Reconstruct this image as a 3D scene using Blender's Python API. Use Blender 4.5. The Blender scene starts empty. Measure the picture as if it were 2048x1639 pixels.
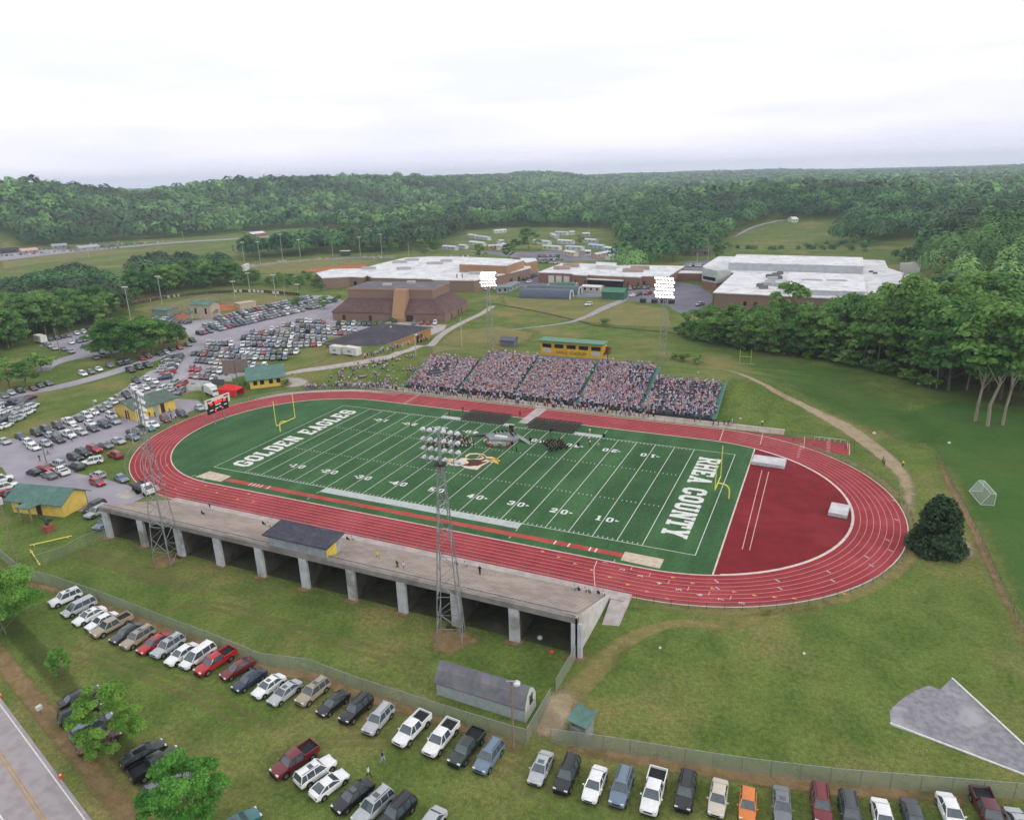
import bpy, math, random
import numpy as np
from mathutils import Vector, Matrix
S = bpy.context.scene
COL = S.collection
PI = math.pi
rnd = random.Random(7)
nr = np.random.default_rng(11)
R = math.radians

# ------------------------------------------------------------------ camera
CAMP = (126.798, -109.956, 62.275)
YAW, PITCH, ROLL, FOC = -0.431176, -0.318772, -0.0286121, 1421.94   # focal length in pixels of a 2048 px wide picture
PW, PH = 2048, 1639
def cam_axes():
    cy, sy = math.cos(YAW), math.sin(YAW); cp, sp = math.cos(PITCH), math.sin(PITCH); cr, sr = math.cos(ROLL), math.sin(ROLL)
    f = Vector((sy*cp, cy*cp, sp)); r = Vector((cy, -sy, 0)); u = r.cross(f)
    return r*cr+u*sr, -r*sr+u*cr, f
CR, CU, CF = cam_axes()
CAM = Vector(CAMP)

# ------------------------------------------------------------------ terrain height
def sst(a, b, x):
    t = np.clip((x-a)/(b-a), 0, 1); return t*t*(3-2*t)
def az_of(px):
    return YAW + math.atan((px-1024)/FOC)
# ridges: (azimuth pixel column -> crest height) , distance, near width, far width, far remain
RIDGES = [
    ([(-900, 36), (-300, 40), (0, 44), (60, 54), (130, 56), (200, 46), (330, 30), (430, 39), (500, 48), (620, 53), (760, 52), (900, 38), (1024, 24), (1150, 8), (1300, 0), (3000, 0)],
     [(-900, 1500), (0, 1350), (330, 1500), (620, 1650), (900, 1850), (1300, 2300), (3000, 2300)], 430, 600),
    ([(-900, 20), (300, 20), (620, 36), (800, 40), (900, 42), (980, 46), (1060, 49), (1130, 44), (1180, 30), (1250, 31), (1500, 18), (1800, 8), (2300, 4), (3000, 4)],
     [(-900, 2900), (900, 2700), (1300, 3300), (2048, 3600), (3000, 3600)], 800, 900),
    ([(-900, 14), (300, 14), (1000, 20), (1300, 27), (1480, 30), (1560, 26), (1700, 8), (1850, 0), (1950, 6), (2048, 22), (2300, 30), (3000, 30)],
     [(-900, 5200), (3000, 5200)], 900, 900),
    ([(-900, 0), (1180, 0), (1250, 3), (1350, 14), (1450, 17), (1550, 21), (1650, 21), (1750, 18), (1850, 16), (2048, 10), (2300, 12), (2700, 12), (3000, 8)],
     [(-900, 1080), (1250, 1000), (1600, 1050), (2048, 900), (3000, 800)], 330, 420),
    ([(-900, 0), (1790, 0), (1880, 11), (1960, 19), (2048, 22), (2300, 26), (3000, 20)], [(-900, 440), (3000, 440)], 190, 420),
]
def H(x, y):
    x = np.asarray(x, float); y = np.asarray(y, float)
    # grass bank under and beside the home stand
    up = np.clip(0.30*(y-72.0), 0, 5.6)
    dn = 1-sst(97, 128, y)
    fx = sst(-75, -8, x)*(1-sst(104, 138, x))
    h = up*dn*fx
    dx = x-CAMP[0]; dy = y-CAMP[1]
    d = np.hypot(dx, dy); a = np.arctan2(dx, dy)
    w = np.arctan2(np.sin(a-YAW), np.cos(a-YAW))
    px = 1024+FOC*np.tan(np.clip(w, -1.2, 1.2))
    front = (np.abs(w) < 1.45)
    for crest, dist, wn, wf in RIDGES:
        c = np.interp(px, [p[0] for p in crest], [p[1] for p in crest])
        dk = np.interp(px, [p[0] for p in dist], [p[1] for p in dist])
        t = np.where(d < dk, sst(0, 1, 1-(dk-d)/wn), 0.45+0.55*sst(0, 1, 1-(d-dk)/wf))
        wob = 1+0.05*np.sin(x*0.011+y*0.007)+0.04*np.sin(x*0.023-y*0.017+1.3)
        h = np.maximum(h, c*t*wob*front)
    return h
def ray(u, v):
    d = CF+CR*((u-PW/2)/FOC)+CU*((PH/2-v)/FOC)
    return d
def at(u, v, z=None):
    """world point seen at photo pixel (u,v) on height z (or on the terrain)"""
    d = ray(u, v)
    if z is not None:
        return CAM+d*((z-CAM.z)/d.z)
    zz = 0.0
    if d.z > -0.004:
        d = d.copy(); d.z = -0.004
    P = CAM+d*((0-CAM.z)/d.z)
    # march
    tmax = (0-CAM.z)/d.z
    n = 400
    ts = np.linspace(0.3*tmax, tmax, n)
    X = CAM.x+ts*d.x; Y = CAM.y+ts*d.y; Z = CAM.z+ts*d.z
    hit = np.nonzero(Z <= H(X, Y)+1e-6)[0]
    i = hit[0] if len(hit) else n-1
    lo, hi = (ts[max(i-1, 0)], ts[i])
    for _ in range(24):
        m = (lo+hi)/2
        if CAM.z+m*d.z <= float(H(CAM.x+m*d.x, CAM.y+m*d.y)): hi = m
        else: lo = m
    return CAM+d*hi
def P3(x, y, dz=0.0):
    return Vector((x, y, float(H(x, y))+dz))

# ------------------------------------------------------------------ materials
def lin(c):
    if isinstance(c, str):
        c = [int(c[i:i+2], 16)/255 for i in (0, 2, 4)]
        return tuple((x/12.92 if x <= .04045 else ((x+.055)/1.055)**2.4) for x in c)
    return tuple(c)
MATS = {}
def base_mat(name):
    m = bpy.data.materials.new(name); m.use_nodes = True
    nt = m.node_tree; b = nt.nodes['Principled BSDF']
    return m, nt, b
def N(nt, t, **kw):
    n = nt.nodes.new(t)
    for k, v in kw.items():
        if k in n.inputs.keys(): n.inputs[k].default_value = v
        else: setattr(n, k, v)
    return n
def mix_rgb(nt, fac, a, b, blend='MIX'):
    n = nt.nodes.new('ShaderNodeMix'); n.data_type = 'RGBA'; n.blend_type = blend
    L = nt.links
    for i, v in ((0, fac), (6, a), (7, b)):
        if hasattr(v, 'is_linked'): L.new(v, n.inputs[i])
        elif i == 0: n.inputs[0].default_value = v
        else: n.inputs[i].default_value = (*v[:3], 1)
    return n.outputs[2]
def ramp(nt, inp, lo, hi):
    n = nt.nodes.new('ShaderNodeMapRange'); n.inputs[1].default_value = lo; n.inputs[2].default_value = hi
    n.interpolation_type = 'SMOOTHSTEP'
    nt.links.new(inp, n.inputs[0]); return n.outputs[0]
def coords(nt, world):
    if world:
        return nt.nodes.new('ShaderNodeNewGeometry').outputs['Position']
    return nt.nodes.new('ShaderNodeTexCoord').outputs['Object']
def noise(nt, co, scale, detail=4, rough=.55, dist=0):
    n = N(nt, 'ShaderNodeTexNoise', Scale=scale, Detail=detail, Roughness=rough, Distortion=dist)
    nt.links.new(co, n.inputs['Vector']); return n.outputs['Fac']
def mat(name, c1, c2=None, scale=2.0, rough=.8, spec=.3, metal=0, world=False, bump=0, scale2=None, c3=None, lohi=(.35, .65)):
    """procedural two/three tone material"""
    if name in MATS: return MATS[name]
    m, nt, b = base_mat(name); c1 = lin(c1)
    b.inputs['Roughness'].default_value = rough; b.inputs['Metallic'].default_value = metal
    b.inputs['Specular IOR Level'].default_value = spec
    c2 = lin(c2) if c2 else tuple(x*.82 for x in c1)
    co = coords(nt, world)
    f = noise(nt, co, scale)
    col = mix_rgb(nt, ramp(nt, f, *lohi), c1, c2)
    if c3:
        f2 = noise(nt, co, scale2 or scale*.2, 5, .6)
        col = mix_rgb(nt, ramp(nt, f2, .5, .68), col, lin(c3))
    nt.links.new(col, b.inputs['Base Color'])
    if bump:
        bn = N(nt, 'ShaderNodeBump', Strength=bump, Distance=.05); nt.links.new(f, bn.inputs['Height']); nt.links.new(bn.outputs[0], b.inputs['Normal'])
    MATS[name] = m
    return m
def emis(name, col, strength):
    m = bpy.data.materials.new(name); m.use_nodes = True; nt = m.node_tree
    nt.nodes.clear(); e = N(nt, 'ShaderNodeEmission', Strength=strength); e.inputs[0].default_value = (*col, 1)
    o = nt.nodes.new('ShaderNodeOutputMaterial'); nt.links.new(e.outputs[0], o.inputs[0]); return m

# ------------------------------------------------------------------ mesh building
class MB:
    def __init__(s): s.v = []; s.f = []; s.m = []
    def add(s, vs, fs, mi=0):
        if len(fs) < 3:
            u = sorted(set(i for f in fs for i in f)); r = {k: i for i, k in enumerate(u)}; vs = [vs[i] for i in u]; fs = [[r[i] for i in f] for f in fs]
        o = len(s.v); s.v += [tuple(v) for v in vs]; s.f += [tuple(i+o for i in f) for f in fs]; s.m += [mi]*len(fs); return s
    def quad(s, a, b, c, d, mi=0): return s.add([a, b, c, d], [(0, 1, 2, 3)], mi)
    def poly(s, pts, mi=0): return s.add(pts, [tuple(range(len(pts)))], mi)
    def box(s, c, d, rz=0, mi=0, taper=1.0):
        x, y, z = d[0]/2, d[1]/2, d[2]/2; ca, sa = math.cos(rz), math.sin(rz); vs = []
        for k, t in ((-1, 1.0), (1, taper)):
            for px, py in ((-x, -y), (x, -y), (x, y), (-x, y)):
                px *= t; py *= t
                vs.append((c[0]+px*ca-py*sa, c[1]+px*sa+py*ca, c[2]+k*z))
        return s.add(vs, [(3, 2, 1, 0), (4, 5, 6, 7), (0, 1, 5, 4), (1, 2, 6, 5), (2, 3, 7, 6), (3, 0, 4, 7)], mi)
    def prism(s, pts, z0, z1, mi=0, mtop=None, bottom=True):
        n = len(pts)
        area = sum(pts[i][0]*pts[(i+1) % n][1]-pts[(i+1) % n][0]*pts[i][1] for i in range(n))
        if area < 0: pts = pts[::-1]
        vs = [(p[0], p[1], z0) for p in pts]+[(p[0], p[1], z1) for p in pts]
        s.add(vs, [(i, (i+1) % n, n+(i+1) % n, n+i) for i in range(n)], mi)
        s.poly([(p[0], p[1], z1) for p in pts], mi if mtop is None else mtop)
        if bottom: s.poly([(p[0], p[1], z0) for p in pts[::-1]], mi)
        return s
    def tube(s, p, q, r, n=6, r2=None, mi=0, cap=True):
        p = Vector(p); q = Vector(q); d = (q-p)
        if d.length < 1e-6: return s
        d.normalize(); a = d.orthogonal().normalized(); b = d.cross(a); r2 = r if r2 is None else r2
        vs = [p+(a*math.cos(2*PI*i/n)+b*math.sin(2*PI*i/n))*r for i in range(n)]+[q+(a*math.cos(2*PI*i/n)+b*math.sin(2*PI*i/n))*r2 for i in range(n)]
        fs = [(i, (i+1) % n, n+(i+1) % n, n+i) for i in range(n)]
        if cap: fs += [tuple(range(n))[::-1], tuple(range(n, 2*n))]
        return s.add(vs, fs, mi)
    def path(s, pts, r, n=6, mi=0):
        for a, b in zip(pts[:-1], pts[1:]): s.tube(a, b, r, n, mi=mi)
        return s
    def loft(s, rings, mi=0, caps=True, closed=True):
        n = len(rings[0]); vs = [p for r in rings for p in r]; fs = []
        for k in range(len(rings)-1):
            for i in range(n if closed else n-1):
                j = (i+1) % n
                fs.append((k*n+i, k*n+j, (k+1)*n+j, (k+1)*n+i))
        if caps: fs += [tuple(range(n))[::-1], tuple((len(rings)-1)*n+i for i in range(n))]
        return s.add(vs, fs, mi)
    def lathe(s, c, prof, n=12, mi=0):
        return s.loft([[(c[0]+r*math.cos(2*PI*i/n), c[1]+r*math.sin(2*PI*i/n), c[2]+z) for i in range(n)] for r, z in prof], mi)
    def build(s, name, mats, parent=None, off=(0, 0, 0), smooth=0):
        me = bpy.data.meshes.new(name)
        ox, oy, oz = off
        me.from_pydata([(v[0]-ox, v[1]-oy, v[2]-oz) for v in s.v], [], s.f)
        if not isinstance(mats, (list, tuple)): mats = [mats]
        for m in mats: me.materials.append(m)
        if len(mats) > 1: me.polygons.foreach_set('material_index', s.m)
        if smooth:
            me.polygons.foreach_set('use_smooth', [True]*len(s.f)); me.set_sharp_from_angle(angle=R(smooth))
        me.update()
        return link(name, me, parent)
def link(name, me, parent=None):
    o = bpy.data.objects.new(name, me); COL.objects.link(o)
    if parent: o.parent = parent
    return o
def npmesh(name, V, F, mats, mi=None, color=None, smooth=False):
    """V (n,3), F (m,k) arrays"""
    me = bpy.data.meshes.new(name); n, k = F.shape
    me.vertices.add(len(V)); me.vertices.foreach_set('co', np.ascontiguousarray(V, dtype=np.float32).ravel())
    me.loops.add(n*k); me.loops.foreach_set('vertex_index', np.ascontiguousarray(F, dtype=np.int32).ravel())
    me.polygons.add(n); me.polygons.foreach_set('loop_start', np.arange(0, n*k, k, dtype=np.int32))
    for m in (mats if isinstance(mats, (list, tuple)) else [mats]): me.materials.append(m)
    if mi is not None: me.polygons.foreach_set('material_index', np.asarray(mi, dtype=np.int32))
    if smooth: me.polygons.foreach_set('use_smooth', np.ones(n, dtype=bool))
    me.update(calc_edges=True)
    if color is not None:
        a = me.attributes.new('tone', 'FLOAT_COLOR', 'FACE')
        c = np.ones((n, 4), dtype=np.float32); c[:, :color.shape[1]] = color
        a.data.foreach_set('color', c.ravel())
    me.validate()
    return me
def tag(o, label=None, cat=None, group=None, kind=None):
    if label: o['label'] = label
    if cat: o['category'] = cat
    if group: o['group'] = group
    if kind: o['kind'] = kind
    return o
def thing(name, loc, label, cat, group=None, rz=0):
    o = bpy.data.objects.new(name, None); COL.objects.link(o); o.location = loc; o.rotation_euler = (0, 0, rz)
    o.empty_display_size = .3
    return tag(o, label, cat, group)
KIDS = {}
def kids(o): return [c for c in bpy.data.objects if c.parent == o] if False else list(o.children)
def dup(o, parent=None):
    c = o.copy(); COL.objects.link(c)
    if parent: c.parent = parent
    for ch in PROTO.get(o, list(o.children)): dup(ch, c)
    return c
PROTO = {}
ORD = ['first', 'second', 'third', 'fourth', 'fifth', 'sixth', 'seventh', 'eighth', 'ninth', 'tenth', 'eleventh', 'twelfth', 'thirteenth', 'fourteenth', 'fifteenth', 'sixteenth', 'seventeenth', 'eighteenth', 'nineteenth', 'twentieth']
ORD += ['twenty-'+w for w in ORD[:9]]+['thirtieth']+['thirty-'+w for w in ORD[:9]]+['fortieth']
# ------------------------------------------------------------------ world, sun, camera
w = bpy.data.worlds.new('World'); S.world = w; w.use_nodes = True
nt = w.node_tree; bg = nt.nodes['Background']; bg.inputs['Strength'].default_value = 0.1
SUN_AZ, SUN_EL = R(98), R(24)      # from the right of the field (+X)
sky = nt.nodes.new('ShaderNodeTexSky'); sky.sky_type = 'NISHITA'; sky.sun_disc = False
sky.sun_elevation = SUN_EL; sky.sun_rotation = SUN_AZ
tc = nt.nodes.new('ShaderNodeTexCoord')
sep = nt.nodes.new('ShaderNodeSeparateXYZ'); nt.links.new(tc.outputs['Generated'], sep.inputs[0])
cr = nt.nodes.new('ShaderNodeValToRGB'); nt.links.new(sep.outputs['Z'], cr.inputs[0])
el = cr.color_ramp.elements
el[0].position = 0.0; el[0].color = (.93, .90, 1.02, 1)
el[1].position = 0.20; el[1].color = (1.0, 1.0, 1.0, 1)
e = el.new(.05); e.color = (.90, .89, .985, 1)
e = el.new(.11); e.color = (.94, .935, .985, 1)
mp = N(nt, 'ShaderNodeMapping'); mp.inputs['Scale'].default_value = (1.2, 1.2, 9)
nt.links.new(tc.outputs['Generated'], mp.inputs['Vector'])
nz = N(nt, 'ShaderNodeTexNoise', Scale=1.6, Detail=5, Roughness=.55); nt.links.new(mp.outputs[0], nz.inputs['Vector'])
cl = mix_rgb(nt, ramp(nt, nz.outputs['Fac'], .35, .7), (.86, .875, .925), (1.06, 1.05, 1.04))
c2 = mix_rgb(nt, 1.0, cr.outputs[0], cl, 'MULTIPLY')
c3 = mix_rgb(nt, 1.0, c2, (12.6, 12.6, 12.6), 'MULTIPLY')
nt.links.new(mix_rgb(nt, .93, sky.outputs[0], c3), bg.inputs['Color'])

sd = bpy.data.lights.new('sun', 'SUN'); sd.energy = 1.1; sd.angle = R(12); sd.color = (1, .95, .88)
so = bpy.data.objects.new('sun', sd); COL.objects.link(so)
sdir = Vector((math.sin(SUN_AZ)*math.cos(SUN_EL), math.cos(SUN_AZ)*math.cos(SUN_EL), math.sin(SUN_EL)))
so.rotation_euler = sdir.to_track_quat('Z', 'Y').to_euler(); so.location = (300, 0, 200)

cd = bpy.data.cameras.new('camera'); co_ = bpy.data.objects.new('camera', cd); COL.objects.link(co_)
cd.sensor_fit = 'HORIZONTAL'; cd.sensor_width = 36; cd.lens = 36*FOC/PW; cd.clip_start = .5; cd.clip_end = 20000
M = Matrix((CR, CU, -CF)).transposed().to_4x4(); M.translation = CAM; co_.matrix_world = M
S.camera = co_
S.view_settings.view_transform = 'Standard'; S.view_settings.look = 'None'; S.view_settings.exposure = 0; S.view_settings.gamma = 1
S.cycles.max_bounces = 5; S.cycles.diffuse_bounces = 2; S.cycles.glossy_bounces = 2; S.cycles.transparent_max_bounces = 12
S.cycles.transmission_bounces = 2; S.cycles.volume_bounces = 0
S.cycles.use_adaptive_sampling = True; S.cycles.adaptive_threshold = .02

# ------------------------------------------------------------------ ground material
def grass_mat(name, c1, c2, brown, bro=(.55, .72), world=True, fine=1.6):
    m, nt, b = base_mat(name); b.inputs['Roughness'].default_value = .95; b.inputs['Specular IOR Level'].default_value = .1
    co = coords(nt, True)
    f1 = noise(nt, co, .035, 6, .62); f2 = noise(nt, co, .16, 6, .65, .4); f3 = noise(nt, co, fine, 5, .7); f4 = noise(nt, co, 5.5, 3, .7)
    col = mix_rgb(nt, ramp(nt, f2, .33, .67), lin(c1), lin(c2))
    col = mix_rgb(nt, ramp(nt, f1, *bro), col, lin(brown))
    k = mix_rgb(nt, ramp(nt, f3, .3, .7), (.72, .72, .72), (1.25, 1.25, 1.2))
    col = mix_rgb(nt, 1.0, col, k, 'MULTIPLY')
    k = mix_rgb(nt, ramp(nt, f4, .3, .7), (.70, .72, .68), (1.3, 1.28, 1.25))
    col = mix_rgb(nt, 1.0, col, k, 'MULTIPLY')
    nt.links.new(col, b.inputs['Base Color'])
    bn = N(nt, 'ShaderNodeBump', Strength=.5, Distance=.12); nt.links.new(f3, bn.inputs['Height']); nt.links.new(bn.outputs[0], b.inputs['Normal'])
    return m
M_GRASS = grass_mat('grass', '4f632e', '64743b', '857a50', (.46, .72))
# terrain, polar about the camera's foot
def make_terrain():
    rad = [0.01]; r = 6.0
    while r < 7200:
        rad.append(r); r += max(3.0, r*.016)
    rad.append(7200.0)
    ang = list(np.arange(-68, 68.01, .4))+list(np.arange(71, 292, 5.0))
    A = np.radians(np.array(ang))+YAW; Rr = np.array(rad)
    aa, rr = np.meshgrid(A, Rr)
    X = CAMP[0]+rr*np.sin(aa); Y = CAMP[1]+rr*np.cos(aa); Z = H(X, Y)
    na, nrad = len(A), len(Rr)
    V = np.stack([X.ravel(), Y.ravel(), Z.ravel()], 1)
    i, j = np.meshgrid(np.arange(nrad-1), np.arange(na), indexing='ij'); j2 = (j+1) % na
    F = np.stack([i*na+j, (i+1)*na+j, (i+1)*na+j2, i*na+j2], -1).reshape(-1, 4)[:, ::-1]
    o = link('ground', npmesh('ground', V, F, M_GRASS, smooth=True)); tag(o, kind='structure')
make_terrain()

# soft edged sheets: attribute 'edge' goes 0 at the rim to 1 inside
def soft(name, c1, c2, scale=.5, edge=.5, c3=None, rough=.9, fine=3.0, maxa=1.0):
    m, nt, b = base_mat(name); b.inputs['Roughness'].default_value = rough; b.inputs['Specular IOR Level'].default_value = .15
    co = coords(nt, True)
    f = noise(nt, co, scale, 5, .6); g = noise(nt, co, fine, 4, .65)
    col = mix_rgb(nt, ramp(nt, f, .33, .67), lin(c1), lin(c2))
    if c3: col = mix_rgb(nt, ramp(nt, noise(nt, co, scale*.3, 5, .6), .5, .7), col, lin(c3))
    k = mix_rgb(nt, ramp(nt, g, .3, .7), (.84, .84, .84), (1.12, 1.12, 1.12))
    col = mix_rgb(nt, 1.0, col, k, 'MULTIPLY')
    nt.links.new(col, b.inputs['Base Color'])
    at_ = nt.nodes.new('ShaderNodeAttribute'); at_.attribute_name = 'edge'
    mth = N(nt, 'ShaderNodeMath', operation='MULTIPLY_ADD'); nt.links.new(noise(nt, co, .45, 6, .75), mth.inputs[0]); mth.inputs[1].default_value = -edge*1.7
    nt.links.new(at_.outputs['Fac'], mth.inputs[2])
    al = ramp(nt, mth.outputs[0], -edge*.85-.12, -edge*.85+.42)
    if maxa < 1:
        mm = N(nt, 'ShaderNodeMath', operation='MULTIPLY'); nt.links.new(al, mm.inputs[0]); mm.inputs[1].default_value = maxa; al = mm.outputs[0]
    nt.links.new(al, b.inputs['Alpha'])
    return m
def spline(pts, n=8):
    pts = [Vector(p) for p in pts]; out = []
    if len(pts) < 3: 
        return [pts[0].lerp(pts[1], i/n) for i in range(n+1)]
    q = [pts[0]*2-pts[1]]+pts+[pts[-1]*2-pts[-2]]
    for i in range(1, len(q)-2):
        for k in range(n):
            t = k/n; a, b, c, d = q[i-1:i+3]
            out.append(.5*((2*b)+(c-a)*t+(2*a-5*b+4*c-d)*t*t+(3*b-a-3*c+d)*t**3))
    out.append(pts[-1]); return out
def ribbon(name, pts, width, m, dz=.02, n=8, kind='structure', nw=6, parent=None, widths=None):
    """a strip draped along the terrain; pts are world xy"""
    c = spline([(p[0], p[1], 0) for p in pts], n); V = []; Fs = []; E = []
    W = nw
    for i, p in enumerate(c):
        t = (c[min(i+1, len(c)-1)]-c[max(i-1, 0)]).normalized(); nrm = Vector((-t.y, t.x, 0))
        wd = width if widths is None else float(np.interp(i/(len(c)-1)*(len(widths)-1), range(len(widths)), widths))
        for k in range(W+1):
            s = k/W*2-1; q = p+nrm*s*wd/2
            V.append((q.x, q.y, float(H(q.x, q.y))+dz)); E.append((1-abs(s))*min(1, 3*i/len(c)+.0, 3*(len(c)-1-i)/len(c)) if 'soft' in m.name else 1)
    for i in range(len(c)-1):
        for k in range(W):
            a = i*(W+1)+k; Fs.append((a, a+W+1, a+W+2, a+1)[::-1])
    me = npmesh(name, np.array(V), np.array(Fs), m)
    a = me.attributes.new('edge', 'FLOAT', 'POINT'); a.data.foreach_set('value', np.array(E, dtype=np.float32))
    return tag(link(name, me, parent), kind=kind)
def softblob(name, pts, m, dz, rim):
    """irregular polygon as a fine grid whose edge attribute fades over rim metres"""
    P = np.array([(p[0], p[1]) for p in pts]); x0, y0 = P.min(0); x1, y1 = P.max(0); c = max(1.0, max(x1-x0, y1-y0)/90)
    X, Y = np.meshgrid(np.arange(x0, x1+c, c), np.arange(y0, y1+c, c)); ins = pip([tuple(p) for p in P], X, Y); D = np.full(X.shape, 1e9)
    for i in range(len(P)):
        a, b = P[i], P[(i+1) % len(P)]; d = b-a; t = np.clip(((X-a[0])*d[0]+(Y-a[1])*d[1])/max(d@d, 1e-9), 0, 1); D = np.minimum(D, np.hypot(X-a[0]-t*d[0], Y-a[1]-t*d[1]))
    E = np.where(ins, np.clip(D/rim, 0, 1), 0); k = ins[:-1, :-1] | ins[1:, :-1] | ins[:-1, 1:] | ins[1:, 1:]; i, j = np.nonzero(k); n = X.shape[1]
    F = np.stack([i*n+j, i*n+j+1, (i+1)*n+j+1, (i+1)*n+j], 1); me = npmesh(name, np.stack([X.ravel(), Y.ravel(), H(X, Y).ravel()+dz], 1), F, m)
    a = me.attributes.new('edge', 'FLOAT', 'POINT'); a.data.foreach_set('value', E.ravel().astype(np.float32)); return tag(link(name, me), kind='structure')
def sheet(name, pts, m, dz=.012, kind='structure', rim=None):
    """flat polygon sheet (fan rim with soft edge if rim given)"""
    pts = [Vector((p[0], p[1], 0)) for p in pts]
    area = sum(pts[i].x*pts[(i+1) % len(pts)].y-pts[(i+1) % len(pts)].x*pts[i].y for i in range(len(pts)))
    if area < 0: pts = pts[::-1]
    n = len(pts)
    if rim:
        c = sum(pts, Vector())/n; inner = []
        for i in range(n):
            a = (pts[i]-pts[i-1]).normalized(); b = (pts[(i+1) % n]-pts[i]).normalized(); t = (a+b).normalized()
            inner.append(pts[i]+Vector((-t.y, t.x, 0))*rim)
        vs = [(p.x, p.y, dz) for p in pts]+[(p.x, p.y, dz) for p in inner]
        fs = [(i, (i+1) % n, n+(i+1) % n, n+i) for i in range(n)]+[tuple(range(n, 2*n))]
        me = bpy.data.meshes.new(name); me.from_pydata(vs, [], fs); me.materials.append(m)
        a = me.attributes.new('edge', 'FLOAT', 'POINT'); a.data.foreach_set('value', np.array([0.]*n+[1.]*n, dtype=np.float32))
    else:
        me = bpy.data.meshes.new(name); me.from_pydata([(p.x, p.y, dz) for p in pts], [], [tuple(range(n))]); me.materials.append(m)
    return tag(link(name, me), kind=kind)
def px(*uv, z=0): return [at(u, v, z) for u, v in uv]
def pxt(*uv): return [at(u, v) for u, v in uv]
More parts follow.
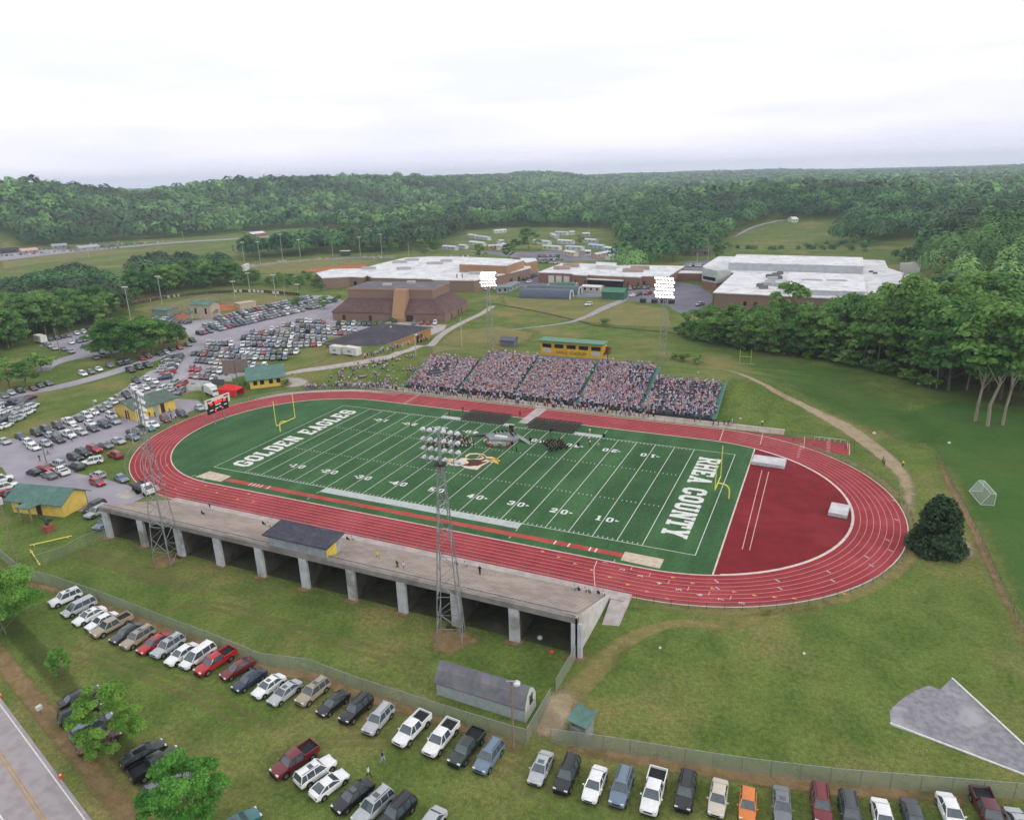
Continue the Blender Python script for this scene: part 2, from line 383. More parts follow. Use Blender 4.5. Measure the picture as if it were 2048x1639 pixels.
# ------------------------------------------------------------------ raster painting of letters and emblems (flat paint, no overlapping faces)
def pip(P, X, Y):
    ins = np.zeros(X.shape, bool); n = len(P)
    for i in range(n):
        x1, y1 = P[i]; x2, y2 = P[(i+1) % n]
        if y1 == y2: continue
        c = ((y1 > Y) != (y2 > Y)) & (X < (x2-x1)*(Y-y1)/(y2-y1)+x1)
        ins ^= c
    return ins
def rct(x0, y0, x1, y1): return [(x0, y0), (x1, y0), (x1, y1), (x0, y1)]
def octg(x0, y0, x1, y1, c): return [(x0+c, y0), (x1-c, y0), (x1, y0+c), (x1, y1-c), (x1-c, y1), (x0+c, y1), (x0, y1-c), (x0, y0+c)]
def mir(p, w=.8): return [(w-x, y) for x, y in p]
GL = {
 'O': [(1, octg(0, 0, .8, 1, .2)), (0, octg(.26, .2, .54, .8, .08))],
 'C': [(1, octg(0, 0, .8, 1, .2)), (0, octg(.26, .2, .54, .8, .08)), (0, rct(.5, .38, .81, .62))],
 'G': [(1, octg(0, 0, .8, 1, .2)), (0, octg(.26, .2, .54, .8, .08)), (0, rct(.5, .52, .81, .64)), (1, rct(.42, .36, .8, .52))],
 'D': [(1, [(0, 0), (.6, 0), (.8, .2), (.8, .8), (.6, 1), (0, 1)]), (0, octg(.3, .18, .55, .82, .06)), (0, rct(0, .2, .05, .8))],
 'E': [(1, rct(.05, 0, .31, 1)), (1, rct(0, 0, .76, .19)), (1, rct(0, .81, .76, 1)), (1, rct(.05, .41, .56, .59)), (1, rct(.6, 0, .76, .33)), (1, rct(.6, .67, .76, 1))],
 'L': [(1, rct(.06, 0, .32, 1)), (1, rct(0, 0, .74, .19)), (1, rct(0, .84, .4, 1)), (1, rct(.57, 0, .74, .36))],
 'N': [(1, rct(.05, 0, .25, 1)), (1, rct(.57, 0, .77, 1)), (1, [(.05, 1), (.32, 1), (.77, 0), (.5, 0)]), (1, rct(0, 0, .33, .14)), (1, rct(.48, .86, .84, 1))],
 'A': [(1, [(.04, 0), (.28, 0), (.54, 1), (.3, 1)]), (1, mir([(.04, 0), (.28, 0), (.54, 1), (.3, 1)], .84)), (1, rct(.2, .24, .64, .4)), (1, rct(-.03, 0, .34, .15)), (1, rct(.5, 0, .87, .15))],
 'S': [(1, octg(0, 0, .78, 1, .18)), (0, rct(.26, .6, .52, .81)), (0, rct(.26, .19, .52, .4)), (0, rct(.5, .6, .8, .68)), (0, rct(-.02, .32, .28, .4))],
 'R': [(1, rct(.05, 0, .31, 1)), (1, [(0, .38), (0, 1), (.62, 1), (.8, .84), (.8, .54), (.62, .38)]), (0, octg(.31, .56, .55, .83, .05)), (0, rct(-.02, .4, .05, .84)), (1, [(.36, .42), (.62, .42), (.86, 0), (.6, 0)]), (1, rct(0, 0, .38, .15))],
 'H': [(1, rct(.05, 0, .29, 1)), (1, rct(.55, 0, .79, 1)), (1, rct(.2, .4, .6, .6)), (1, rct(0, 0, .36, .15)), (1, rct(.48, 0, .84, .15)), (1, rct(0, .85, .36, 1)), (1, rct(.48, .85, .84, 1))],
 'U': [(1, rct(.05, .22, .29, 1)), (1, rct(.55, .22, .79, 1)), (1, octg(.05, 0, .79, .5, .18)), (0, rct(.29, .2, .55, .9)), (1, rct(0, .85, .36, 1)), (1, rct(.48, .85, .84, 1))],
 'T': [(1, rct(.27, 0, .53, 1)), (1, rct(0, .81, .8, 1)), (1, rct(0, .62, .16, 1)), (1, rct(.64, .62, .8, 1)), (1, rct(.16, 0, .64, .15))],
 'Y': [(1, rct(.27, 0, .53, .5)), (1, [(0, 1), (.27, 1), (.54, .42), (.28, .38)]), (1, mir([(0, 1), (.27, 1), (.54, .42), (.28, .38)])), (1, rct(-.03, .87, .34, 1)), (1, rct(.46, .87, .83, 1)), (1, rct(.16, 0, .64, .15))],
 '0': [(1, octg(0, 0, .78, 1, .2)), (0, octg(.25, .18, .53, .82, .08))],
 '1': [(1, rct(.26, 0, .54, 1)), (1, rct(.1, 0, .7, .17)), (1, [(.08, .78), (.28, 1), (.4, 1), (.4, .74)])],
 '2': [(1, octg(.02, .45, .78, 1, .18)), (0, octg(.27, .62, .53, .82, .05)), (0, rct(0, .44, .5, .64)), (1, [(.02, 0), (.02, .2), (.48, .6), (.78, .62), (.78, .5), (.42, .2), (.78, .2), (.78, 0)])],
 '3': [(1, octg(0, 0, .78, 1, .18)), (0, rct(.26, .19, .52, .41)), (0, rct(.26, .6, .52, .81)), (0, rct(-.01, .33, .28, .67))],
 '4': [(1, rct(.44, 0, .7, 1)), (1, rct(0, .24, .82, .42)), (1, [(0, .4), (.44, 1), (.6, 1), (.6, .86), (.25, .4)])],
 '5': [(1, octg(0, 0, .78, .64, .18)), (0, rct(.26, .18, .52, .46)), (0, rct(-.01, .2, .27, .4)), (1, rct(.06, .4, .32, 1)), (1, rct(.06, .82, .72, 1))],
 '<': [(1, [(0, .5), (.62, .25), (.62, .75)])],
}
def raster(layers, x0, y0, x1, y1, cell):
    """layers: (colour index, polygon); returns runs (col, xa, xb, ya, yb)"""
    xs = np.arange(x0+cell/2, x1, cell); ys = np.arange(y0+cell/2, y1, cell)
    X, Y = np.meshgrid(xs, ys); G = np.zeros(X.shape, int)
    for c, p in layers: G[pip(p, X, Y)] = c
    runs = []
    for r in range(G.shape[0]):
        row = G[r]; k = 0; m = len(row)
        while k < m:
            if row[k]:
                j = k
                while j < m and row[j] == row[k]: j += 1
                runs.append((row[k], x0+k*cell, x0+j*cell, y0+r*cell, y0+(r+1)*cell)); k = j
            else: k += 1
    return runs
def paint(name, runs, org, rd, mats, z=.04, kind=None, parent=None):
    """place 2D runs on the ground: org world xy of local (0,0), rd reading direction"""
    rd = Vector(rd).normalized(); up = Vector((-rd.y, rd.x)); mb = MB()
    for c, xa, xb, ya, yb in runs:
        q = [(org[0]+rd.x*a+up.x*b, org[1]+rd.y*a+up.y*b, z) for a, b in ((xa, ya), (xb, ya), (xb, yb), (xa, yb))]
        mb.quad(*q, mi=c-1)
    o = mb.build(name, mats, parent)
    return tag(o, kind=kind) if kind else o
def text_layers(s, h, total=None, wsc=1.0):
    adv = .93; x = 0; lay = []
    n = sum(.6 if ch == ' ' else adv for ch in s)
    sx = h*wsc if total is None else total/n
    for ch in s:
        if ch == ' ': x += .6; continue
        for c, p in GL[ch]: lay.append((c, [((x+a)*sx, b*h) for a, b in p]))
        x += adv
    return lay, x*sx
def font_mesh(s, size):
    c = bpy.data.curves.new('lettering', 'FONT'); c.body = s; c.size = size; c.align_x = 'CENTER'; c.align_y = 'CENTER'
    o = bpy.data.objects.new('lettering', c); COL.objects.link(o)
    dg = bpy.context.evaluated_depsgraph_get(); me = bpy.data.meshes.new_from_object(o.evaluated_get(dg))
    bpy.data.objects.remove(o); bpy.data.curves.remove(c); return me

# ------------------------------------------------------------------ materials of the stadium
def turf_mat():
    m, nt, b = base_mat('turf'); b.inputs['Roughness'].default_value = .9; b.inputs['Specular IOR Level'].default_value = .15
    co = coords(nt, True)
    f = noise(nt, co, .09, 5, .6); g = noise(nt, co, 1.5, 5, .7); st = N(nt, 'ShaderNodeMapping'); st.inputs['Scale'].default_value = (.22, .012, 1); nt.links.new(co, st.inputs['Vector'])
    s = noise(nt, st.outputs[0], 1.0, 2, .5)
    col = mix_rgb(nt, ramp(nt, f, .3, .7), lin('40653e'), lin('345635'))
    col = mix_rgb(nt, 1.0, col, mix_rgb(nt, ramp(nt, s, .35, .65), (.86, .87, .86), (1.12, 1.1, 1.1)), 'MULTIPLY')
    col = mix_rgb(nt, 1.0, col, mix_rgb(nt, ramp(nt, g, .3, .7), (.8, .8, .8), (1.18, 1.18, 1.15)), 'MULTIPLY')
    nt.links.new(col, b.inputs['Base Color']); return m
M_TURF = turf_mat()
M_TRACK = mat('track rubber', '98383d', '8b3036', .25, .85, .15, world=True, c3='a14549', scale2=.06)
M_DZONE = mat('dark red rubber', '7c2228', '701d22', .3, .85, .15, world=True, c3='842a30', scale2=.08)
M_WHITE = mat('white paint', 'dcdcd8', 'c8c8c4', 2, .7, .2, world=True)
M_LINE = mat('pale line paint', 'd0a39f', 'c39592', 1, .7, .2, world=True)
M_YEL = mat('yellow paint', 'd8b24a', 'c79d3c', 2, .6, .3)
M_CONC = mat('concrete', 'b3aba8', '9f9794', .6, .9, .2, world=True, c3='a89d94', scale2=.12, bump=.1)
M_SAND = mat('sand', 'c6b6a2', 'b3a28d', .8, .95, .1, world=True, c3='cfc3b2', scale2=2.5, bump=.3)
M_STEEL = mat('galvanised steel', 'a6a9ad', '8d9094', 3, .45, .5, metal=.6)
M_DKSTEEL = mat('dark steel', '3a3d40', '2c2e31', 3, .6, .4, metal=.3)
M_BLACK = mat('black plastic', '17181a', '101113', 4, .6, .4)
M_GPOST = mat('yellow post paint', 'e3da5c', 'd2c94e', 3, .4, .5)
M_ALU = mat('aluminium bench', 'a09fa4', '8a898e', 2, .5, .5, metal=.3)
M_AISLE = mat('teal aisle paint', '5b8f80', '4c7c70', 1.5, .7, .3)
M_ROOFW = mat('white membrane roof', 'dcdcde', 'c8c8cd', .12, .6, .2, world=True, c3='b4b1af', scale2=.22)

YC = 24.38; RI = 31.85; LANE = 1.09; XL, XR = 6.3, 102.6
def stad(r, n=48):
    p = []
    for i in range(n+1):
        a = -PI/2+PI*i/n; p.append((XR+r*math.cos(a), YC+r*math.sin(a)))
    for i in range(n+1):
        a = PI/2+PI*i/n; p.append((XL+r*math.cos(a), YC+r*math.sin(a)))
    return p
def ring(mb, ra, rb, z, mi=0, i0=0, i1=None):
    A, B = stad(ra), stad(rb); n = len(A)
    for i in range(n):
        j = (i+1) % n
        mb.quad((*A[i], z), (*B[i], z), (*B[j], z), (*A[j], z), mi)
RO = RI+8*LANE
mb = MB(); ring(mb, RI, RO, .016)
mb.quad((XR, YC+RO-7*LANE, .0155), (133.8, YC+RO-7*LANE, .0155), (133.8, YC+RO, .0155), (XR, YC+RO, .0155))
tag(mb.build('track', M_TRACK), kind='structure')
# infield turf and the dark red jumping area, parted at x = 113.5
XD = 113.55
inn = stad(RI, 48)
left = [p for p in inn if p[0] <= XD]
yy = math.sqrt(RI**2-(XD-XR)**2)
rightarc = [p for p in inn if p[0] > XD]
i_ = [k for k, p in enumerate(inn) if p[0] > XD]
poly = [(XD, YC+yy)]+inn[i_[-1]+1:]+inn[:i_[0]]+[(XD, YC-yy)]
sheet('football_turf', poly, M_TURF, .014)
sheet('jumping_area', [(XD, YC-yy)]+rightarc+[(XD, YC+yy)], M_DZONE, .013)
# track lines and kerb
mb = MB()
for k in range(1, 8): ring(mb, RI+k*LANE-.04, RI+k*LANE+.04, .026)
for k in range(1, 8): mb.quad((109, YC+RO-k*LANE-.03, .026), (133.7, YC+RO-k*LANE-.03, .026), (133.7, YC+RO-k*LANE+.03, .026), (109, YC+RO-k*LANE+.03, .026))
mb.quad((133.55, YC+RO-7*LANE, .0262), (133.75, YC+RO-7*LANE, .0262), (133.75, YC+RO, .0262), (133.55, YC+RO, .0262))
tag(mb.build('lane_lines', M_LINE), kind='structure')
mb = MB(); A, B = stad(RI-.12), stad(RI+.1)
def kerb(ra, rb, z0, z1, sel, mi=0):
    A, B = stad(ra), stad(rb); n = len(A)
    for i in range(n):
        j = (i+1) % n
        if not sel(A[i], A[j]): continue
        mb.quad((*A[i], z1), (*B[i], z1), (*B[j], z1), (*A[j], z1), mi)
        mb.quad((*A[j], z0), (*A[i], z0), (*A[i], z1), (*A[j], z1), mi); mb.quad((*B[i], z0), (*B[j], z0), (*B[j], z1), (*B[i], z1), mi)
kerb(RI-.22, RI+.02, .0, .06, lambda a, b: min(a[0], b[0]) < XD)
kerb(RI-.42, RI+.05, .0, .07, lambda a, b: min(a[0], b[0]) >= XD)
kerb(RO, RO+.18, .0, .06, lambda a, b: True)
mb.box((XD, YC, .03), (.28, 2*yy-.6, .05))
tag(mb.build('track_kerb', mat('kerb paint', 'd6c6c0', 'c6b4ae', 1, .8, .2, world=True)), kind='structure')
# red shoulder outside the outer edge
# football lines
YD = .9144; FL, FW = 120*YD, 160/3*YD
mb = MB(); z = .027
def lrect(x0, y0, x1, y1): mb.quad((x0, y0, z), (x1, y0, z), (x1, y1, z), (x0, y1, z))
lw = .13
lrect(-lw, -lw, FL+lw, 0); lrect(-lw, FW, FL+lw, FW+lw); lrect(-lw, 0, 0, FW); lrect(FL, 0, FL+lw, FW)
for k in range(10, 111, 5):
    x = k*YD; lrect(x-lw/2, .02, x+lw/2, FW-.02)
for k in range(11, 110):
    if k % 5 == 0: continue
    x = k*YD
    for ya, yb in ((.1, .75), (FW-.75, FW-.1), (16.05, 16.6), (FW-16.6, FW-16.05)): lrect(x-.06, ya, x+.06, yb)
for k in (35, 85):
    lrect(k*YD-.06, -6.2, k*YD+.06, -5.4); lrect(k*YD-.06, -3.2, k*YD+.06, -2.25); lrect(k*YD-.06, FW+2.2, k*YD+.06, FW+5.6)
tag(mb.build('yard_lines', M_WHITE), kind='structure')
mb = MB(); z = .03
lrect(35*YD, -2.25, 85*YD, -lw-.02)
for a, b in ((32, 38.2), (50.9, 53.7), (57.2, 57.6), (70.4, 77.7)): lrect(a, FW+lw+.02, b, FW+1.9)
tag(mb.build('team_area_strip', mat('chalky strip', 'b4bab8', 'a6adab', .7, .8, .2, world=True)), kind='structure')
# end zone words and yard numbers
lay, wd = text_layers('GOLDEN EAGLES', 4.9, 43.5)
paint('end_zone_words', raster(lay, -.2, 0, 44.5, 5, .09), (7.25, 2.6), (0, 1), [M_WHITE], z=.03, kind='structure')
lay, wd = text_layers('RHEA COUNTY', 4.9, 40.0)
paint('end_zone_words', raster(lay, -.2, 0, 41, 5, .09), (FL-7.2, 44.6), (0, -1), [M_WHITE], z=.03, kind='structure')
allr = []
def number(x, y, a, b, rd, arrow):
    s = rd
    for ch, ox in ((a, -1.75), (b, .42)):
        lay, _ = text_layers(ch, 1.9, None, 1.0)
        lay = [(c, [(p[0]*.92, p[1]) for p in q]) for c, q in lay]
        for r in raster(lay, -.1, -.1, 1.7, 2.0, .06): allr.append((x, y, s, r, ox))
    if arrow:
        q = [(0, .95), (.85, .62), (.85, 1.28)] if arrow < 0 else [(0, .62), (.85, .95), (0, 1.28)]
        for r in raster([(1, q)], 0, 0, 1, 2, .06): allr.append((x, y, s, r, -2.75 if arrow < 0 else 2.15))
for k in range(20, 101, 10):
    n = str(min(k-10, 110-k)); sg = 0 if k == 60 else (-1 if k < 60 else 1)
    number(k*YD, 6.35, n[0], n[1], 1, sg)
    number(k*YD, FW-6.35, n[0], n[1], -1, -sg)
mb = MB()
for x, y, s, (c, xa, xb, ya, yb), ox in allr:
    q = [(x+s*(ox+a), y+s*b, .034) for a, b in ((xa, ya), (xb, ya), (xb, yb), (xa, yb))]
    mb.quad(*q)
tag(mb.build('yard_numbers', M_WHITE), kind='structure')
# emblem at midfield (painted bird crest)
def cz(x, y): p = at(840+x/6.024, 780+y/6.024, 0); return (p.x, p.y)
CRE, BRN, GLD, GRY, GRN = 1, 2, 3, 4, 0
E_ = [
 (CRE, [(478, 822), (555, 815), (545, 788), (598, 760), (685, 758), (770, 772), (805, 803), (872, 803), (900, 815), (880, 872), (835, 862), (740, 915), (690, 960), (560, 942), (480, 903), (560, 876), (492, 850)]),
 (GLD, [(283, 852), (318, 832), (345, 822), (432, 825), (445, 845), (395, 880), (350, 898), (298, 880)]),
 (BRN, [(382, 850), (432, 842), (424, 852), (396, 860)]),
 (GRY, [(350, 897), (395, 878), (432, 850), (500, 838), (560, 870), (545, 895), (470, 912), (400, 912)]),
 (BRN, [(560, 838), (640, 832), (735, 838), (782, 818), (745, 790), (690, 772), (770, 782), (798, 812), (795, 835), (735, 862), (825, 857), (700, 910), (585, 918), (500, 903), (590, 878)]),
 (GRN, [(552, 815), (604, 775), (690, 773), (738, 795), (755, 812), (700, 826), (590, 830)]),
 (BRN, [(800, 818), (880, 822), (888, 832), (800, 836)]), (BRN, [(812, 838), (888, 848), (880, 858), (830, 852)]),
 (GLD, [(872, 812), (905, 815), (970, 850), (955, 862), (930, 852), (950, 885), (935, 890), (880, 862)]),
 (BRN, [(905, 826), (945, 846), (938, 850), (900, 834)]),
 (GRY, [(510, 912), (600, 925), (700, 922), (688, 955), (565, 938)]),
]
E_ = [(c, [cz(*p) for p in q]) for c, q in E_]
paint('field_emblem', raster(E_, 46, 18, 63, 31, .09), (0, 0), (1, 0), [mat('cream paint', 'dcc6a2', None, 1), mat('brown paint', '55291d', '4a2319', 1), mat('gold paint', 'd6a640', None, 1), mat('pale grey paint', 'c9c3c4', None, 1)], z=.036, kind='structure')
# faint dark curved soccer line near the 10
mb = MB(); cx, cy_ = 96.2, 22.5
mb2 = [(cx-.3+9.15*math.cos(a)*.62, cy_+9.15*math.sin(a)) for a in np.linspace(R(110), R(250), 24)]
for a, b in zip(mb2[:-1], mb2[1:]):
    d = (Vector(b)-Vector(a)).normalized(); n_ = Vector((-d.y, d.x))*.05
    mb.quad((a[0]-n_.x, a[1]-n_.y, .0225), (b[0]-n_.x, b[1]-n_.y, .0225), (b[0]+n_.x, b[1]+n_.y, .0225), (a[0]+n_.x, a[1]+n_.y, .0225))
mb.quad((96.2, 4.5, .0225), (96.32, 4.5, .0225), (96.32, 42, .0225), (96.2, 42, .0225))
tag(mb.build('faint_dark_line', mat('dark line paint', '20402a', None, 1, world=True)), kind='structure')
# long jump runway with marks, sand pits
mb = MB(); mb.box((53.5, -4.55, .012), (90.5, 1.35, .02)); tag(mb.build('jump_runway', mat('runway rubber', 'b2504a', 'a2443f', .3, .85, .15, world=True)), kind='structure')
mb = MB()
for x in (15.2, 16.2, 17.2, 18.2, 20.2, 86, 88.6, 92.5, 93.6): mb.box((x, -4.55, .028), (.28, 1.3, .006))
tag(mb.build('takeoff_boards', M_WHITE), kind='structure')
def pit(pts):
    b = MB(); b.prism(pts, -.05, .035); tag(b.build('sand_pit', M_SAND), kind='structure')
pit([(98.4, -3.2), (98.5, -6.2), (105.2, -6.5), (105.2, -3.3)])
pit([(p.x, p.y) for p in px((420, 942), (462, 952), (441, 963), (390, 953))])
# concrete walk across the far straight
mb = MB(); mb.box((55.4, 58.9, .022), (3.1, 13.2, .03)); tag(mb.build('crossing_walk', M_CONC), kind='structure')
# red jump lines in dark area, finish/start marks, lane numbers
mb = MB(); z = .025
p1, p2 = px((1524, 940), (1484.5, 1098)); q1, q2 = px((1537.5, 943), (1499, 1100))
for a, b in ((p1, p2), (q1, q2)):
    d = (b-a).normalized(); n_ = Vector((-d.y, d.x, 0))*.06; mb.quad(a-n_+Vector((0, 0, z)), b-n_+Vector((0, 0, z)), b+n_+Vector((0, 0, z)), a+n_+Vector((0, 0, z)))
def strip(mb, uv, w=.1, z=.03):
    P = px(*uv)
    for a, b in zip(P[:-1], P[1:]):
        d = (b-a).normalized(); n_ = Vector((-d.y, d.x, 0))*w/2; zz = Vector((0, 0, z)); mb.quad(a-n_+zz, b-n_+zz, b+n_+zz, a+n_+zz)
strip(mb, [(1194, 1121), (1188.5, 1135), (1188, 1148), (1190, 1172)], .14)
strip(mb, [(1447.6, 857.5), (1439.5, 881)], .18); strip(mb, [(1526, 866), (1520.5, 889)], .14); strip(mb, [(1609.5, 872.5), (1607.5, 897)], .14)
for k in range(9):
    x, y = 1600-k*.95, 888+k*3.3; strip(mb, [(x, y), (x+6.3, y-.5)], .16)
for k in range(9):
    strip(mb, [(1653, 877.5+k*3.1), (1660.5, 877.8+k*3.1)], .2)
for k in range(8): strip(mb, [(832-k*3.6, 790+k*2.2), (838-k*3.6, 792+k*2.2)], .2)
for u, v in ((1210, 1124), (1244.5, 1138.6), (1281, 1151.8), (1318.8, 1165.9), (1358, 1178.9), (1399.6, 1189), (1442.5, 1198)):
    strip(mb, [(u+20, v-6), (u+17, v+1)], .1)
for u, v in ((391, 949), (412, 956), (338, 928), (330, 950)): strip(mb, [(u, v), (u-8, v+4)], .14)
tag(mb.build('track_marks', mat('pinkish line paint', 'e0bcae', None, 1, world=True)), kind='structure')
mb = MB()
tri = [(1118.3, 1114), (1151, 1127), (1185, 1140), (1220, 1154), (1256.5, 1168.6), (1295, 1182.7), (1335, 1197), (1346.7, 1154.3), (1386, 1166), (1426, 1176.6), (1469, 1183), (1510, 1190), (1550, 1194), (1590, 1196.5), (1086, 1102.5), (1690, 1187)]
tri += [(352, 977), (372, 966), (395, 978), (412, 971), (434, 985), (452, 978), (476, 998), (498, 988), (330, 968), (508, 1003)]
for u, v in tri:
    p = at(u, v, 0); s = .36
    mb.add([(p.x-s, p.y+s*.8, .03), (p.x+s*1.2, p.y, .03), (p.x-s, p.y-s*.8, .03)], [(2, 1, 0)])
tag(mb.build('track_arrows', mat('ochre paint', 'd99d5c', None, 1, world=True)), kind='structure')
mb = MB()
for u, v in ((1781, 1100.5), (1743, 1130.5), (1733, 1113), (1657, 1143), (1665, 1160.5), (1555, 1160.5), (1560, 1176), (1788, 1001), (1793, 1039), (1775, 1079.5), (1433, 1162), (1435, 1176)):
    p = at(u, v, 0); mb.box((p.x, p.y, .03), (.3, .9, .006), rz=.9)
tag(mb.build('grey_track_marks', mat('grey paint', 'a9a5a8', None, 1, world=True)), kind='structure')
for k, (u, v) in enumerate(((1211, 1124.3), (1244.8, 1138.6), (1281.3, 1151.6), (1318.8, 1165.9), (1358, 1178.8), (1399.6, 1189.1), (1442.5, 1198), (1484, 1206))):
    me = font_mesh(str(k+1), 1.25); me.materials.append(M_WHITE); o = link('lane_number', me); p = at(u, v, 0); o.location = (p.x, p.y, .03); o.rotation_euler = (0, 0, R(90+10*k/7)); tag(o, kind='structure')
# ------------------------------------------------------------------ jumping mats, hurdles
def mats_thing(name, label, c, d, rz, notch=False):
    t = thing(name, (c[0], c[1], 0), label, 'landing mat', None, rz)
    m = mat('grey vinyl cover', 'b9b8bb', 'a6a5a9', 1.2, .5, .4, c3='c6c5c6', scale2=.4, bump=.2)
    b = MB()
    b.box((0, 0, d[2]/2), d, taper=.985)
    if notch:
        b.box((-.7, -d[1]/2-.9, d[2]*.45), (1.9, 1.78, d[2]*.86)); b.box((2.2, -d[1]/2-.9, d[2]*.45), (1.9, 1.78, d[2]*.86))
    b.build('cushion', m, t)
    b = MB(); b.box((0, 0, d[2]+.02), (d[0]*.92, d[1]*.9, .03)); b.build('top_cover', mat('pale vinyl cover', 'c9c8cb', 'bbb9bd', .9, .5, .4, c3='b1b0b3', scale2=.5), t)
    b = MB(); b.box((0, 0, .05), (d[0]+.25, d[1]+.25, .08)); b.build('base_pallet', mat('dark pallet', '3a3438', None, 2), t)
    return t
a, b_, c_ = px((1508, 905.5), (1571, 912), (1507, 936), z=.4)
cx = at(1538, 922, .4)
mats_thing('pole_vault_mat', 'large grey pole vault mat by the turf edge on the dark red area', (cx.x, cx.y-.3), (7.0, 4.6, .8), R(-2))
cx = at(1678, 1020, .4)
mats_thing('high_jump_mat', 'smaller pale grey high jump mat near the red curve', (cx.x, cx.y), (3.3, 5.0, .75), R(-6))
M_HW = mat('white hurdle board', 'd8d4d2', None, 3)
def hurdle(i, x, y, rz):
    t = thing('hurdle', (x, y, .03), 'white topped hurdle, %s from the left along the end of the sprint chute' % ORD[i], 'hurdle', 'hurdles stored at the end of the sprint chute', rz)
    b = MB(); b.box((0, 0, .95), (1.05, .04, .09)); b.build('crossbar', M_HW, t)
    b = MB(); b.tube((-.48, 0, 0), (-.48, 0, .95), .03); b.build('upright', M_HW, t)
    b = MB(); b.tube((.48, 0, 0), (.48, 0, .95), .03); b.build('upright', M_HW, t)
    for s in (-.48, .48): b = MB(); b.box((s, .3, .03), (.06, .7, .05)); b.build('foot', M_DKSTEEL, t)
for i in range(6): hurdle(i, 126.5+i*1.15, 64.6, 0)
for i in range(6, 9): hurdle(i, 133.2, 63.6-(i-6)*1.2, PI/2)

# ------------------------------------------------------------------ goal posts, score board
def goal_post(x, s, label):
    t = thing('goal_post', (x+s*2.3, YC+.2, 0), label, 'goal post', 'yellow goal posts of the football field')
    b = MB(); c = [(0, 0, 0), (0, 0, 1.6), (-s*.15, 0, 2.25), (-s*.6, 0, 2.75), (-s*1.3, 0, 3.0), (-s*2.3, 0, 3.05)]
    b.path(spline(c, 4), .15, 8); b.build('gooseneck', M_GPOST, t)
    b = MB(); b.tube((-s*2.3, -3.56, 3.05), (-s*2.3, 3.56, 3.05), .1, 8); b.build('crossbar', M_GPOST, t)
    for y in (-3.56, 3.56):
        b = MB(); b.tube((-s*2.3, y, 3.05), (-s*2.3, y, 9.6), .09, 8); b.build('upright', M_GPOST, t)
goal_post(FL-.2, 1, 'yellow goal post in the RHEA COUNTY end zone')
goal_post(.1, -1, 'yellow goal post in the GOLDEN EAGLES end zone')
def scoreboard():
    p = Vector((-23.5, 24.8, 0)); t = thing('scoreboard', p, 'lit black scoreboard with white border on two posts by the left curve', 'scoreboard', None, 0)
    # faces +x (towards the field)
    for y in (-1.75, 1.75):
        b = MB(); b.tube((0, y, 0), (0, y, 3.4), .14, 8); b.build('post', M_STEEL, t)
    b = MB(); b.box((0, 0, 4.95), (.35, 7.2, 3.4)); b.build('cabinet', M_BLACK, t)
    wp = mat('white panel', 'd6d2d0', None, 3); b = MB(); b.box((.2, 0, 6.95), (.25, 8.6, .9)); b.build('header_panel', wp, t)
    for s in (-1, 1): b = MB(); b.box((.2, s*3.95, 5.75), (.25, .7, 1.5)); b.build('side_panel', wp, t); b = MB(); b.box((.35, s*3.0, 6.95), (.06, 1.5, .45)); b.build('red_patch', mat('red panel', 'b02a30', None, 3), t)
    mred = emis('red lamp digits', (1, .05, .04), 1.3); mwh = mat('white lettering', 'dcdcdc', None, 3)
    for y, z_, w_, h_ in ((.2, 6.0, 2.6, .75), (-2.3, 5.85, .9, .55), (2.4, 5.75, .9, .55), (-1.1, 3.85, .5, .5), (1.3, 3.9, .5, .5)): b = MB(); b.box((.24, y, z_), (.1, w_, h_)); b.build('digit', mred, t)
    for y, z_, w_ in ((0, 5.25, 1.9), (-2.6, 6.35, 1.2), (2.6, 6.3, 1.2), (-2.5, 4.2, 1.1), (-.6, 4.35, .9), (.6, 4.45, .7), (2.5, 4.6, 1.0)): b = MB(); b.box((.25, y, z_), (.1, w_, .28)); b.build('caption_strip', mwh, t)
scoreboard()

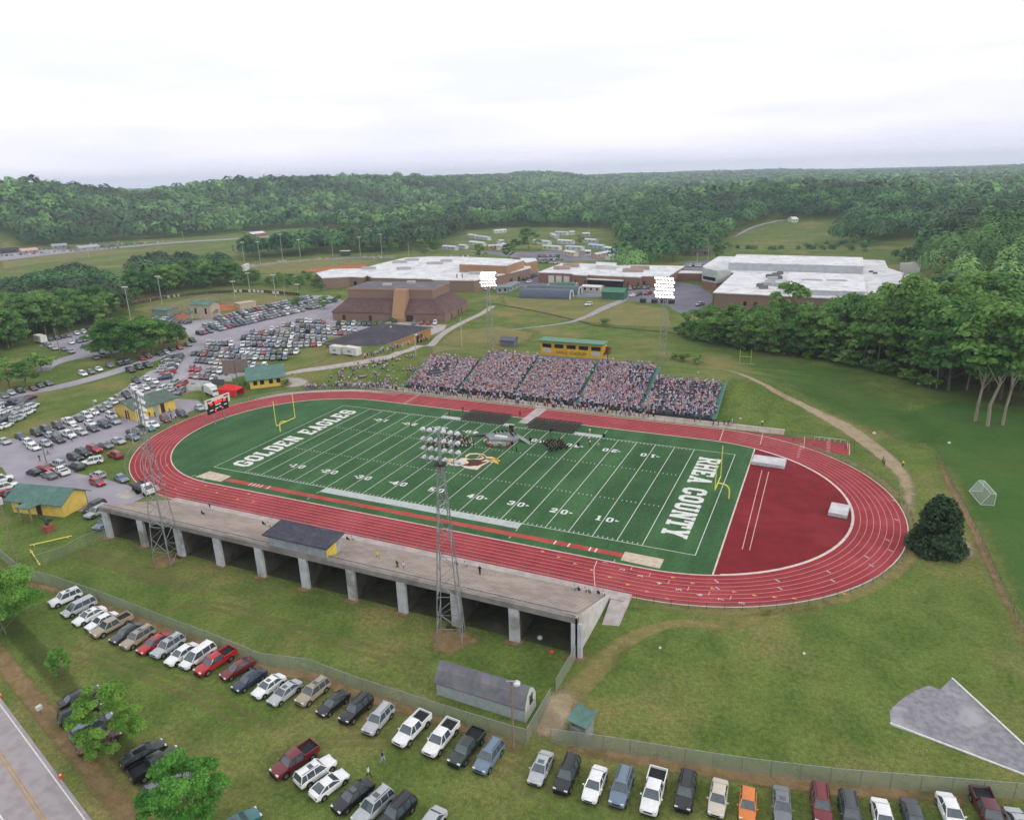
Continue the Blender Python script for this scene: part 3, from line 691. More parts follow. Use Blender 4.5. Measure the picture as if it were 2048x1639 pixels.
# ------------------------------------------------------------------ concrete grandstand on the near side
def grandstand():
    X0, X1 = 6.9, 100.0; t = thing('grandstand', (X0, -33, 0), 'long concrete grandstand with tan plank rows on grey pillars beside the near straight', 'grandstand')
    off = (X0, -33, 0)
    plank = mat('weathered planks', 'a3968e', '94877f', .5, .85, .2, world=True, c3='ad9f95', scale2=.08)
    yf, yb, zf, zb = -18.7, -32.6, .8, 6.3; n = 18
    b = MB(); tr = (yf-yb)/n; ri = (zb-zf)/n; pts = []
    for k in range(n):
        y0 = yf-k*tr; z0 = zf+(k+1)*ri-.12
        b.box(((X0+X1)/2, y0-tr/2, z0-.5), (X1-X0, tr, 1.0))
        b.box(((X0+X1)/2, y0-.14, z0+.14), (X1-X0-.3, .28, .05))
    b.build('seating_tiers', plank, t, off)
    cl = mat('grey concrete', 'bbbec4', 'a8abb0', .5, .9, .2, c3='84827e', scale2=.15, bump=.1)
    cs = mat('stained shaded concrete', '645f57', '4f4b44', .5, .95, .1, c3='3d3a33', scale2=.2, bump=.2)  # stained concrete, its colour darkened further for the shade under the deck
    b = MB(); b.box(((X0+X1)/2, yb-.3, zb-.55), (X1-X0+.4, .6, .85)); b.build('rear_beam', mat('beam concrete', '8d8986', '7b7773', .5, .9, .2, c3='6a6662', scale2=.2), t, off)
    b = MB(); b.box(((X0+X1)/2, yb+.2, zb+.2), (X1-X0, .08, .12)); 
    for k in range(32): b.tube((X0+.5+k*3.0, yb+.2, zb-.1), (X0+.5+k*3.0, yb+.2, zb+.25), .04, 4)
    b.build('rear_rail', M_STEEL, t, off)
    for k in range(11):
        x = 7.9+9.21*k; b = MB(); b.box((x, -32.95, (zb-.98)/2), (1.5, .5, zb-.98)); b.build('pillar', cl, t, off)
        if k < 10:
            b = MB(); b.add([(x-.5, -32.7, 0), (x+.5, -32.7, 0), (x+.5, -20, 0), (x-.5, -20, 0), (x-.5, -32.7, zb-1.15), (x+.5, -32.7, zb-1.15), (x+.5, -20, .35), (x-.5, -20, .35)], [(3, 2, 1, 0), (4, 5, 6, 7), (0, 1, 5, 4), (1, 2, 6, 5), (2, 3, 7, 6), (3, 0, 4, 7)])
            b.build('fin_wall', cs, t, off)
    b = MB(); x = X1+.16
    b.add([(x-.3, -33.2, 0), (x, -33.2, 0), (x, yf+.1, 0), (x-.3, yf+.1, 0), (x-.3, -33.2, zb+.1), (x, -33.2, zb+.1), (x, yf+.1, zf+.25), (x-.3, yf+.1, zf+.25)], [(3, 2, 1, 0), (4, 5, 6, 7), (0, 1, 5, 4), (1, 2, 6, 5), (2, 3, 7, 6), (3, 0, 4, 7)])
    b.build('end_wall', mat('pale end wall', 'c9c6c4', 'b7b3b0', .6, .9, .2, c3='a7a29d', scale2=.2), t, off)
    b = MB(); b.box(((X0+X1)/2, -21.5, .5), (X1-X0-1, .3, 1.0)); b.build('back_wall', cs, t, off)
    b = MB(); b.box(((X0+X1+2)/2, -17.55, .3), (X1-X0+3, 2.2, .6)); b.build('front_walk', M_CONC, t, off)
    b = MB()
    for k in range(24): b.tube((X0+.5+k*4.1, -16.55, .6), (X0+.5+k*4.1, -16.55, 1.65), .035, 4)
    b.tube((X0, -16.55, 1.65), (X1+2, -16.55, 1.65), .035, 4); b.tube((X0, -16.55, 1.1), (X1+2, -16.55, 1.1), .025, 4)
    b.build('front_rail', M_STEEL, t, off)
    # ramp down at the right end
    b = MB(); r = px((1259, 1190), (1235.3, 1249), (1204.6, 1247), (1215, 1198))
    b.add([(100.3, -16.5, .62), (103.2, -16.5, .62), (103.4, -24.2, .05), (101, -24.8, .05), (100.3, -16.5, -.1), (103.2, -16.5, -.1), (103.4, -24.2, -.1), (101, -24.8, -.1)], [(3, 2, 1, 0), (4, 5, 1, 0)[::-1], (5, 6, 2, 1)[::-1], (6, 7, 3, 2)[::-1], (7, 4, 0, 3)[::-1]]); b.build('ramp', M_CONC, t, off)
    # stair aisle slanting lighter band
    b = MB()
    for k in range(n): b.box((82.5, yf-k*tr-tr/2-.02, zf+(k+1)*ri-.1), (1.1, tr*.5, .06))
    b.build('aisle_steps', mat('yellowed step', 'b7a888', None, 1), t, off)
    # old press box standing on the top rows: a thing of its own
    q = thing('press_hut', (52.8, -31, 5.6), 'grey press hut with dark shingle roof and yellow door standing on the concrete grandstand', 'press box'); o2 = (52.8, -31, 5.6)
    gw = mat('grey metal siding', '9ea4ab', '8b9198', .8, .6, .4); b = MB(); b.box((52.8, -31, 6.9), (11.6, 3.5, 2.4)); b.build('wall', gw, q, o2)
    b = MB(); b.add([(46.3, -33.3, 8.0), (59.3, -33.3, 8.0), (59.3, -28.6, 8.55), (46.3, -28.6, 8.55), (46.3, -33.3, 8.2), (59.3, -33.3, 8.2), (59.3, -28.6, 8.75), (46.3, -28.6, 8.75)], [(3, 2, 1, 0), (4, 5, 6, 7), (0, 1, 5, 4), (1, 2, 6, 5), (2, 3, 7, 6), (3, 0, 4, 7)])
    b.build('roof', mat('dark shingles', '4a4a55', '3e3e48', 1.5, .9, .2, world=True, c3='565560', scale2=.5), q, o2)
    b = MB(); b.box((58.63, -31.4, 6.9), (.08, 2.4, 2.3)); b.build('yellow_panel', mat('bright yellow siding', 'd8bf55', 'c9b04a', 1, .7, .3), q, o2)
    b = MB(); b.box((52.8, -29.23, 7.2), (10.8, .06, .9)); b.build('window', mat('dark glass', '1c2226', '12171a', 1, .15, .5), q, o2)
grandstand()

# ------------------------------------------------------------------ home stand with press box
AIS = [7.0, 26.0, 44.3, 63.8, 82.0, 101.6]
ROWS = [20, 26, 25, 26, 20]
TR, RS, Y0, Z0 = .80, .265, 70.4, .9
def home_stand():
    wh = ['leftmost', 'second from the left', 'middle', 'second from the right', 'rightmost']; fb = mat('grey foot boards', '77787d', '66676c', 2, .6, .4, metal=.2)
    for s in range(5):
        xa, xb = AIS[s]+.6, AIS[s+1]-.6; off = ((xa+xb)/2, 70, 0)
        t = thing('bleacher_section', off, 'aluminium bleacher section full of spectators, %s of the five' % wh[s], 'bleachers', 'bleacher sections of the home stand')
        for k in range(ROWS[s]):
            y = Y0+k*TR; z_ = Z0+k*RS; b = MB()
            b.box(((xa+xb)/2, y+.4, z_-.04), (xb-xa, .62, .05), mi=1); b.box(((xa+xb)/2, y+.55, z_+.40), (xb-xa, .26, .05))
            for x in np.linspace(xa+.3, xb-.3, 6): b.box((x, y+.55, z_+.18), (.06, .06, .40))
            b.build('bench', [M_ALU, fb], t, off)
        u = MB(); n = ROWS[s]; ya, yb = Y0-.05, Y0+n*TR+.2; za, zb = Z0-.35, Z0+n*RS-.35
        u.add([(xa, ya, -.2), (xb, ya, -.2), (xb, yb, 2), (xa, yb, 2), (xa, ya, za), (xb, ya, za), (xb, yb, zb), (xa, yb, zb)], [(4, 5, 6, 7), (0, 1, 5, 4), (1, 2, 6, 5), (2, 3, 7, 6), (3, 0, 4, 7)]); u.build('understructure', M_DKSTEEL, t, off)
        b = MB(); y = Y0+n*TR+.15; z_ = Z0+n*RS
        for h in (.6, 1.1): b.tube((xa, y, z_+h), (xb, y, z_+h), .03, 4)
        for x in np.arange(xa, xb, 2.4): b.tube((x, y, z_-.4), (x, y, z_+1.1), .03, 4)
        b.build('back_rail', M_STEEL, t, off)
    an = ['at the left end of', 'between the first and second sections of', 'between the second and middle sections of', 'between the middle and fourth sections of', 'between the fourth and last sections of', 'at the right end of']
    for i, x in enumerate(AIS):
        t = thing('aisle_stairs', (x, 70, 0), 'teal aisle stairs %s the home bleachers' % an[i], 'stairs', 'aisle stairs of the home stand'); off = (x, 70, 0)
        n = max(ROWS[max(i-1, 0)], ROWS[min(i, 4)]); b = MB()
        for k in range(n): b.box((x, Y0+k*TR+.4, Z0+k*RS-.12), (1.16, .79, .26))
        b.build('steps', M_AISLE, t, off); b = MB()
        for k in range(0, n, 4): b.tube((x+.56, Y0+k*TR+.2, Z0+k*RS), (x+.56, Y0+k*TR+.2, Z0+k*RS+.95), .03, 4)
        b.tube((x+.56, Y0+.2, Z0+.95), (x+.56, Y0+(n-1)*TR, Z0+(n-1)*RS+.95), .025, 4); b.build('handrail', M_STEEL, t, off)
    # walk in front
    b = MB(); b.box((54, 68.1, .02), (130, 4.3, .03)); tag(b.build('front_walk', mat('pale walk', 'b7aaa2', 'a3968e', .4, .9, .2, world=True, c3='a69886', scale2=.1)), kind='structure')
    # press box
    pz = 6.2; q = thing('press_box', (53.4, 97.2, 5.0), 'yellow press box with green roof and sign on top of the home bleachers', 'press box'); o2 = (53.4, 97.2, 5.0)
    ye = mat('yellow siding', 'd9ab33', 'cb9d2b', .8, .6, .3)
    b = MB(); b.box((53.4, 97.2, 9.9), (20.6, 4.2, 4.6)); b.build('wall', ye, q, o2)
    b = MB(); b.box((53.4, 97.15, 6.9), (20.7, 4.0, 1.5)); b.build('base_skirt', mat('blue grey skirt', '8f9aa8', None, 1), q, o2)
    b = MB(); b.add([(42.6, 94.3, 12.5), (64.3, 94.3, 12.5), (64.3, 99.3, 12.55), (42.6, 99.3, 12.55), (42.6, 94.3, 12.2), (64.3, 94.3, 12.2), (64.3, 99.3, 12.2), (42.6, 99.3, 12.2)], [(0, 1, 2, 3), (7, 6, 5, 4), (4, 5, 1, 0), (5, 6, 2, 1), (6, 7, 3, 2), (7, 4, 0, 3)])
    b.build('roof', mat('green metal roof', '4d7f64', '437056', .6, .5, .4), q, o2)
    b = MB(); b.box((53.4, 94.28, 12.25), (21.7, .06, .5)); b.build('fascia', mat('green fascia', '548a6c', None, 1), q, o2)
    for k in range(5):
        x = 53.4+(k-2)*4.05; w_ = MB(); w_.box((x, 95.07, 10.75), (3.0, .08, 1.2)); w = w_.build('window', mat('dark glass', '1c2226', '12171a', 1, .15, .5), q, o2)
        f = MB(); f.box((x, 95.04, 11.41), (3.2, .1, .1)); f.box((x, 95.04, 10.09), (3.2, .1, .1)); f.box((x, 95.03, 10.75), (.08, .1, 1.2)); f.build('frame', ye, w)
    for x in (53.4-8.1, 53.4+8.1):
        b = MB(); b.box((x, 95.07, 9.2), (3.0, .08, 1.3)); b.build('pale_panel', mat('pale panel', 'b9bcb4', None, 1), q, o2)
    me = font_mesh('EAGLE  STADIUM', 1.3); me.materials.append(M_BLACK); o = link('lettering', me, q); o.location = (0, 95.02-97.2, 8.75-5.0); o.rotation_euler = (PI/2, 0, 0)
    b = MB(); b.box((64.6, 97.0, 9.3), (1.8, 3.2, .2)); b.box((64.6, 97.8, 10.2), (1.7, .1, 1.6)); b.box((65.4, 97.0, 9.9), (.1, 3.2, 1.2)); b.box((64.6, 97, 6.9), (.2, .2, 4.8)); b.build('stair_landing', mat('brown wood', '7a5238', '6a4530', 2), q, o2)
home_stand()
# ------------------------------------------------------------------ roads, lots, paths, worn ground
def project(P):
    d = Vector(P)-CAM; z = d.dot(CF); return (PW/2+FOC*d.dot(CR)/z, PH/2-FOC*d.dot(CU)/z)
def height_to(P, v):
    lo, hi = 0., 120.
    for _ in range(40):
        m = (lo+hi)/2
        if project((P[0], P[1], P[2]+m))[1] > v: lo = m
        else: hi = m
    return lo
M_ASPH = mat('worn asphalt', '9b96a0', '8d8892', .12, .9, .2, world=True, c3='a6a1a8', scale2=.03, bump=.05)
M_ASPH2 = mat('dark asphalt', '74717c', '6a6772', .1, .9, .2, world=True, c3='7f7c86', scale2=.03)
M_ROAD = mat('road asphalt', 'a29a9c', '948c8f', .8, .9, .2, world=True, c3='a29aa1', scale2=.15, bump=.1)
SOIL = soft('soft soil', '98805f', '836b4c', .6, .8, '6f6440', maxa=.8)
WORN = soft('soft worn grass', 'a0915f', '8a7f50', .8, 1.0, '6f703e', maxa=.6); WORN2 = soft('soft faint worn grass', '8c8156', '7b7447', .4, .9, '6b6c3c', maxa=.32)
DIRT = soft('soft dirt path', 'a9997f', '9b8a70', .7, .5, '8c8062', maxa=.95)
TAN = soft('soft dry grass', '8a8353', '7b7a47', .12, .8, '6d7440', maxa=.8)
LUSH = soft('soft lush grass', '4a7434', '426a2f', .1, .5, '54783a', maxa=.6)
GRAV = soft('soft gravel', '9d9a9c', '8f8c8e', .6, .35, 'aba7a6', fine=5)
DARKG = soft('soft dark grass', '4c5b2c', '425027', .3, .8, maxa=.45); LUSH2 = soft('soft green grass', '4f7436', '486b31', .1, .7, '567a3b', maxa=.5)
def P2(*uv): return [(p.x, p.y) for p in pxt(*uv)]
# near road
wl = px((0, 1408), (170, 1639)); d = (wl[1]-wl[0]).normalized(); nrm = Vector((d.y, -d.x, 0))
if nrm.dot(wl[0]-at(0, 1639, 0)) > 0: nrm = -nrm      # towards the far (left) edge
def offs(p, a, s): return p+nrm*a+d*s
r0 = wl[0]
yl = at(0, 1508, 0); wy = abs((yl-r0).dot(nrm))
b = MB(); q = [offs(r0, -.45, -160), offs(r0, -.45, 160), offs(r0, 2*wy+.45, 160), offs(r0, 2*wy+.45, -160)]
b.prism([(p.x, p.y) for p in q], -.1, .03); tag(b.build('road', M_ROAD), kind='structure')
b = MB()
for a, w_ in ((0, .14), (2*wy, .14)):
    b.quad(*[offs(r0, a+o, s)+Vector((0, 0, .036)) for o, s in ((-w_/2, -160), (-w_/2, 160), (w_/2, 160), (w_/2, -160))])
tag(b.build('road_edge_line', M_WHITE), kind='structure'); b = MB()
for a in (wy-.16, wy+.16): b.quad(*[offs(r0, a+o, s)+Vector((0, 0, .036)) for o, s in ((-.06, -160), (-.06, 160), (.06, 160), (.06, -160))])
tag(b.build('road_centre_line', mat('faded yellow line', 'b98f45', 'a7834a', .6, .8, .2, world=True)), kind='structure')
ribbon('verge_soil', [offs(r0, -3.1, s) for s in (-90, -45, -15, 0, 15, 30, 60)], 2.6, SOIL, .022)
ribbon('verge_grass', [offs(r0, -6.6, s) for s in (-90, -30, 0, 30, 60)], 3.0, DARKG, .02)
# parking lots
LOT = [(-60, 915), (0, 880), (60, 872), (130, 838), (215, 800), (262, 768), (298, 742), (322, 735), (340, 716), (362, 706), (385, 690), (372, 662), (300, 641), (306, 634), (380, 643), (430, 633), (510, 613), (600, 592), (655, 590), (690, 602), (672, 645), (770, 652), (735, 672), (700, 690), (668, 692), (640, 702), (600, 720), (575, 736), (545, 747), (480, 752), (420, 775), (372, 786), (345, 796), (395, 800), (412, 812), (368, 827), (318, 848), (288, 868), (262, 872), (225, 890), (175, 905), (150, 925), (148, 945), (200, 955), (262, 972), (285, 980), (292, 992), (262, 1006), (212, 1010), (185, 1030), (100, 1005), (60, 985), (20, 960), (5, 935), (-30, 925)]
def lot(name, uv, m, dz=.012):
    pts = P2(*uv); sheet(name, pts, m, dz)
lot('parking_lot', LOT, M_ASPH)
lot('parking_lot', [(78, 692), (108, 672), (172, 658), (240, 643), (262, 660), (250, 702), (190, 712), (150, 716), (105, 729), (96, 722), (150, 708), (128, 700)], M_ASPH, .012)
lot('parking_lot', [(-80, 850), (-80, 810), (0, 795), (30, 790), (72, 795), (70, 815), (40, 832), (0, 850)], M_ASPH2, .012)
lot('paved_yard', [(1245, 600), (1262, 585), (1290, 568), (1330, 558), (1400, 572), (1425, 590), (1422, 606), (1405, 618), (1368, 630), (1330, 608)], M_ASPH2, .012)
lot('paved_yard', [(1000, 560), (1045, 545), (1075, 535), (1085, 550), (1200, 566), (1270, 572), (1290, 575), (1262, 592), (1160, 595), (1050, 575)], M_ASPH2, .010)
lot('paved_yard', [(925, 500), (1040, 505), (1130, 500), (1240, 513), (1245, 520), (1160, 521), (1120, 522), (1075, 518), (1030, 515)], M_ASPH2, .010)
lot('paved_yard', [(1358, 540), (1372, 523), (1432, 520), (1420, 535), (1405, 545)], M_ASPH2, .011)
ribbon('lane', P2((-40, 806), (44, 787), (132, 770), (200, 752), (255, 735), (314, 715), (361, 702), (392, 690)), 6.4, M_ASPH, .02)
ribbon('lane', P2((85, 742), (105, 728), (150, 716), (200, 708)), 5.0, M_ASPH, .018)
# concrete side walks
ribbon('side_walk', P2((545, 751), (600, 742), (680, 731), (740, 721), (790, 709), (835, 693), (880, 672), (925, 645), (965, 626), (985, 612)), 3.2, M_CONC, .05, nw=4)
ribbon('side_walk', P2((575, 775), (600, 765), (572, 754)), 6.0, soft('soft concrete', 'b0a6a0', 'a2978f', .5, .3), .04)
ribbon('apron', P2((240, 995), (262, 985), (285, 975), (300, 985)), 4.5, M_CONC, .03)
lot('apron', [(756, 650), (790, 640), (893, 650), (888, 660), (858, 672), (780, 655)], M_CONC, .02)
ribbon('side_walk', P2((500, 800), (540, 792), (580, 786), (640, 782), (720, 781), (800, 789)), 2.5, soft('soft concrete', 'b0a6a0', 'a2978f', .5, .3), .02)
# dirt paths
ribbon('dirt_path', P2((1380, 728), (1460, 742), (1540, 775), (1610, 812), (1680, 848), (1735, 885), (1775, 918), (1808, 955), (1818, 1000), (1812, 1030)), 3, DIRT, .04, widths=[2, 3, 3, 3.5, 6, 5, 4.5, 3.5, 3, 2])
ribbon('dirt_path', P2((1095, 1490), (1112, 1440), (1122, 1405), (1160, 1370), (1200, 1330), (1240, 1290), (1290, 1262), (1360, 1246), (1450, 1248), (1560, 1228), (1660, 1205)), 3, WORN, .02, widths=[2.5, 3.4, 4.6, 4, 4, 3.2, 2.6, 2.2, 3, 3, 2])
ribbon('dirt_path', P2((1085, 1480), (1105, 1445), (1120, 1408), (1150, 1385)), 4, DIRT, .022)
ribbon('dirt_path', P2((140, 1105), (200, 1118), (300, 1150), (420, 1190)), 4, WORN2, .02)
ribbon('dirt_path', P2((1845, 1020), (1900, 1075), (1945, 1120)), 5, DIRT, .02, widths=[1, 4, 6, 2])
ribbon('track_edge_soil', [(XR+(RO+1.4)*math.cos(a), YC+(RO+1.4)*math.sin(a)) for a in np.linspace(R(-88), R(62), 26)], 2.4, WORN, .02, n=3)
for uv, w_ in (([(10, 1130), (44, 1160), (102, 1177), (190, 1207), (340, 1265), (425, 1297), (520, 1337), (622, 1351), (704, 1384), (783, 1410), (865, 1437), (1020, 1487), (1053, 1496)], 2.2), ([(1102, 1492), (1218, 1508), (1341, 1528), (1436, 1543), (1520, 1556), (1670, 1575), (1841, 1589), (2060, 1606)], 2.4)):
    ribbon('fence_line_soil', P2(*uv), w_, SOIL, .022, n=4)
for u, v, w_ in ((330, 1122, 4.6), (902, 1280, 5.2)):
    p = at(u, v, 0); softblob('bare_soil', [(p.x+w_*.62*math.cos(a)*(1+.25*math.sin(3*a)), p.y+w_*.62*math.sin(a)*(1+.2*math.cos(2*a+1))) for a in np.linspace(0, 2*PI, 18)[:-1]], SOIL, .02, 1.8)
for k in range(11):
    x = 7.9+9.21*k; softblob('bare_soil', [(x+1.5*math.cos(a), -33.2+1.1*math.sin(a)) for a in np.linspace(0, 2*PI, 13)[:-1]], SOIL, .02, .9)
sheet('shaded_bare_floor', [(7, -32.4), (100, -32.4), (100, -21.7), (7, -21.7)], mat('shade darkened earth', '4a4b36', '3b3d2c', .4, .95, .1, world=True, c3='5a5546', scale2=.2), .018)  # floor under the deck, with the shade there put into the earth colour
def blob(name, uv, m, dz=.015, rim=8): softblob(name, P2(*uv), m, dz, rim)
blob('dry_grass', [(1000, 592), (1130, 597), (1260, 606), (1340, 616), (1350, 655), (1240, 652), (1130, 640), (1010, 612)], TAN, .012, 5)
blob('dry_grass', [(560, 747), (640, 722), (700, 700), (800, 715), (690, 728), (600, 740)], TAN, .02, 3)
blob('dry_grass', [(900, 660), (1000, 650), (1080, 665), (1050, 690), (930, 700), (850, 715), (860, 690)], TAN, .02, 8)
blob('lush_grass', [(1780, 830), (1900, 800), (2150, 840), (2300, 1200), (2060, 1270), (1960, 1060), (1880, 915)], LUSH, .012, 6)
blob('lush_grass', [(1450, 705), (1700, 740), (1900, 870), (1850, 900), (1700, 850), (1560, 760)], LUSH2, .016, 12)
blob('dry_grass', [(0, 480), (190, 500), (330, 498), (200, 512), (60, 530), (0, 540)], TAN, .05, 6)
ribbon('ditch', P2((960, 603), (1050, 618), (1150, 640), (1200, 652), (1330, 664), (1420, 676)), 2.2, soft('soft ditch', '3c4022', '34371f', .5, .6), .03)
ribbon('gravel_track', P2((940, 668), (1060, 655), (1135, 645), (1175, 632), (1210, 615), (1245, 600), (1275, 580)), 4, GRAV, .035, widths=[1.5, 2, 3, 4, 6, 7, 6])
ribbon('ditch', P2((1874, 908), (1896, 962), (1917, 1000), (1955, 1075), (1994, 1165), (2060, 1300)), 1.5, SOIL, .02, n=6)
ribbon('gravel_track', P2((1460, 478), (1500, 458), (1540, 446), (1580, 440)), 6, GRAV, .5)
# highway in the distance
ribbon('highway', P2((-80, 530), (60, 513), (160, 503), (330, 487), (500, 476), (620, 467), (705, 463), (800, 452)), 22, mat('pale highway', '9a959b', '8f8a90', .02, .9, .2, world=True), .3)
ribbon('highway', P2((880, 440), (925, 434), (1010, 432), (1100, 427), (1190, 419)), 18, M_ASPH, .4)
blob('dry_grass', [(925, 436), (1060, 432), (1200, 420), (1210, 410), (1290, 404), (1300, 412), (1210, 424), (1080, 438)], LUSH, .6, 5)
lot('forecourt', [(-40, 515), (0, 508), (95, 500), (160, 500), (120, 507), (0, 520)], M_ASPH, .35)
# softball field
blob('infield_clay', [(345, 633), (388, 614), (470, 606), (478, 617), (420, 628), (365, 640)], soft('soft clay', 'b5714f', 'a86445', .1, .3, maxa=.9), .03, 3)
blob('outfield_grass', [(255, 620), (330, 603), (420, 592), (520, 588), (590, 593), (520, 612), (470, 606), (390, 614), (330, 634)], TAN, .02, 5)
blob('outfield_grass', [(470, 535), (560, 525), (680, 518), (760, 520), (700, 535), (600, 548), (520, 548)], TAN, .02, 5)
blob('infield_clay', [(600, 541), (680, 531), (740, 528), (720, 538), (640, 545)], soft('soft clay', 'b5714f', 'a86445', .1, .3, maxa=.9), .03, 3)
# throwing sector of gravel with white boards
g = P2((1782, 1450), (1779, 1420), (1800, 1400), (1830, 1380), (1858, 1370), (1880, 1378), (1904, 1355))
e1 = at(2048, 1490, 0); e2 = at(2048, 1545, 0); e3 = at(2300, 1720, 0); 
sheet('gravel_sector', g+P2((2048, 1490), (2120, 1556), (2085, 1562), (2048, 1549)), mat('grey gravel', '8f8e94', '7c7b81', 1.2, .95, .1, world=True, c3='a19fa3', scale2=.25, bump=.4), .02)
def board(a, b_, nm='white wooden edge board of the gravel throwing sector, right hand one'):
    A, B = at(*a, 0), at(*b_, 0); m_ = (A+B)/2; m = MB(); m.box((0, 0, .07), ((B-A).length, .22, .14)); o = m.build('edge_board', M_WHITE); o.location = m_; o.rotation_euler = (0, 0, math.atan2(B.y-A.y, B.x-A.x)); tag(o, nm, 'edge board', 'edge boards of the gravel sector')
board((1904, 1356), (2120, 1556), 'white edge board along the upper right side of the gravel sector')
board((1780, 1446), (2090, 1565), 'white edge board along the lower side of the gravel sector')

# ------------------------------------------------------------------ fences
def link_mat(name, col, alpha):
    m, nt, b = base_mat(name); b.inputs['Base Color'].default_value = (*lin(col), 1); b.inputs['Roughness'].default_value = .6; b.inputs['Metallic'].default_value = .2
    co = coords(nt, True); f = noise(nt, co, .4, 3); r_ = N(nt, 'ShaderNodeMapRange'); nt.links.new(f, r_.inputs[0]); r_.inputs[3].default_value = alpha*.75; r_.inputs[4].default_value = min(1, alpha*1.25)
    nt.links.new(r_.outputs[0], b.inputs['Alpha']); return m
M_LINK = link_mat('chain link mesh', '9ba096', .52); M_LINK2 = link_mat('thin chain link mesh', '8f9290', .2)
def fence(name, pts, h, label, mlink, step=3.0, post=M_STEEL, pr=.04, cat='fence', group=None):
    pts = [Vector((p[0], p[1], 0)) for p in pts]; o0 = pts[0].copy(); t = thing(name, o0, label, cat, group)
    b = MB(); c = MB(); ra = MB(); PS = []
    CL = 0.0
    for p, q in zip(pts[:-1], pts[1:]):
        zp, zq = float(H(p.x, p.y)), float(H(q.x, q.y))
        b.quad((p.x, p.y, zp+.05), (q.x, q.y, zq+.05), (q.x, q.y, zq+h), (p.x, p.y, zp+h))
        ra.tube((p.x, p.y, zp+h), (q.x, q.y, zq+h), pr*.8, 5)
        L = (q-p).length; s0 = (-CL) % step; CL += L
        for k in np.arange(s0, L, step)/max(L, 1e-6):
            r_ = p.lerp(q, k); z_ = zp+(zq-zp)*k; PS.append((r_.x, r_.y, z_))
    b.build('mesh_panel', mlink, t, o0); c.tube((0, 0, 0), (0, 0, h+.05), pr, 5); po = c.build('post', post, t)
    for i, q in enumerate(PS[:99]):
        o = po if i == 0 else link('post', po.data, t)
        o.location = Vector(q)-o0
    ra.build('top_rail', post, t, o0)
    return t
fence('chain_link_fence', P2((-10, 1108), (0, 1114), (20, 1132), (44, 1153), (70, 1162), (102, 1170), (190, 1200), (260, 1226), (340, 1258), (425, 1290), (520, 1330), (622, 1344), (704, 1376), (783, 1402), (865, 1429), (940, 1453), (1020, 1478), (1053, 1487)), 2.1, 'long grey chain link fence behind the row of parked cars left of the gate', M_LINK)
fence('chain_link_fence', P2((1102, 1486), (1218, 1502), (1341, 1522), (1436, 1537), (1520, 1549), (1670, 1567), (1841, 1581), (2080, 1601)), 2.1, 'grey chain link fence behind the right hand row of parked cars', M_LINK)
fence('chain_link_fence', P2((1053, 1487), (1079, 1442), (1102, 1402)), 2.1, 'short chain link fence beside the gambrel shed at the gate', M_LINK)
fence('chain_link_fence', P2((1112, 1384), (1132, 1350), (1152, 1316)), 2.1, 'short chain link fence running to the corner of the grandstand', M_LINK)
fence('chain_link_fence', P2((75, 1130), (130, 1113), (160, 1095), (240, 1062)), 2.0, 'faint chain link fence beside the left end of the grandstand', M_LINK2)
fence('track_fence', [(XR+(RO+.9)*math.cos(a), YC+(RO+.9)*math.sin(a)) for a in np.linspace(R(-88), R(66), 44)]+[], 1.15, 'low fence round the right curve of the track', M_LINK2, 2.6, M_DKSTEEL, .035)
fence('track_fence', [(x, 65.8+(.6 if x > 100 else 0)) for x in (-5, 20, 52.5)], 1.1, 'low fence between the track and the front walk, left part', M_LINK2, 2.6, M_DKSTEEL, .03)
fence('track_fence', [(x, 65.9) for x in (58.5, 80, 100, 118, 134.6)]+[(134.6, 58.5)], 1.1, 'low fence between the track and the bleachers, right part', M_LINK2, 2.6, M_DKSTEEL, .03)
fence('track_fence', [(XL+(RO+.9)*math.cos(a), YC+(RO+.9)*math.sin(a)) for a in np.linspace(R(92), R(258), 44)], 1.1, 'low fence round the left curve of the track', M_LINK2, 2.6, M_STEEL, .03)
fence('field_fence', P2((1874, 906), (1896, 960), (1917, 998), (1955, 1072), (1994, 1160), (2070, 1310)), 1.2, 'dark low fence along the greener soccer field', M_LINK2, 2.6, M_DKSTEEL, .03)
fence('outfield_fence', P2((232, 618), (262, 611), (300, 603), (340, 596), (380, 591), (420, 587), (470, 585), (520, 585), (560, 588), (600, 592)), 1.8, 'curved brown outfield fence with white signs round the near ball field', mat('brown slat fence', '5b4a3a', '4d3e31', .5, .9, .2, world=True), 3, M_STEEL)
for i, (u, v) in enumerate(((274, 607), (300, 602.5), (309, 600.5), (338, 597), (349, 595), (357, 594), (472, 585), (482, 585), (500, 585), (509, 585), (517, 585.5), (525, 586), (548, 588), (556, 588.5))):
    p = at(u, v); m = MB(); m.box((0, 0, 1.0), (2.0, .12, 1.5)); o = m.build('fence_banner', mat('white panel', 'd6d2d0', None, 3)); o.location = (p.x+.1, p.y-.25, p.z); tag(o, 'small white banner on the brown outfield fence, %s from the left' % ORD[i], 'banner', 'white banners on the outfield fence')
fence('outfield_fence', P2((483, 541), (520, 532), (560, 527), (620, 522), (700, 518), (790, 516)), 1.6, 'far outfield fence with coloured banners below the wooded hill', mat('pale fence', '9b9b92', None, .5, world=True), 4, M_STEEL)
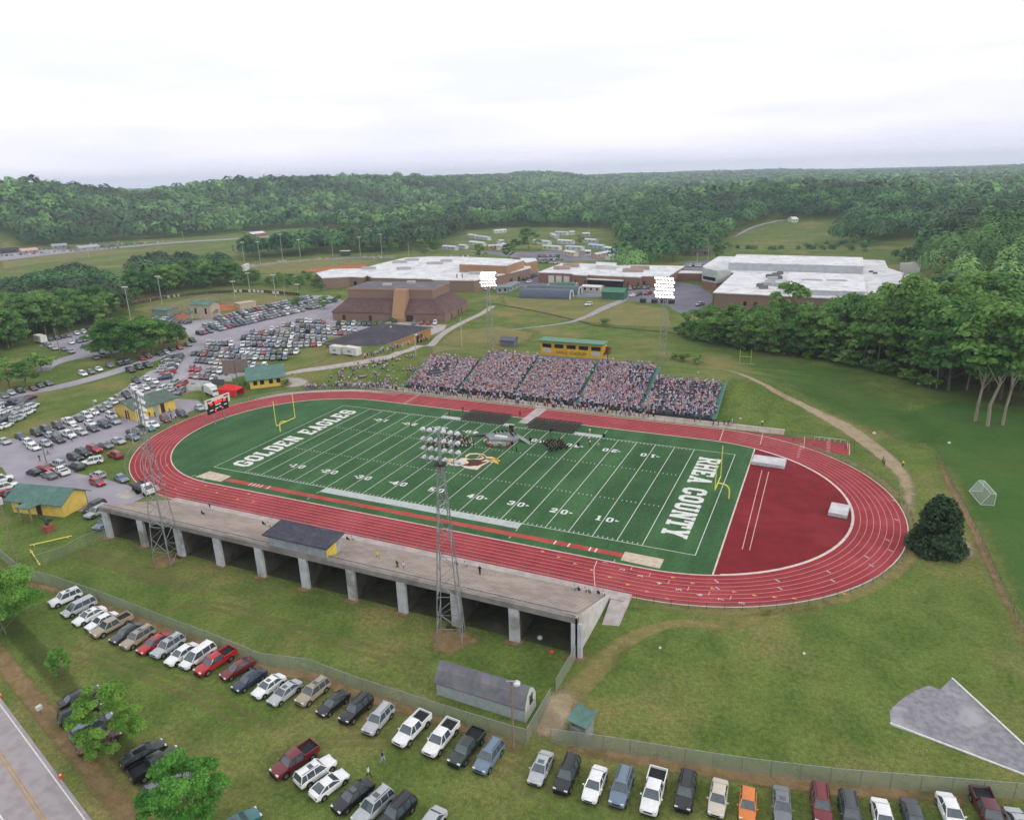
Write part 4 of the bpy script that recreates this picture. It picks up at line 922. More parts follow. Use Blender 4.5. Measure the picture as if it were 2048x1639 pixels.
for i, (u, v, c) in enumerate(((500, 534, 'd8d8d2'), (507, 533, 'd8d8d2'), (536, 528, 'd98a5a'), (560, 526, 'd8d8d2'), (570, 525, 'cfcf90'), (640, 520, 'd9c53a'), (655, 519.5, 'd9c53a'), (663, 519, 'd0633a'), (672, 518.6, '3a8f86'), (712, 517.5, '3a8f86'), (730, 517, 'd8d8d2'), (745, 516.8, 'd8d8d2'), (760, 516.5, 'd8d8d2'))):
    p = at(u, v); m = MB(); m.box((0, 0, 1.0), (3.6, .12, 1.8)); o = m.build('fence_banner', mat('banner '+c, c, None, 3)); o.location = (p.x+.2, p.y-.3, p.z); tag(o, 'coloured banner on the far outfield fence, %s from the left' % ORD[i], 'banner', 'banners on the far outfield fence')

# ------------------------------------------------------------------ poles and light towers
M_WOOD = mat('pole wood', '8a7c6c', '776a5c', 2, .9, .2)
M_POLE = mat('concrete pole', 'b5b3ad', 'a5a39d', 2, .8, .2)
M_LAMP = mat('lamp housing', 'd4d4d6', 'c2c2c6', 3, .35, .5, metal=.2)
M_LIT = emis('lit flood lamp', (1, .97, .93), 7.0)
def light_tower(c, h, base, top, rz, lit, label, face, rows, cols, sx, sz, lr, zr0):
    t = thing('light_tower', c, label, 'light tower', 'lattice light towers round the stadium', rz)
    b = MB(); n = 12; hz = zr0
    zs = [hz*(1-(1-k/n)**1.15) for k in range(n+1)]
    def w(z): return base+(top-base)*z/hz
    cor = [(-1, -1), (1, -1), (1, 1), (-1, 1)]
    for a in cor:
        for k in range(n): b.tube((a[0]*w(zs[k]), a[1]*w(zs[k]), zs[k]), (a[0]*w(zs[k+1]), a[1]*w(zs[k+1]), zs[k+1]), .085, 5)
    b.build('legs', M_STEEL, t); b = MB()
    for k in range(n):
        for i in range(4):
            p, q = cor[i], cor[(i+1) % 4]; z0, z1 = zs[k], zs[k+1]
            if k % 2: p, q = q, p
            b.tube((p[0]*w(z0), p[1]*w(z0), z0), (q[0]*w(z1), q[1]*w(z1), z1), .045, 4)
            if k % 2 == 0: b.tube((p[0]*w(z1), p[1]*w(z1), z1), (q[0]*w(z1), q[1]*w(z1), z1), .045, 4)
    b.build('bracing', M_STEEL, t)
    b = MB(); b.tube((0, 0, hz-1), (0, 0, h), .22, 6); b.build('top_mast', M_STEEL, t)
    fr = Matrix.Rotation(face-rz, 4, 'Z')
    b = MB()
    for r_ in range(rows):
        z_ = hz+.6+r_*sz; p = fr @ Vector((-cols*sx/2, 0, z_)); q = fr @ Vector((cols*sx/2, 0, z_)); b.tube(p, q, .07, 5)
    for x in (-cols*sx/3, cols*sx/3):
        b.tube(fr @ Vector((x, 0, hz-.4)), fr @ Vector((x, 0, hz+.6+(rows-1)*sz)), .07, 5)
    b.build('cross_arms', M_STEEL, t)
    b = MB(); b.box((0, 0, hz+.1), (1.6, 1.6, .1)); b.build('service_platform', M_DKSTEEL, t)
    prof = [(.08, -.42), (.2, -.4), (lr*.8, -.05), (lr, .12)]
    pm = MB(); pm.lathe((0, 0, 0), prof, 10); me = None; lens = None
    for r_ in range(rows):
        for k in range(cols):
            x = (k-(cols-1)/2+(.22 if r_ % 2 else -.22)*lit)*sx; p = fr @ Vector((x, .35, hz+.6+r_*sz))
            if me is None:
                o = pm.build('flood_lamp', M_LAMP, t); me = o.data
                lm = MB(); lm.lathe((0, 0, .1), [(lr*.97, 0), (lr*.97, .03)], 10); lo = lm.build('lamp_lens', M_LIT if lit else mat('lamp glass', 'c9ccd0', None, 2, .1, .6), o); lens = lo.data
            else:
                o = link('flood_lamp', me, t); lo = link('lamp_lens', lens, o)
            o.location = p; dirv = fr.to_3x3() @ Vector((0, 1, -.42)); o.rotation_euler = dirv.to_track_quat('Z', 'Y').to_euler()
    return t
c = at(905, 1272, 0); light_tower((82.1, -35.7, 0), 31.5, 1.75, .35, R(20), False, 'unlit lattice light tower in front of the middle of the concrete grandstand', 0, 4, 6, 1.02, 1.3, .36, 26.6)
light_tower((25.4, -34.9, 0), 31.0, 1.75, .35, R(10), False, 'unlit lattice light tower near the left end of the concrete grandstand', R(-25), 5, 6, 1.05, 1.3, .36, 24.8)
p = at(1324, 722); hh = height_to(p, 553); light_tower(p, hh, 1.6, .35, R(15), True, 'lattice light tower with blazing lamps behind the right end of the home bleachers', R(172), 6, 6, 1.12, 1.2, .50, hh-7.1)
p = at(981, 694); hh = height_to(p, 545); light_tower(p, hh, 1.5, .3, R(15), True, 'lattice light tower with blazing lamps behind the left half of the home bleachers', R(205), 5, 6, .95, 1.15, .44, hh-5.2)

def pole(u, v, vt, label, r_=.16, m=M_WOOD, lamp=None, arm=None, group='utility and light poles', name='utility_pole', cat='pole'):
    p = at(u, v); h = height_to(p, vt); t = thing(name, p, label, cat, group)
    b = MB(); b.tube((0, 0, 0), (0, 0, h), r_, 7, r2=r_*.65); b.build('shaft', m, t)
    if arm:
        b = MB(); b.box((0, 0, h-.7), (2.4, .12, .14), rz=arm-1); b.box((0, 0, h-1.6), (1.8, .1, .12), rz=arm-1); b.build('cross_arm', m, t)
    if lamp:
        b = MB(); b.box((0, 0, h), (lamp, .15, .15), rz=.4)
        b.build('lamp_bar', M_STEEL, t)
        for k in range(4 if lamp > 2 else 1):
            b = MB(); x = (k-1.5)*lamp/3.6 if lamp > 2 else .6; b.lathe((x*math.cos(.4), x*math.sin(.4), h-.25), [(.2, .3), (.42, .1), (.42, -.15)], 8); b.build('lamp', M_LAMP, t)
    return t
pole(1027, 1497, 1362, 'brown wooden pole with a small lamp beside the gate and shed', .15, lamp=1.2)
pole(35, 1130, 990, 'grey wooden pole with transformers by the left picture edge', .16, arm=1.6)
b_ = [o for o in bpy.data.objects if o.get('label', '').startswith('grey wooden pole with transf')][0]
for x in (-.7, .7):
    b = MB(); b.lathe((x, -.3, 12.0), [(.38, 0), (.4, .1), (.4, 1.1), (.3, 1.2)], 10); b.build('transformer', mat('pale transformer', 'bfc2c4', None, 2, .5), b_)
pole(267, 888, 805, 'white flag pole with a small flag in front of the left lot', .09, M_POLE, name='flag_pole', cat='flag pole')
pole(195, 843, 800, 'thin grey lamp pole among the cars of the left lot', .1, M_POLE, lamp=1.2)
pole(120, 706, 655, 'wooden utility pole on the grass of the upper left lot', .16, arm=1.2)
pole(93, 925, 890, 'thin dark leaning post at the corner of the left lot', .08, M_DKSTEEL)
pole(832, 712, 668, 'wooden pole with lamp in front of the dark roofed field house', .15, M_POLE, lamp=1.2)
pole(924, 694, 634, 'bare pale pole on the slope left of the bleachers', .16, M_POLE)
for i, (u, v, vt) in enumerate(((262, 640, 573), (325, 610, 552), (412, 0, 0), (470, 597, 562), (500, 583, 545), (552, 598, 549), (569, 590, 572), (596, 588, 568), (669, 572, 550))):
    if v: pole(u, v, vt, 'ball field light pole by the car lot, %s from the left' % ORD[i], .17, M_POLE, lamp=2.6 if i not in (6, 8) else None, group='light poles of the near ball field')
for i, (u, v, vt) in enumerate(((489, 524, 484), (521, 528, 483), (566, 522, 468), (601, 515, 479), (666, 512, 483), (721, 512, 474), (746, 500, 461), (764, 510, 468), (818, 512, 484))):
    pole(u, v, vt, 'slender light pole of the far ball field, %s from the left' % ORD[i], .2, M_POLE, lamp=2.8 if i not in (4, 8) else None, group='light poles of the far ball field')
for i, (u, v, vt) in enumerate(((1415, 535, 496), (1394, 530, 505), (1833, 527, 510), (1323, 520, 505), (1017, 490, 475), (178, 515, 503), (107, 405, 385), (367, 480, 463), (1178, 470, 420))):
    pole(u, v, vt, 'distant thin pole, %s of the scattered ones beyond the school roofs' % ORD[i], .18, M_POLE, arm=1.5 if i % 2 else None, group='distant poles')
# transmission tower and small things
def frame_goal(name, u, v, w_, h, rz, label, m, back=True):
    p = at(u, v); t = thing(name, p, label, 'goal', None, rz); return t
# small yellow practice goal
p = at(1490, 728); t = thing('goal_post', p, 'small green and yellow practice goal post on the far grass', 'goal post', None, R(10))
b = MB(); b.box((0, 0, .1), (6, 1.4, .1)); b.build('base', mat('green metal', '5f8f5a', None, 2), t)
b = MB(); b.tube((-1.8, 0, 0), (-1.8, 0, 5), .1); b.tube((1.8, 0, 0), (1.8, 0, 5), .1); b.tube((-1.8, 0, 2.6), (1.8, 0, 2.6), .1); b.build('frame', mat('green yellow metal', 'a3b05a', None, 2), t)
# soccer goal
def soccer_goal():
    a, b2, c2, d2 = at(1988.5, 1011, 0), at(1977, 1006, 0), at(1958, 1010, 0), at(1945, 982, 0)
    F1 = at(1988, 1011, 0); F2 = at(1974, 975+24, 0)
    org = F1; rz = R(100); t = thing('soccer_goal', org, 'white framed soccer goal with net on the greener field', 'soccer goal', None, rz)
    W_, Hh, D_ = 6.4, 2.44, 2.3; wm = mat('white metal', 'd2d5d6', None, 2, .4, .4)
    b = MB(); b.path([(0, 0, 0), (0, 0, Hh), (W_, 0, Hh), (W_, 0, 0)], .07, 6); b.build('front_frame', wm, t)
    b = MB(); b.path([(0, 0, Hh), (0, .9, Hh), (0, D_, .05), (0, 0, .05)], .05, 5); b.path([(W_, 0, Hh), (W_, .9, Hh), (W_, D_, .05), (W_, 0, .05)], .05, 5); b.tube((0, D_, .05), (W_, D_, .05), .05, 5); b.tube((0, .9, Hh), (W_, .9, Hh), .04, 5); b.build('back_frame', wm, t)
    b = MB(); b.quad((0, 0, Hh), (W_, 0, Hh), (W_, .9, Hh), (0, .9, Hh)); b.quad((0, .9, Hh), (W_, .9, Hh), (W_, D_, .06), (0, D_, .06)); b.poly([(0.02, 0, .06), (0.02, D_, .06), (0.02, .9, Hh), (0.02, 0, Hh)]); b.poly([(W_-.02, 0, .06), (W_-.02, D_, .06), (W_-.02, .9, Hh), (W_-.02, 0, Hh)])
    b.build('net', link_mat('goal net', 'c4ccc6', .28), t)
soccer_goal()
# fallen yellow goal pipes
for a, b2, lab in (((60, 1092), (144, 1073), 'long yellow pipe lying on the grass left of the grandstand'), ((61, 1101), (80, 1131), 'short yellow pipe lying on the grass by the fence')):
    A, B = at(*a, 0), at(*b2, 0); m_ = MB(); L = (B-A).length; m_.tube((-L/2, 0, .22), (L/2, 0, .22), .1, 8); 
    for k in (-.4, .4): m_.box((k*L, 0, .07), (.15, .5, .14))
    o = m_.build('goal_pipe', M_GPOST); o.location = (A+B)/2; o.rotation_euler = (0, 0, math.atan2(B.y-A.y, B.x-A.x)); tag(o, lab, 'pipe', 'yellow goal pipes on the grass')
# traffic cones, white post
for i, (u, v, lab) in enumerate(((122, 1553, 'orange traffic cone on the road verge, nearer one'), (1, 1392, 'orange traffic cone at the left picture edge'))):
    p = at(u, v, .03); t = thing('traffic_cone', p, lab, 'traffic cone', 'cones along the road'); om = mat('orange plastic', 'd4502a', None, 3, .5)
    b = MB(); b.box((0, 0, .03), (.5, .5, .06)); b.lathe((0, 0, .06), [(.19, 0), (.14, .25)], 12); b.lathe((0, 0, .5), [(.075, 0), (.03, .28)], 12); b.build('cone', om, t)
    b = MB(); b.lathe((0, 0, .31), [(.14, 0), (.075, .19)], 12); b.build('reflective_band', M_WHITE, t)
p = at(82, 1428, 0); t = thing('mail_box', p, 'small white box on a post beside the road verge', 'box'); b = MB(); b.box((0, 0, .45), (.1, .1, .9)); b.build('post', M_WOOD, t); b = MB(); b.box((0, 0, 1.05), (.5, .6, .5)); b.build('box', M_WHITE, t)
for i, (u, v, s_, lab) in enumerate(((1104, 1305, .35, 'orange ball shaped jug on the grass under the grandstand end'), (1080, 1277, .4, 'small white box under the end bay of the grandstand'), (1320, 1296, .2, 'tiny white scrap on the lawn right of the grandstand'), (1608, 1307, .2, 'tiny white scrap in the middle of the right lawn'), (1748, 868, .45, 'pale stone beside the dirt path'), (1898, 887, .4, 'pale stone on the greener grass'))):
    p = at(u, v); b = MB(); b.lathe((0, 0, 0), [(s_*.7, 0), (s_, s_*.5), (s_*.8, s_*1.0), (s_*.3, s_*1.3)], 10); o = b.build(['jug', 'box', 'scrap', 'scrap', 'stone', 'stone'][i], mat(['orange plastic', 'white paint', 'white paint', 'white paint', 'pale stone', 'pale stone'][i], 'c9c4bd', None, 3)); o.location = p; tag(o, lab, ['jug', 'box', 'litter', 'litter', 'stone', 'stone'][i])
# dark statue of a bird on a brick pedestal
p = at(98, 1062, 0); t = thing('statue', p, 'dark green bird statue on a red brick pedestal in front of the yellow building', 'statue')
b = MB(); b.box((0, 0, .6), (1.5, 1.5, 1.2)); b.box((0, 0, 1.25), (1.7, 1.7, .12)); b.build('pedestal', mat('red brick', '96553f', '85483a', 3), t)
b = MB(); gm = mat('dark bronze', '2f4a3c', '263b31', 2, .5, .4)
b.lathe((0, 0, 1.3), [(.15, 0), (.35, .3), (.45, .8), (.3, 1.3), (.18, 1.5), (.22, 1.65), (.1, 1.85)], 10)
b.build('body', gm, t)
for s in (-1, 1):
    b = MB(); b.loft([[(s*.2, -.1, 2.3), (s*.2, .1, 2.3), (s*.2, .1, 1.9), (s*.2, -.1, 1.9)], [(s*1.1, -.05, 2.9), (s*1.1, .1, 2.9), (s*1.1, .1, 2.2), (s*1.1, -.05, 2.2)], [(s*2.1, -.02, 3.0), (s*2.1, .05, 3.0), (s*2.1, .05, 2.8), (s*2.1, -.02, 2.8)]]); b.build('wing', gm, t)

for uv in ([(560, 1500), (700, 1480), (860, 1490), (1010, 1540), (1150, 1630)], [(90, 1290), (250, 1330), (420, 1400), (560, 1480)], [(260, 1240), (420, 1210), (620, 1270), (860, 1330)]):
    P_ = [Vector((q[0], q[1], 0)) for q in P2(*uv)]
    for s_ in (-.8, .8): ribbon('tyre_track', [(q.x+s_*.3, q.y+s_) for q in P_], 1.1, WORN2, .017+.001*s_, n=10, nw=4)
# ------------------------------------------------------------------ buildings
def brick(name, c1, c2, c3=None):
    if name in MATS: return MATS[name]
    m, nt, b = base_mat(name); b.inputs['Roughness'].default_value = .9; b.inputs['Specular IOR Level'].default_value = .15
    co = coords(nt, True)
    w_ = N(nt, 'ShaderNodeTexWave', Scale=1.1, Distortion=.3, Detail=1); w_.bands_direction = 'Z'; nt.links.new(co, w_.inputs['Vector'])
    f = noise(nt, co, 1.2, 5, .7); g = noise(nt, co, .12, 3, .5)
    col = mix_rgb(nt, ramp(nt, f, .3, .7), lin(c1), lin(c2)); col = mix_rgb(nt, ramp(nt, g, .4, .65), col, tuple(x*.88 for x in lin(c1)))
    col = mix_rgb(nt, ramp(nt, w_.outputs['Fac'], .86, .98), col, tuple(x*.8 for x in lin(c1)))
    nt.links.new(col, b.inputs['Base Color']); MATS[name] = m; return m
M_BRICK = brick('tan brown brick', '8c7569', '7f695d'); M_BRICK2 = brick('warm tan brick', 'a98668', '9b795c'); M_BRICK3 = brick('red brown brick', '8d6a5b', '815f51')
M_GLASS = mat('dark glass', '1c2226', '12171a', 1, .15, .5); M_DOOR = mat('dark door', '3b2c27', '32251f', 2, .6); M_AC = mat('pale roof unit', 'b3b1b3', 'a3a1a4', .8, .6, .4)
M_GRROOF = mat('green shingle roof', '5a7a72', '506e67', 1.2, .8, .2, world=True, c3='66857c', scale2=.3)
M_YELW = mat('yellow block wall', 'd9bd62', 'cdb057', .7, .8, .2, world=True, c3='cdb46c', scale2=.15)
M_DKROOF = mat('dark shingle roof', '4a474f', '3f3d45', .9, .9, .15, world=True, c3='55515a', scale2=.12)
M_BRROOF = mat('brown shingle roof', '665050', '594545', .9, .9, .15, world=True, c3='6e5855', scale2=.12)
M_GREYR = mat('grey flat roof', '6d6a71', '625f67', .3, .9, .15, world=True, c3='78757c', scale2=.06)
M_TRIM = mat('white trim', 'd2cfcc', 'c4c1be', 2, .6, .3)
class Frame:
    """local rectangle on the ground: origin o, axis s (first side) and t (second side)"""
    def __init__(f, A, B, Cc=None, depth=None):
        f.o = Vector((A[0], A[1], 0)); v = Vector((B[0]-A[0], B[1]-A[1], 0)); f.L = v.length; f.s = v.normalized(); f.t = Vector((-f.s.y, f.s.x, 0))
        if Cc is not None:
            k = (Vector((Cc[0], Cc[1], 0))-f.o).dot(f.t); f.D = abs(k)
            if k < 0: f.t = -f.t
        else: f.D = depth
    def p(f, s, t, z): v = f.o+f.s*s+f.t*t; return Vector((v.x, v.y, z))
    def box(f, mb, s0, s1, t0, t1, z0, z1, mi=0):
        vs = [f.p(a, b, z) for z in (z0, z1) for a, b in ((s0, t0), (s1, t0), (s1, t1), (s0, t1))]
        fs = [(3, 2, 1, 0), (4, 5, 6, 7), (0, 1, 5, 4), (1, 2, 6, 5), (2, 3, 7, 6), (3, 0, 4, 7)]
        if f.s.cross(f.t).z < 0: fs = [q[::-1] for q in fs]
        mb.add(vs, fs, mi); return mb
def windows(fr, par, off, side, items, m=None, name='window', proud=.06):
    """items: (pos, width, z0, z1) along a side 's0' t=0 , 's1' t=D , 't0' s=0, 't1' s=L"""
    for a, w_, z0, z1 in items:
        b = MB()
        if side == 's0': fr.box(b, a, a+w_, -proud, .05, z0, z1)
        elif side == 's1': fr.box(b, a, a+w_, fr.D-.05, fr.D+proud, z0, z1)
        elif side == 't0': fr.box(b, -proud, .05, a, a+w_, z0, z1)
        else: fr.box(b, fr.L-.05, fr.L+proud, a, a+w_, z0, z1)
        b.build(name, m or M_GLASS, par, off)
def fbox(fr, name, m, par, off, *a):
    b = MB(); fr.box(b, *a); return b.build(name, m, par, off)
# gambrel shed by the gate
def shed():
    A, B, Cc = at(874, 1388, 0), at(1050, 1444, 0), at(1078, 1413, 0); f = Frame(A, B, Cc); off = A; t = thing('gambrel_shed', A, 'long pale shed with grey gambrel shingle roof beside the gate', 'shed')
    fbox(f, 'wall', mat('pale blue siding', 'a9b3b8', '9ca6ab', 1.5, .7, .3), t, off, 0, f.L, 0, f.D, 0, 2.1)
    D = f.D; prof = [(-.25, 2.0), (D*.2, 3.35), (D*.5, 4.05), (D*.8, 3.35), (D+.25, 2.0), (D+.25, 1.85), (-.25, 1.85)]
    b = MB(); b.loft([[f.p(-.2, y, z) for y, z in prof], [f.p(f.L+.05, y, z) for y, z in prof]]); b.build('roof', mat('grey shingles', '717076', '64636a', 1.2, .9, .15, world=True, c3='7c7a80', scale2=.3), t, off)
    b = MB(); pr = [(0, 0), (0, 2.1), (D*.2, 3.25), (D*.5, 3.95), (D*.8, 3.25), (D, 2.1), (D, 0)]; b.loft([[f.p(f.L+.0, y, z) for y, z in pr], [f.p(f.L+.12, y, z) for y, z in pr]]); b.build('gable_wall', mat('cream siding', 'c3c6bd', 'b5b8af', 1.5, .7, .3), t, off)
    windows(f, t, off, 't1', [(D*.38, D*.26, 1.9, 2.9)], M_GLASS, proud=.2); 
    b = MB(); 
    for z in (1.85, 2.95): f.box(b, f.L+.1, f.L+.26, D*.36, D*.66, z-.06, z+.02)
    b.build('window_frame', mat('green trim', '3f5a4a', None, 1), t, off)
shed()
def kiosk():
    p = at(1164, 1467, 0); t = thing('ticket_booth', p, 'small grey booth with green shed roof near the gate', 'booth', None, R(-12)); g = mat('grey plywood', '8f9492', '7f8482', 1.5, .8)
    b = MB(); b.box((0, 0, .6), (2.0, 1.9, 1.2)); b.box((-.95, 0, 1.7), (.12, 1.9, 1.0)); b.box((.95, 0, 1.7), (.12, 1.9, 1.0)); b.box((0, .9, 1.7), (1.8, .12, 1.0)); b.box((0, -.9, 2.1), (1.8, .1, .25)); b.build('wall', g, t)
    b = MB(); b.add([(-1.35, -1.3, 2.25), (1.35, -1.3, 2.25), (1.35, 1.3, 2.7), (-1.35, 1.3, 2.7), (-1.35, -1.3, 2.37), (1.35, -1.3, 2.37), (1.35, 1.3, 2.82), (-1.35, 1.3, 2.82)], [(3, 2, 1, 0), (4, 5, 6, 7), (0, 1, 5, 4), (1, 2, 6, 5), (2, 3, 7, 6), (3, 0, 4, 7)]); b.build('roof', M_GRROOF, t)
    b = MB(); b.box((0, -.7, 1.25), (1.8, .5, .08)); b.build('counter', mat('pale counter', 'b5b3ab', None, 2), t)
kiosk()
def gable(f, par, off, s0, s1, t0, t1, ze, zr, ov, m, name='roof'):
    b = MB(); tm = (t0+t1)/2; sl = (zr-ze)/((t1-t0)/2)
    pr = [(t0-ov, ze-ov*sl), (tm, zr), (t1+ov, ze-ov*sl), (t1+ov, ze-ov*sl-.22), (tm, zr-.25), (t0-ov, ze-ov*sl-.22)]
    b.loft([[f.p(s0-ov, y, z) for y, z in pr], [f.p(s1+ov, y, z) for y, z in pr]]); return b.build(name, m, par, off)
def gable_fill(f, b, s, t0, t1, z0, zr):
    b.loft([[f.p(s-.1, t0, z0), f.p(s-.1, t1, z0), f.p(s-.1, (t0+t1)/2, zr)], [f.p(s+.1, t0, z0), f.p(s+.1, t1, z0), f.p(s+.1, (t0+t1)/2, zr)]])
def yellow_left():
    A, B, Cc = at(129, 1034, 0), at(176, 1008, 0), at(52, 1014, 0); f = Frame(A, B, Cc); f.D = 12.5; off = A; t = thing('yellow_building', A, 'yellow building with green roof left of the concrete grandstand', 'building')
    b = MB(); f.box(b, 0, f.L, 0, f.D*.45, 0, 3.2); f.box(b, .0, f.L, f.D*.45, f.D, 0, 3.2); g = Frame(f.p(0, 0, 0), f.p(0, f.D, 0), f.p(f.L, 0, 0))
    gable_fill(g, b, .15, 0, f.L, 3.1, 4.8); gable_fill(g, b, g.L-.15, 0, f.L, 3.1, 4.8); b.build('wall', M_YELW, t, off)
    gable(g, t, off, 0, g.L, 0, g.D, 3.35, 5.1, .8, M_GRROOF)
    b = MB(); f.box(b, -3.4, .2, f.D*.34, f.D*.62, 2.9, 3.1); b.build('porch_roof', M_GRROOF, t, off)
    b = MB(); f.box(b, -3.2, -3.0, f.D*.36, f.D*.38, 0, 2.9); f.box(b, -3.2, -3.0, f.D*.58, f.D*.6, 0, 2.9); b.build('porch_post', M_WOOD, t, off)
    windows(f, t, off, 't0', [(f.D*.42, 1.2, 0, 2.2), (f.D*.72, 1.6, 1.1, 2.2)], M_DOOR, 'door')
    b = MB(); f.box(b, f.L-.05, f.L+.1, .0, .18, 0, 3.2); b.build('corner_trim', mat('dark green trim', '33453c', None, 1), t, off)
yellow_left()
def yellow_mid():
    A, B = at(274, 842, 0), at(352, 817, 0); f = Frame(A, B, at(234, 836, 0)); f.D = 9.5; off = A; t = thing('yellow_building', A, 'long yellow building with grey green roof behind the left light tower', 'building')
    fbox(f, 'wall', M_YELW, t, off, 0, f.L, 0, f.D, 0, 3.6); gable(f, t, off, 0, f.L, 0, f.D, 3.7, 5.4, .9, mat('grey green roof', '5d6c64', '53615a', 1, .85, .15, world=True, c3='677670', scale2=.3))
    b = MB(); gable_fill(f, b, .15, 0, f.D, 3.5, 5.1); gable_fill(f, b, f.L-.15, 0, f.D, 3.5, 5.1); b.build('gable_wall', M_YELW, t, off)
    windows(f, t, off, 's0', [(f.L*.44, f.L*.13, .2, 2.9)], mat('grey shutter', '9aa09c', None, 1), 'shutter'); windows(f, t, off, 's0', [(f.L*.62, f.L*.1, 0, 2.8)], M_DOOR, 'doorway')
    windows(f, t, off, 't0', [(3.2, 1.6, 0, 2.6)], M_DOOR, 'door')
yellow_mid()
def concession():
    A, B = at(501, 778, 0), at(569, 770, 0); f = Frame(A, B, at(540, 750, 0)); f.D = 7; off = A; t = thing('concession_stand', A, 'yellow concession stand with green roof and four dark windows by the far curve', 'building')
    fbox(f, 'wall', M_YELW, t, off, 0, f.L, 0, f.D, 0, 3.3)
    b = MB(); L = f.L; b.add([f.p(-1, -1.6, 3.0), f.p(L+.8, -1.6, 3.0), f.p(L+.8, f.D+.6, 5.2), f.p(-1, f.D+.6, 5.2), f.p(-1, -1.6, 3.2), f.p(L+.8, -1.6, 3.2), f.p(L+.8, f.D+.6, 5.4), f.p(-1, f.D+.6, 5.4)], [(3, 2, 1, 0), (4, 5, 6, 7), (0, 1, 5, 4), (1, 2, 6, 5), (2, 3, 7, 6), (3, 0, 4, 7)]); b.build('roof', M_GRROOF, t, off)
    b = MB(); f.box(b, 0, L, f.D-.3, f.D, 3.3, 5.0); b.build('rear_wall', M_YELW, t, off)
    windows(f, t, off, 's0', [(L*k, L*.12, 1.1, 2.5) for k in (.1, .3, .56, .78)])
concession()
def gym():
    A, B, Cc = at(666, 640, 0), at(891, 645, 0), at(966, 619, 0); f = Frame(A, B, Cc); L, D = f.L, f.D; off = A; t = thing('gymnasium', A, 'large brick gymnasium with sloping brown shingle skirts and flat grey top', 'school building')
    b = MB(); f.box(b, 0, L, 0, D, 0, 4.0); b.build('lower_wall', M_BRICK, t, off)
    i0, i1, j0, j1 = L*.10, L*.86, D*.2, D*.92; zs, zt = 9.5, 13.6
    b = MB(); lo = [f.p(-.5, -.5, 3.9), f.p(L+.5, -.5, 3.9), f.p(L+.5, D+.5, 3.9), f.p(-.5, D+.5, 3.9)]; hi = [f.p(i0, j0, zs), f.p(i1, j0, zs), f.p(i1, j1, zs), f.p(i0, j1, zs)]
    b.loft([lo, hi]); b.build('skirt_roof', M_BRROOF, t, off)
    b = MB(); f.box(b, i0, i1, j0, j1, zs-.1, zt-.15); b.build('upper_wall', M_BRICK, t, off)
    b = MB(); f.box(b, i0-.15, i1+.15, j0-.15, j1+.15, zt-.15, zt+.1); b.build('flat_roof', M_GREYR, t, off)
    b = MB(); f.box(b, i0-.25, i1+.25, j0-.25, j0-.1, zt-.3, zt+.25); f.box(b, i0-.25, i0-.1, j0-.1, j1, zt-.3, zt+.25); f.box(b, i1+.1, i1+.25, j0-.1, j1, zt-.3, zt+.25); b.build('parapet', M_BRICK2, t, off)
    # slanted fin walls by the entrance
    for s in (L*.60,):
        b = MB(); pr = [(-1.5, 0), (-1.5, 1.6), (j0-3.0, zt+.3), (j0+.8, zt+.3), (j0+.8, 0)]; b.loft([[f.p(s-3, y, z) for y, z in pr], [f.p(s+3, y, z) for y, z in pr]]); b.build('entrance_fin', M_BRICK2, t, off)
    windows(f, t, off, 's0', [(L*.09, 1.6, 0, 2.6), (L*.33, 1.4, 0, 2.6), (L*.665, 3.2, 0, 3)], M_DOOR, 'door')
    windows(f, t, off, 't1', [(D*.25, 1.6, 0, 2.5), (D*.55, 1.8, 0, 2.7), (D*.7, 1.4, 0, 2.7)], M_DOOR, 'door')
    for a, c in ((.34, .5), (.5, .75)): fbox(f, 'roof_unit', M_AC, t, off, L*a, L*a+4, D*c, D*c+2.6, zt+.05, zt+1.1)
gym()
def fieldhouse():
    A, B, Cc = at(653, 706, 0), at(757, 716, 0), at(858, 674, 0); f = Frame(A, B, Cc); L, D = f.L, f.D; off = A; t = thing('field_house', A, 'low brick field house with dark shingle roof beside the grass slope', 'building')
    fbox(f, 'wall', M_BRICK, t, off, 0, L, 0, D, 0, 4.2); 
    b = MB(); f.box(b, L, L+.15, 0, D, 0, 4.1); b.build('side_wall', brick('sunlit side brick', 'b28a4f', 'a57d45'), t, off)  # thin skin on the right face, sunlight painted into a lighter brick colour
    b = MB(); lo = [f.p(-.8, -.8, 4.2), f.p(L+.9, -.8, 4.2), f.p(L+.9, D+.8, 4.2), f.p(-.8, D+.8, 4.2)]; hi = [f.p(L*.42, D*.28, 6.6), f.p(L*.6, D*.28, 6.6), f.p(L*.6, D*.75, 6.6), f.p(L*.42, D*.75, 6.6)]; b.loft([lo, hi]); b.build('roof', M_DKROOF, t, off)
    b = MB(); f.box(b, -.85, L+.95, -.85, -.7, 3.85, 4.25); f.box(b, L+.8, L+.98, -.7, D+.8, 3.85, 4.25); b.build('fascia', mat('tan fascia', '9b7f63', None, 1), t, off)
    windows(f, t, off, 't1', [(D*.08, D*.22, 0, 2.9), (D*.7, 2.2, 0, 2.9), (D*.78, 1.4, 0, 2.9)], M_DOOR, 'doorway', proud=.22)
    b = MB(); p = f.p(L*.62, D*.6, 6.1); b.lathe(p, [(.3, 0), (.35, .5), (.5, .6), (.1, .9)], 8); b.build('roof_vent', M_TRIM, t, off)
fieldhouse()
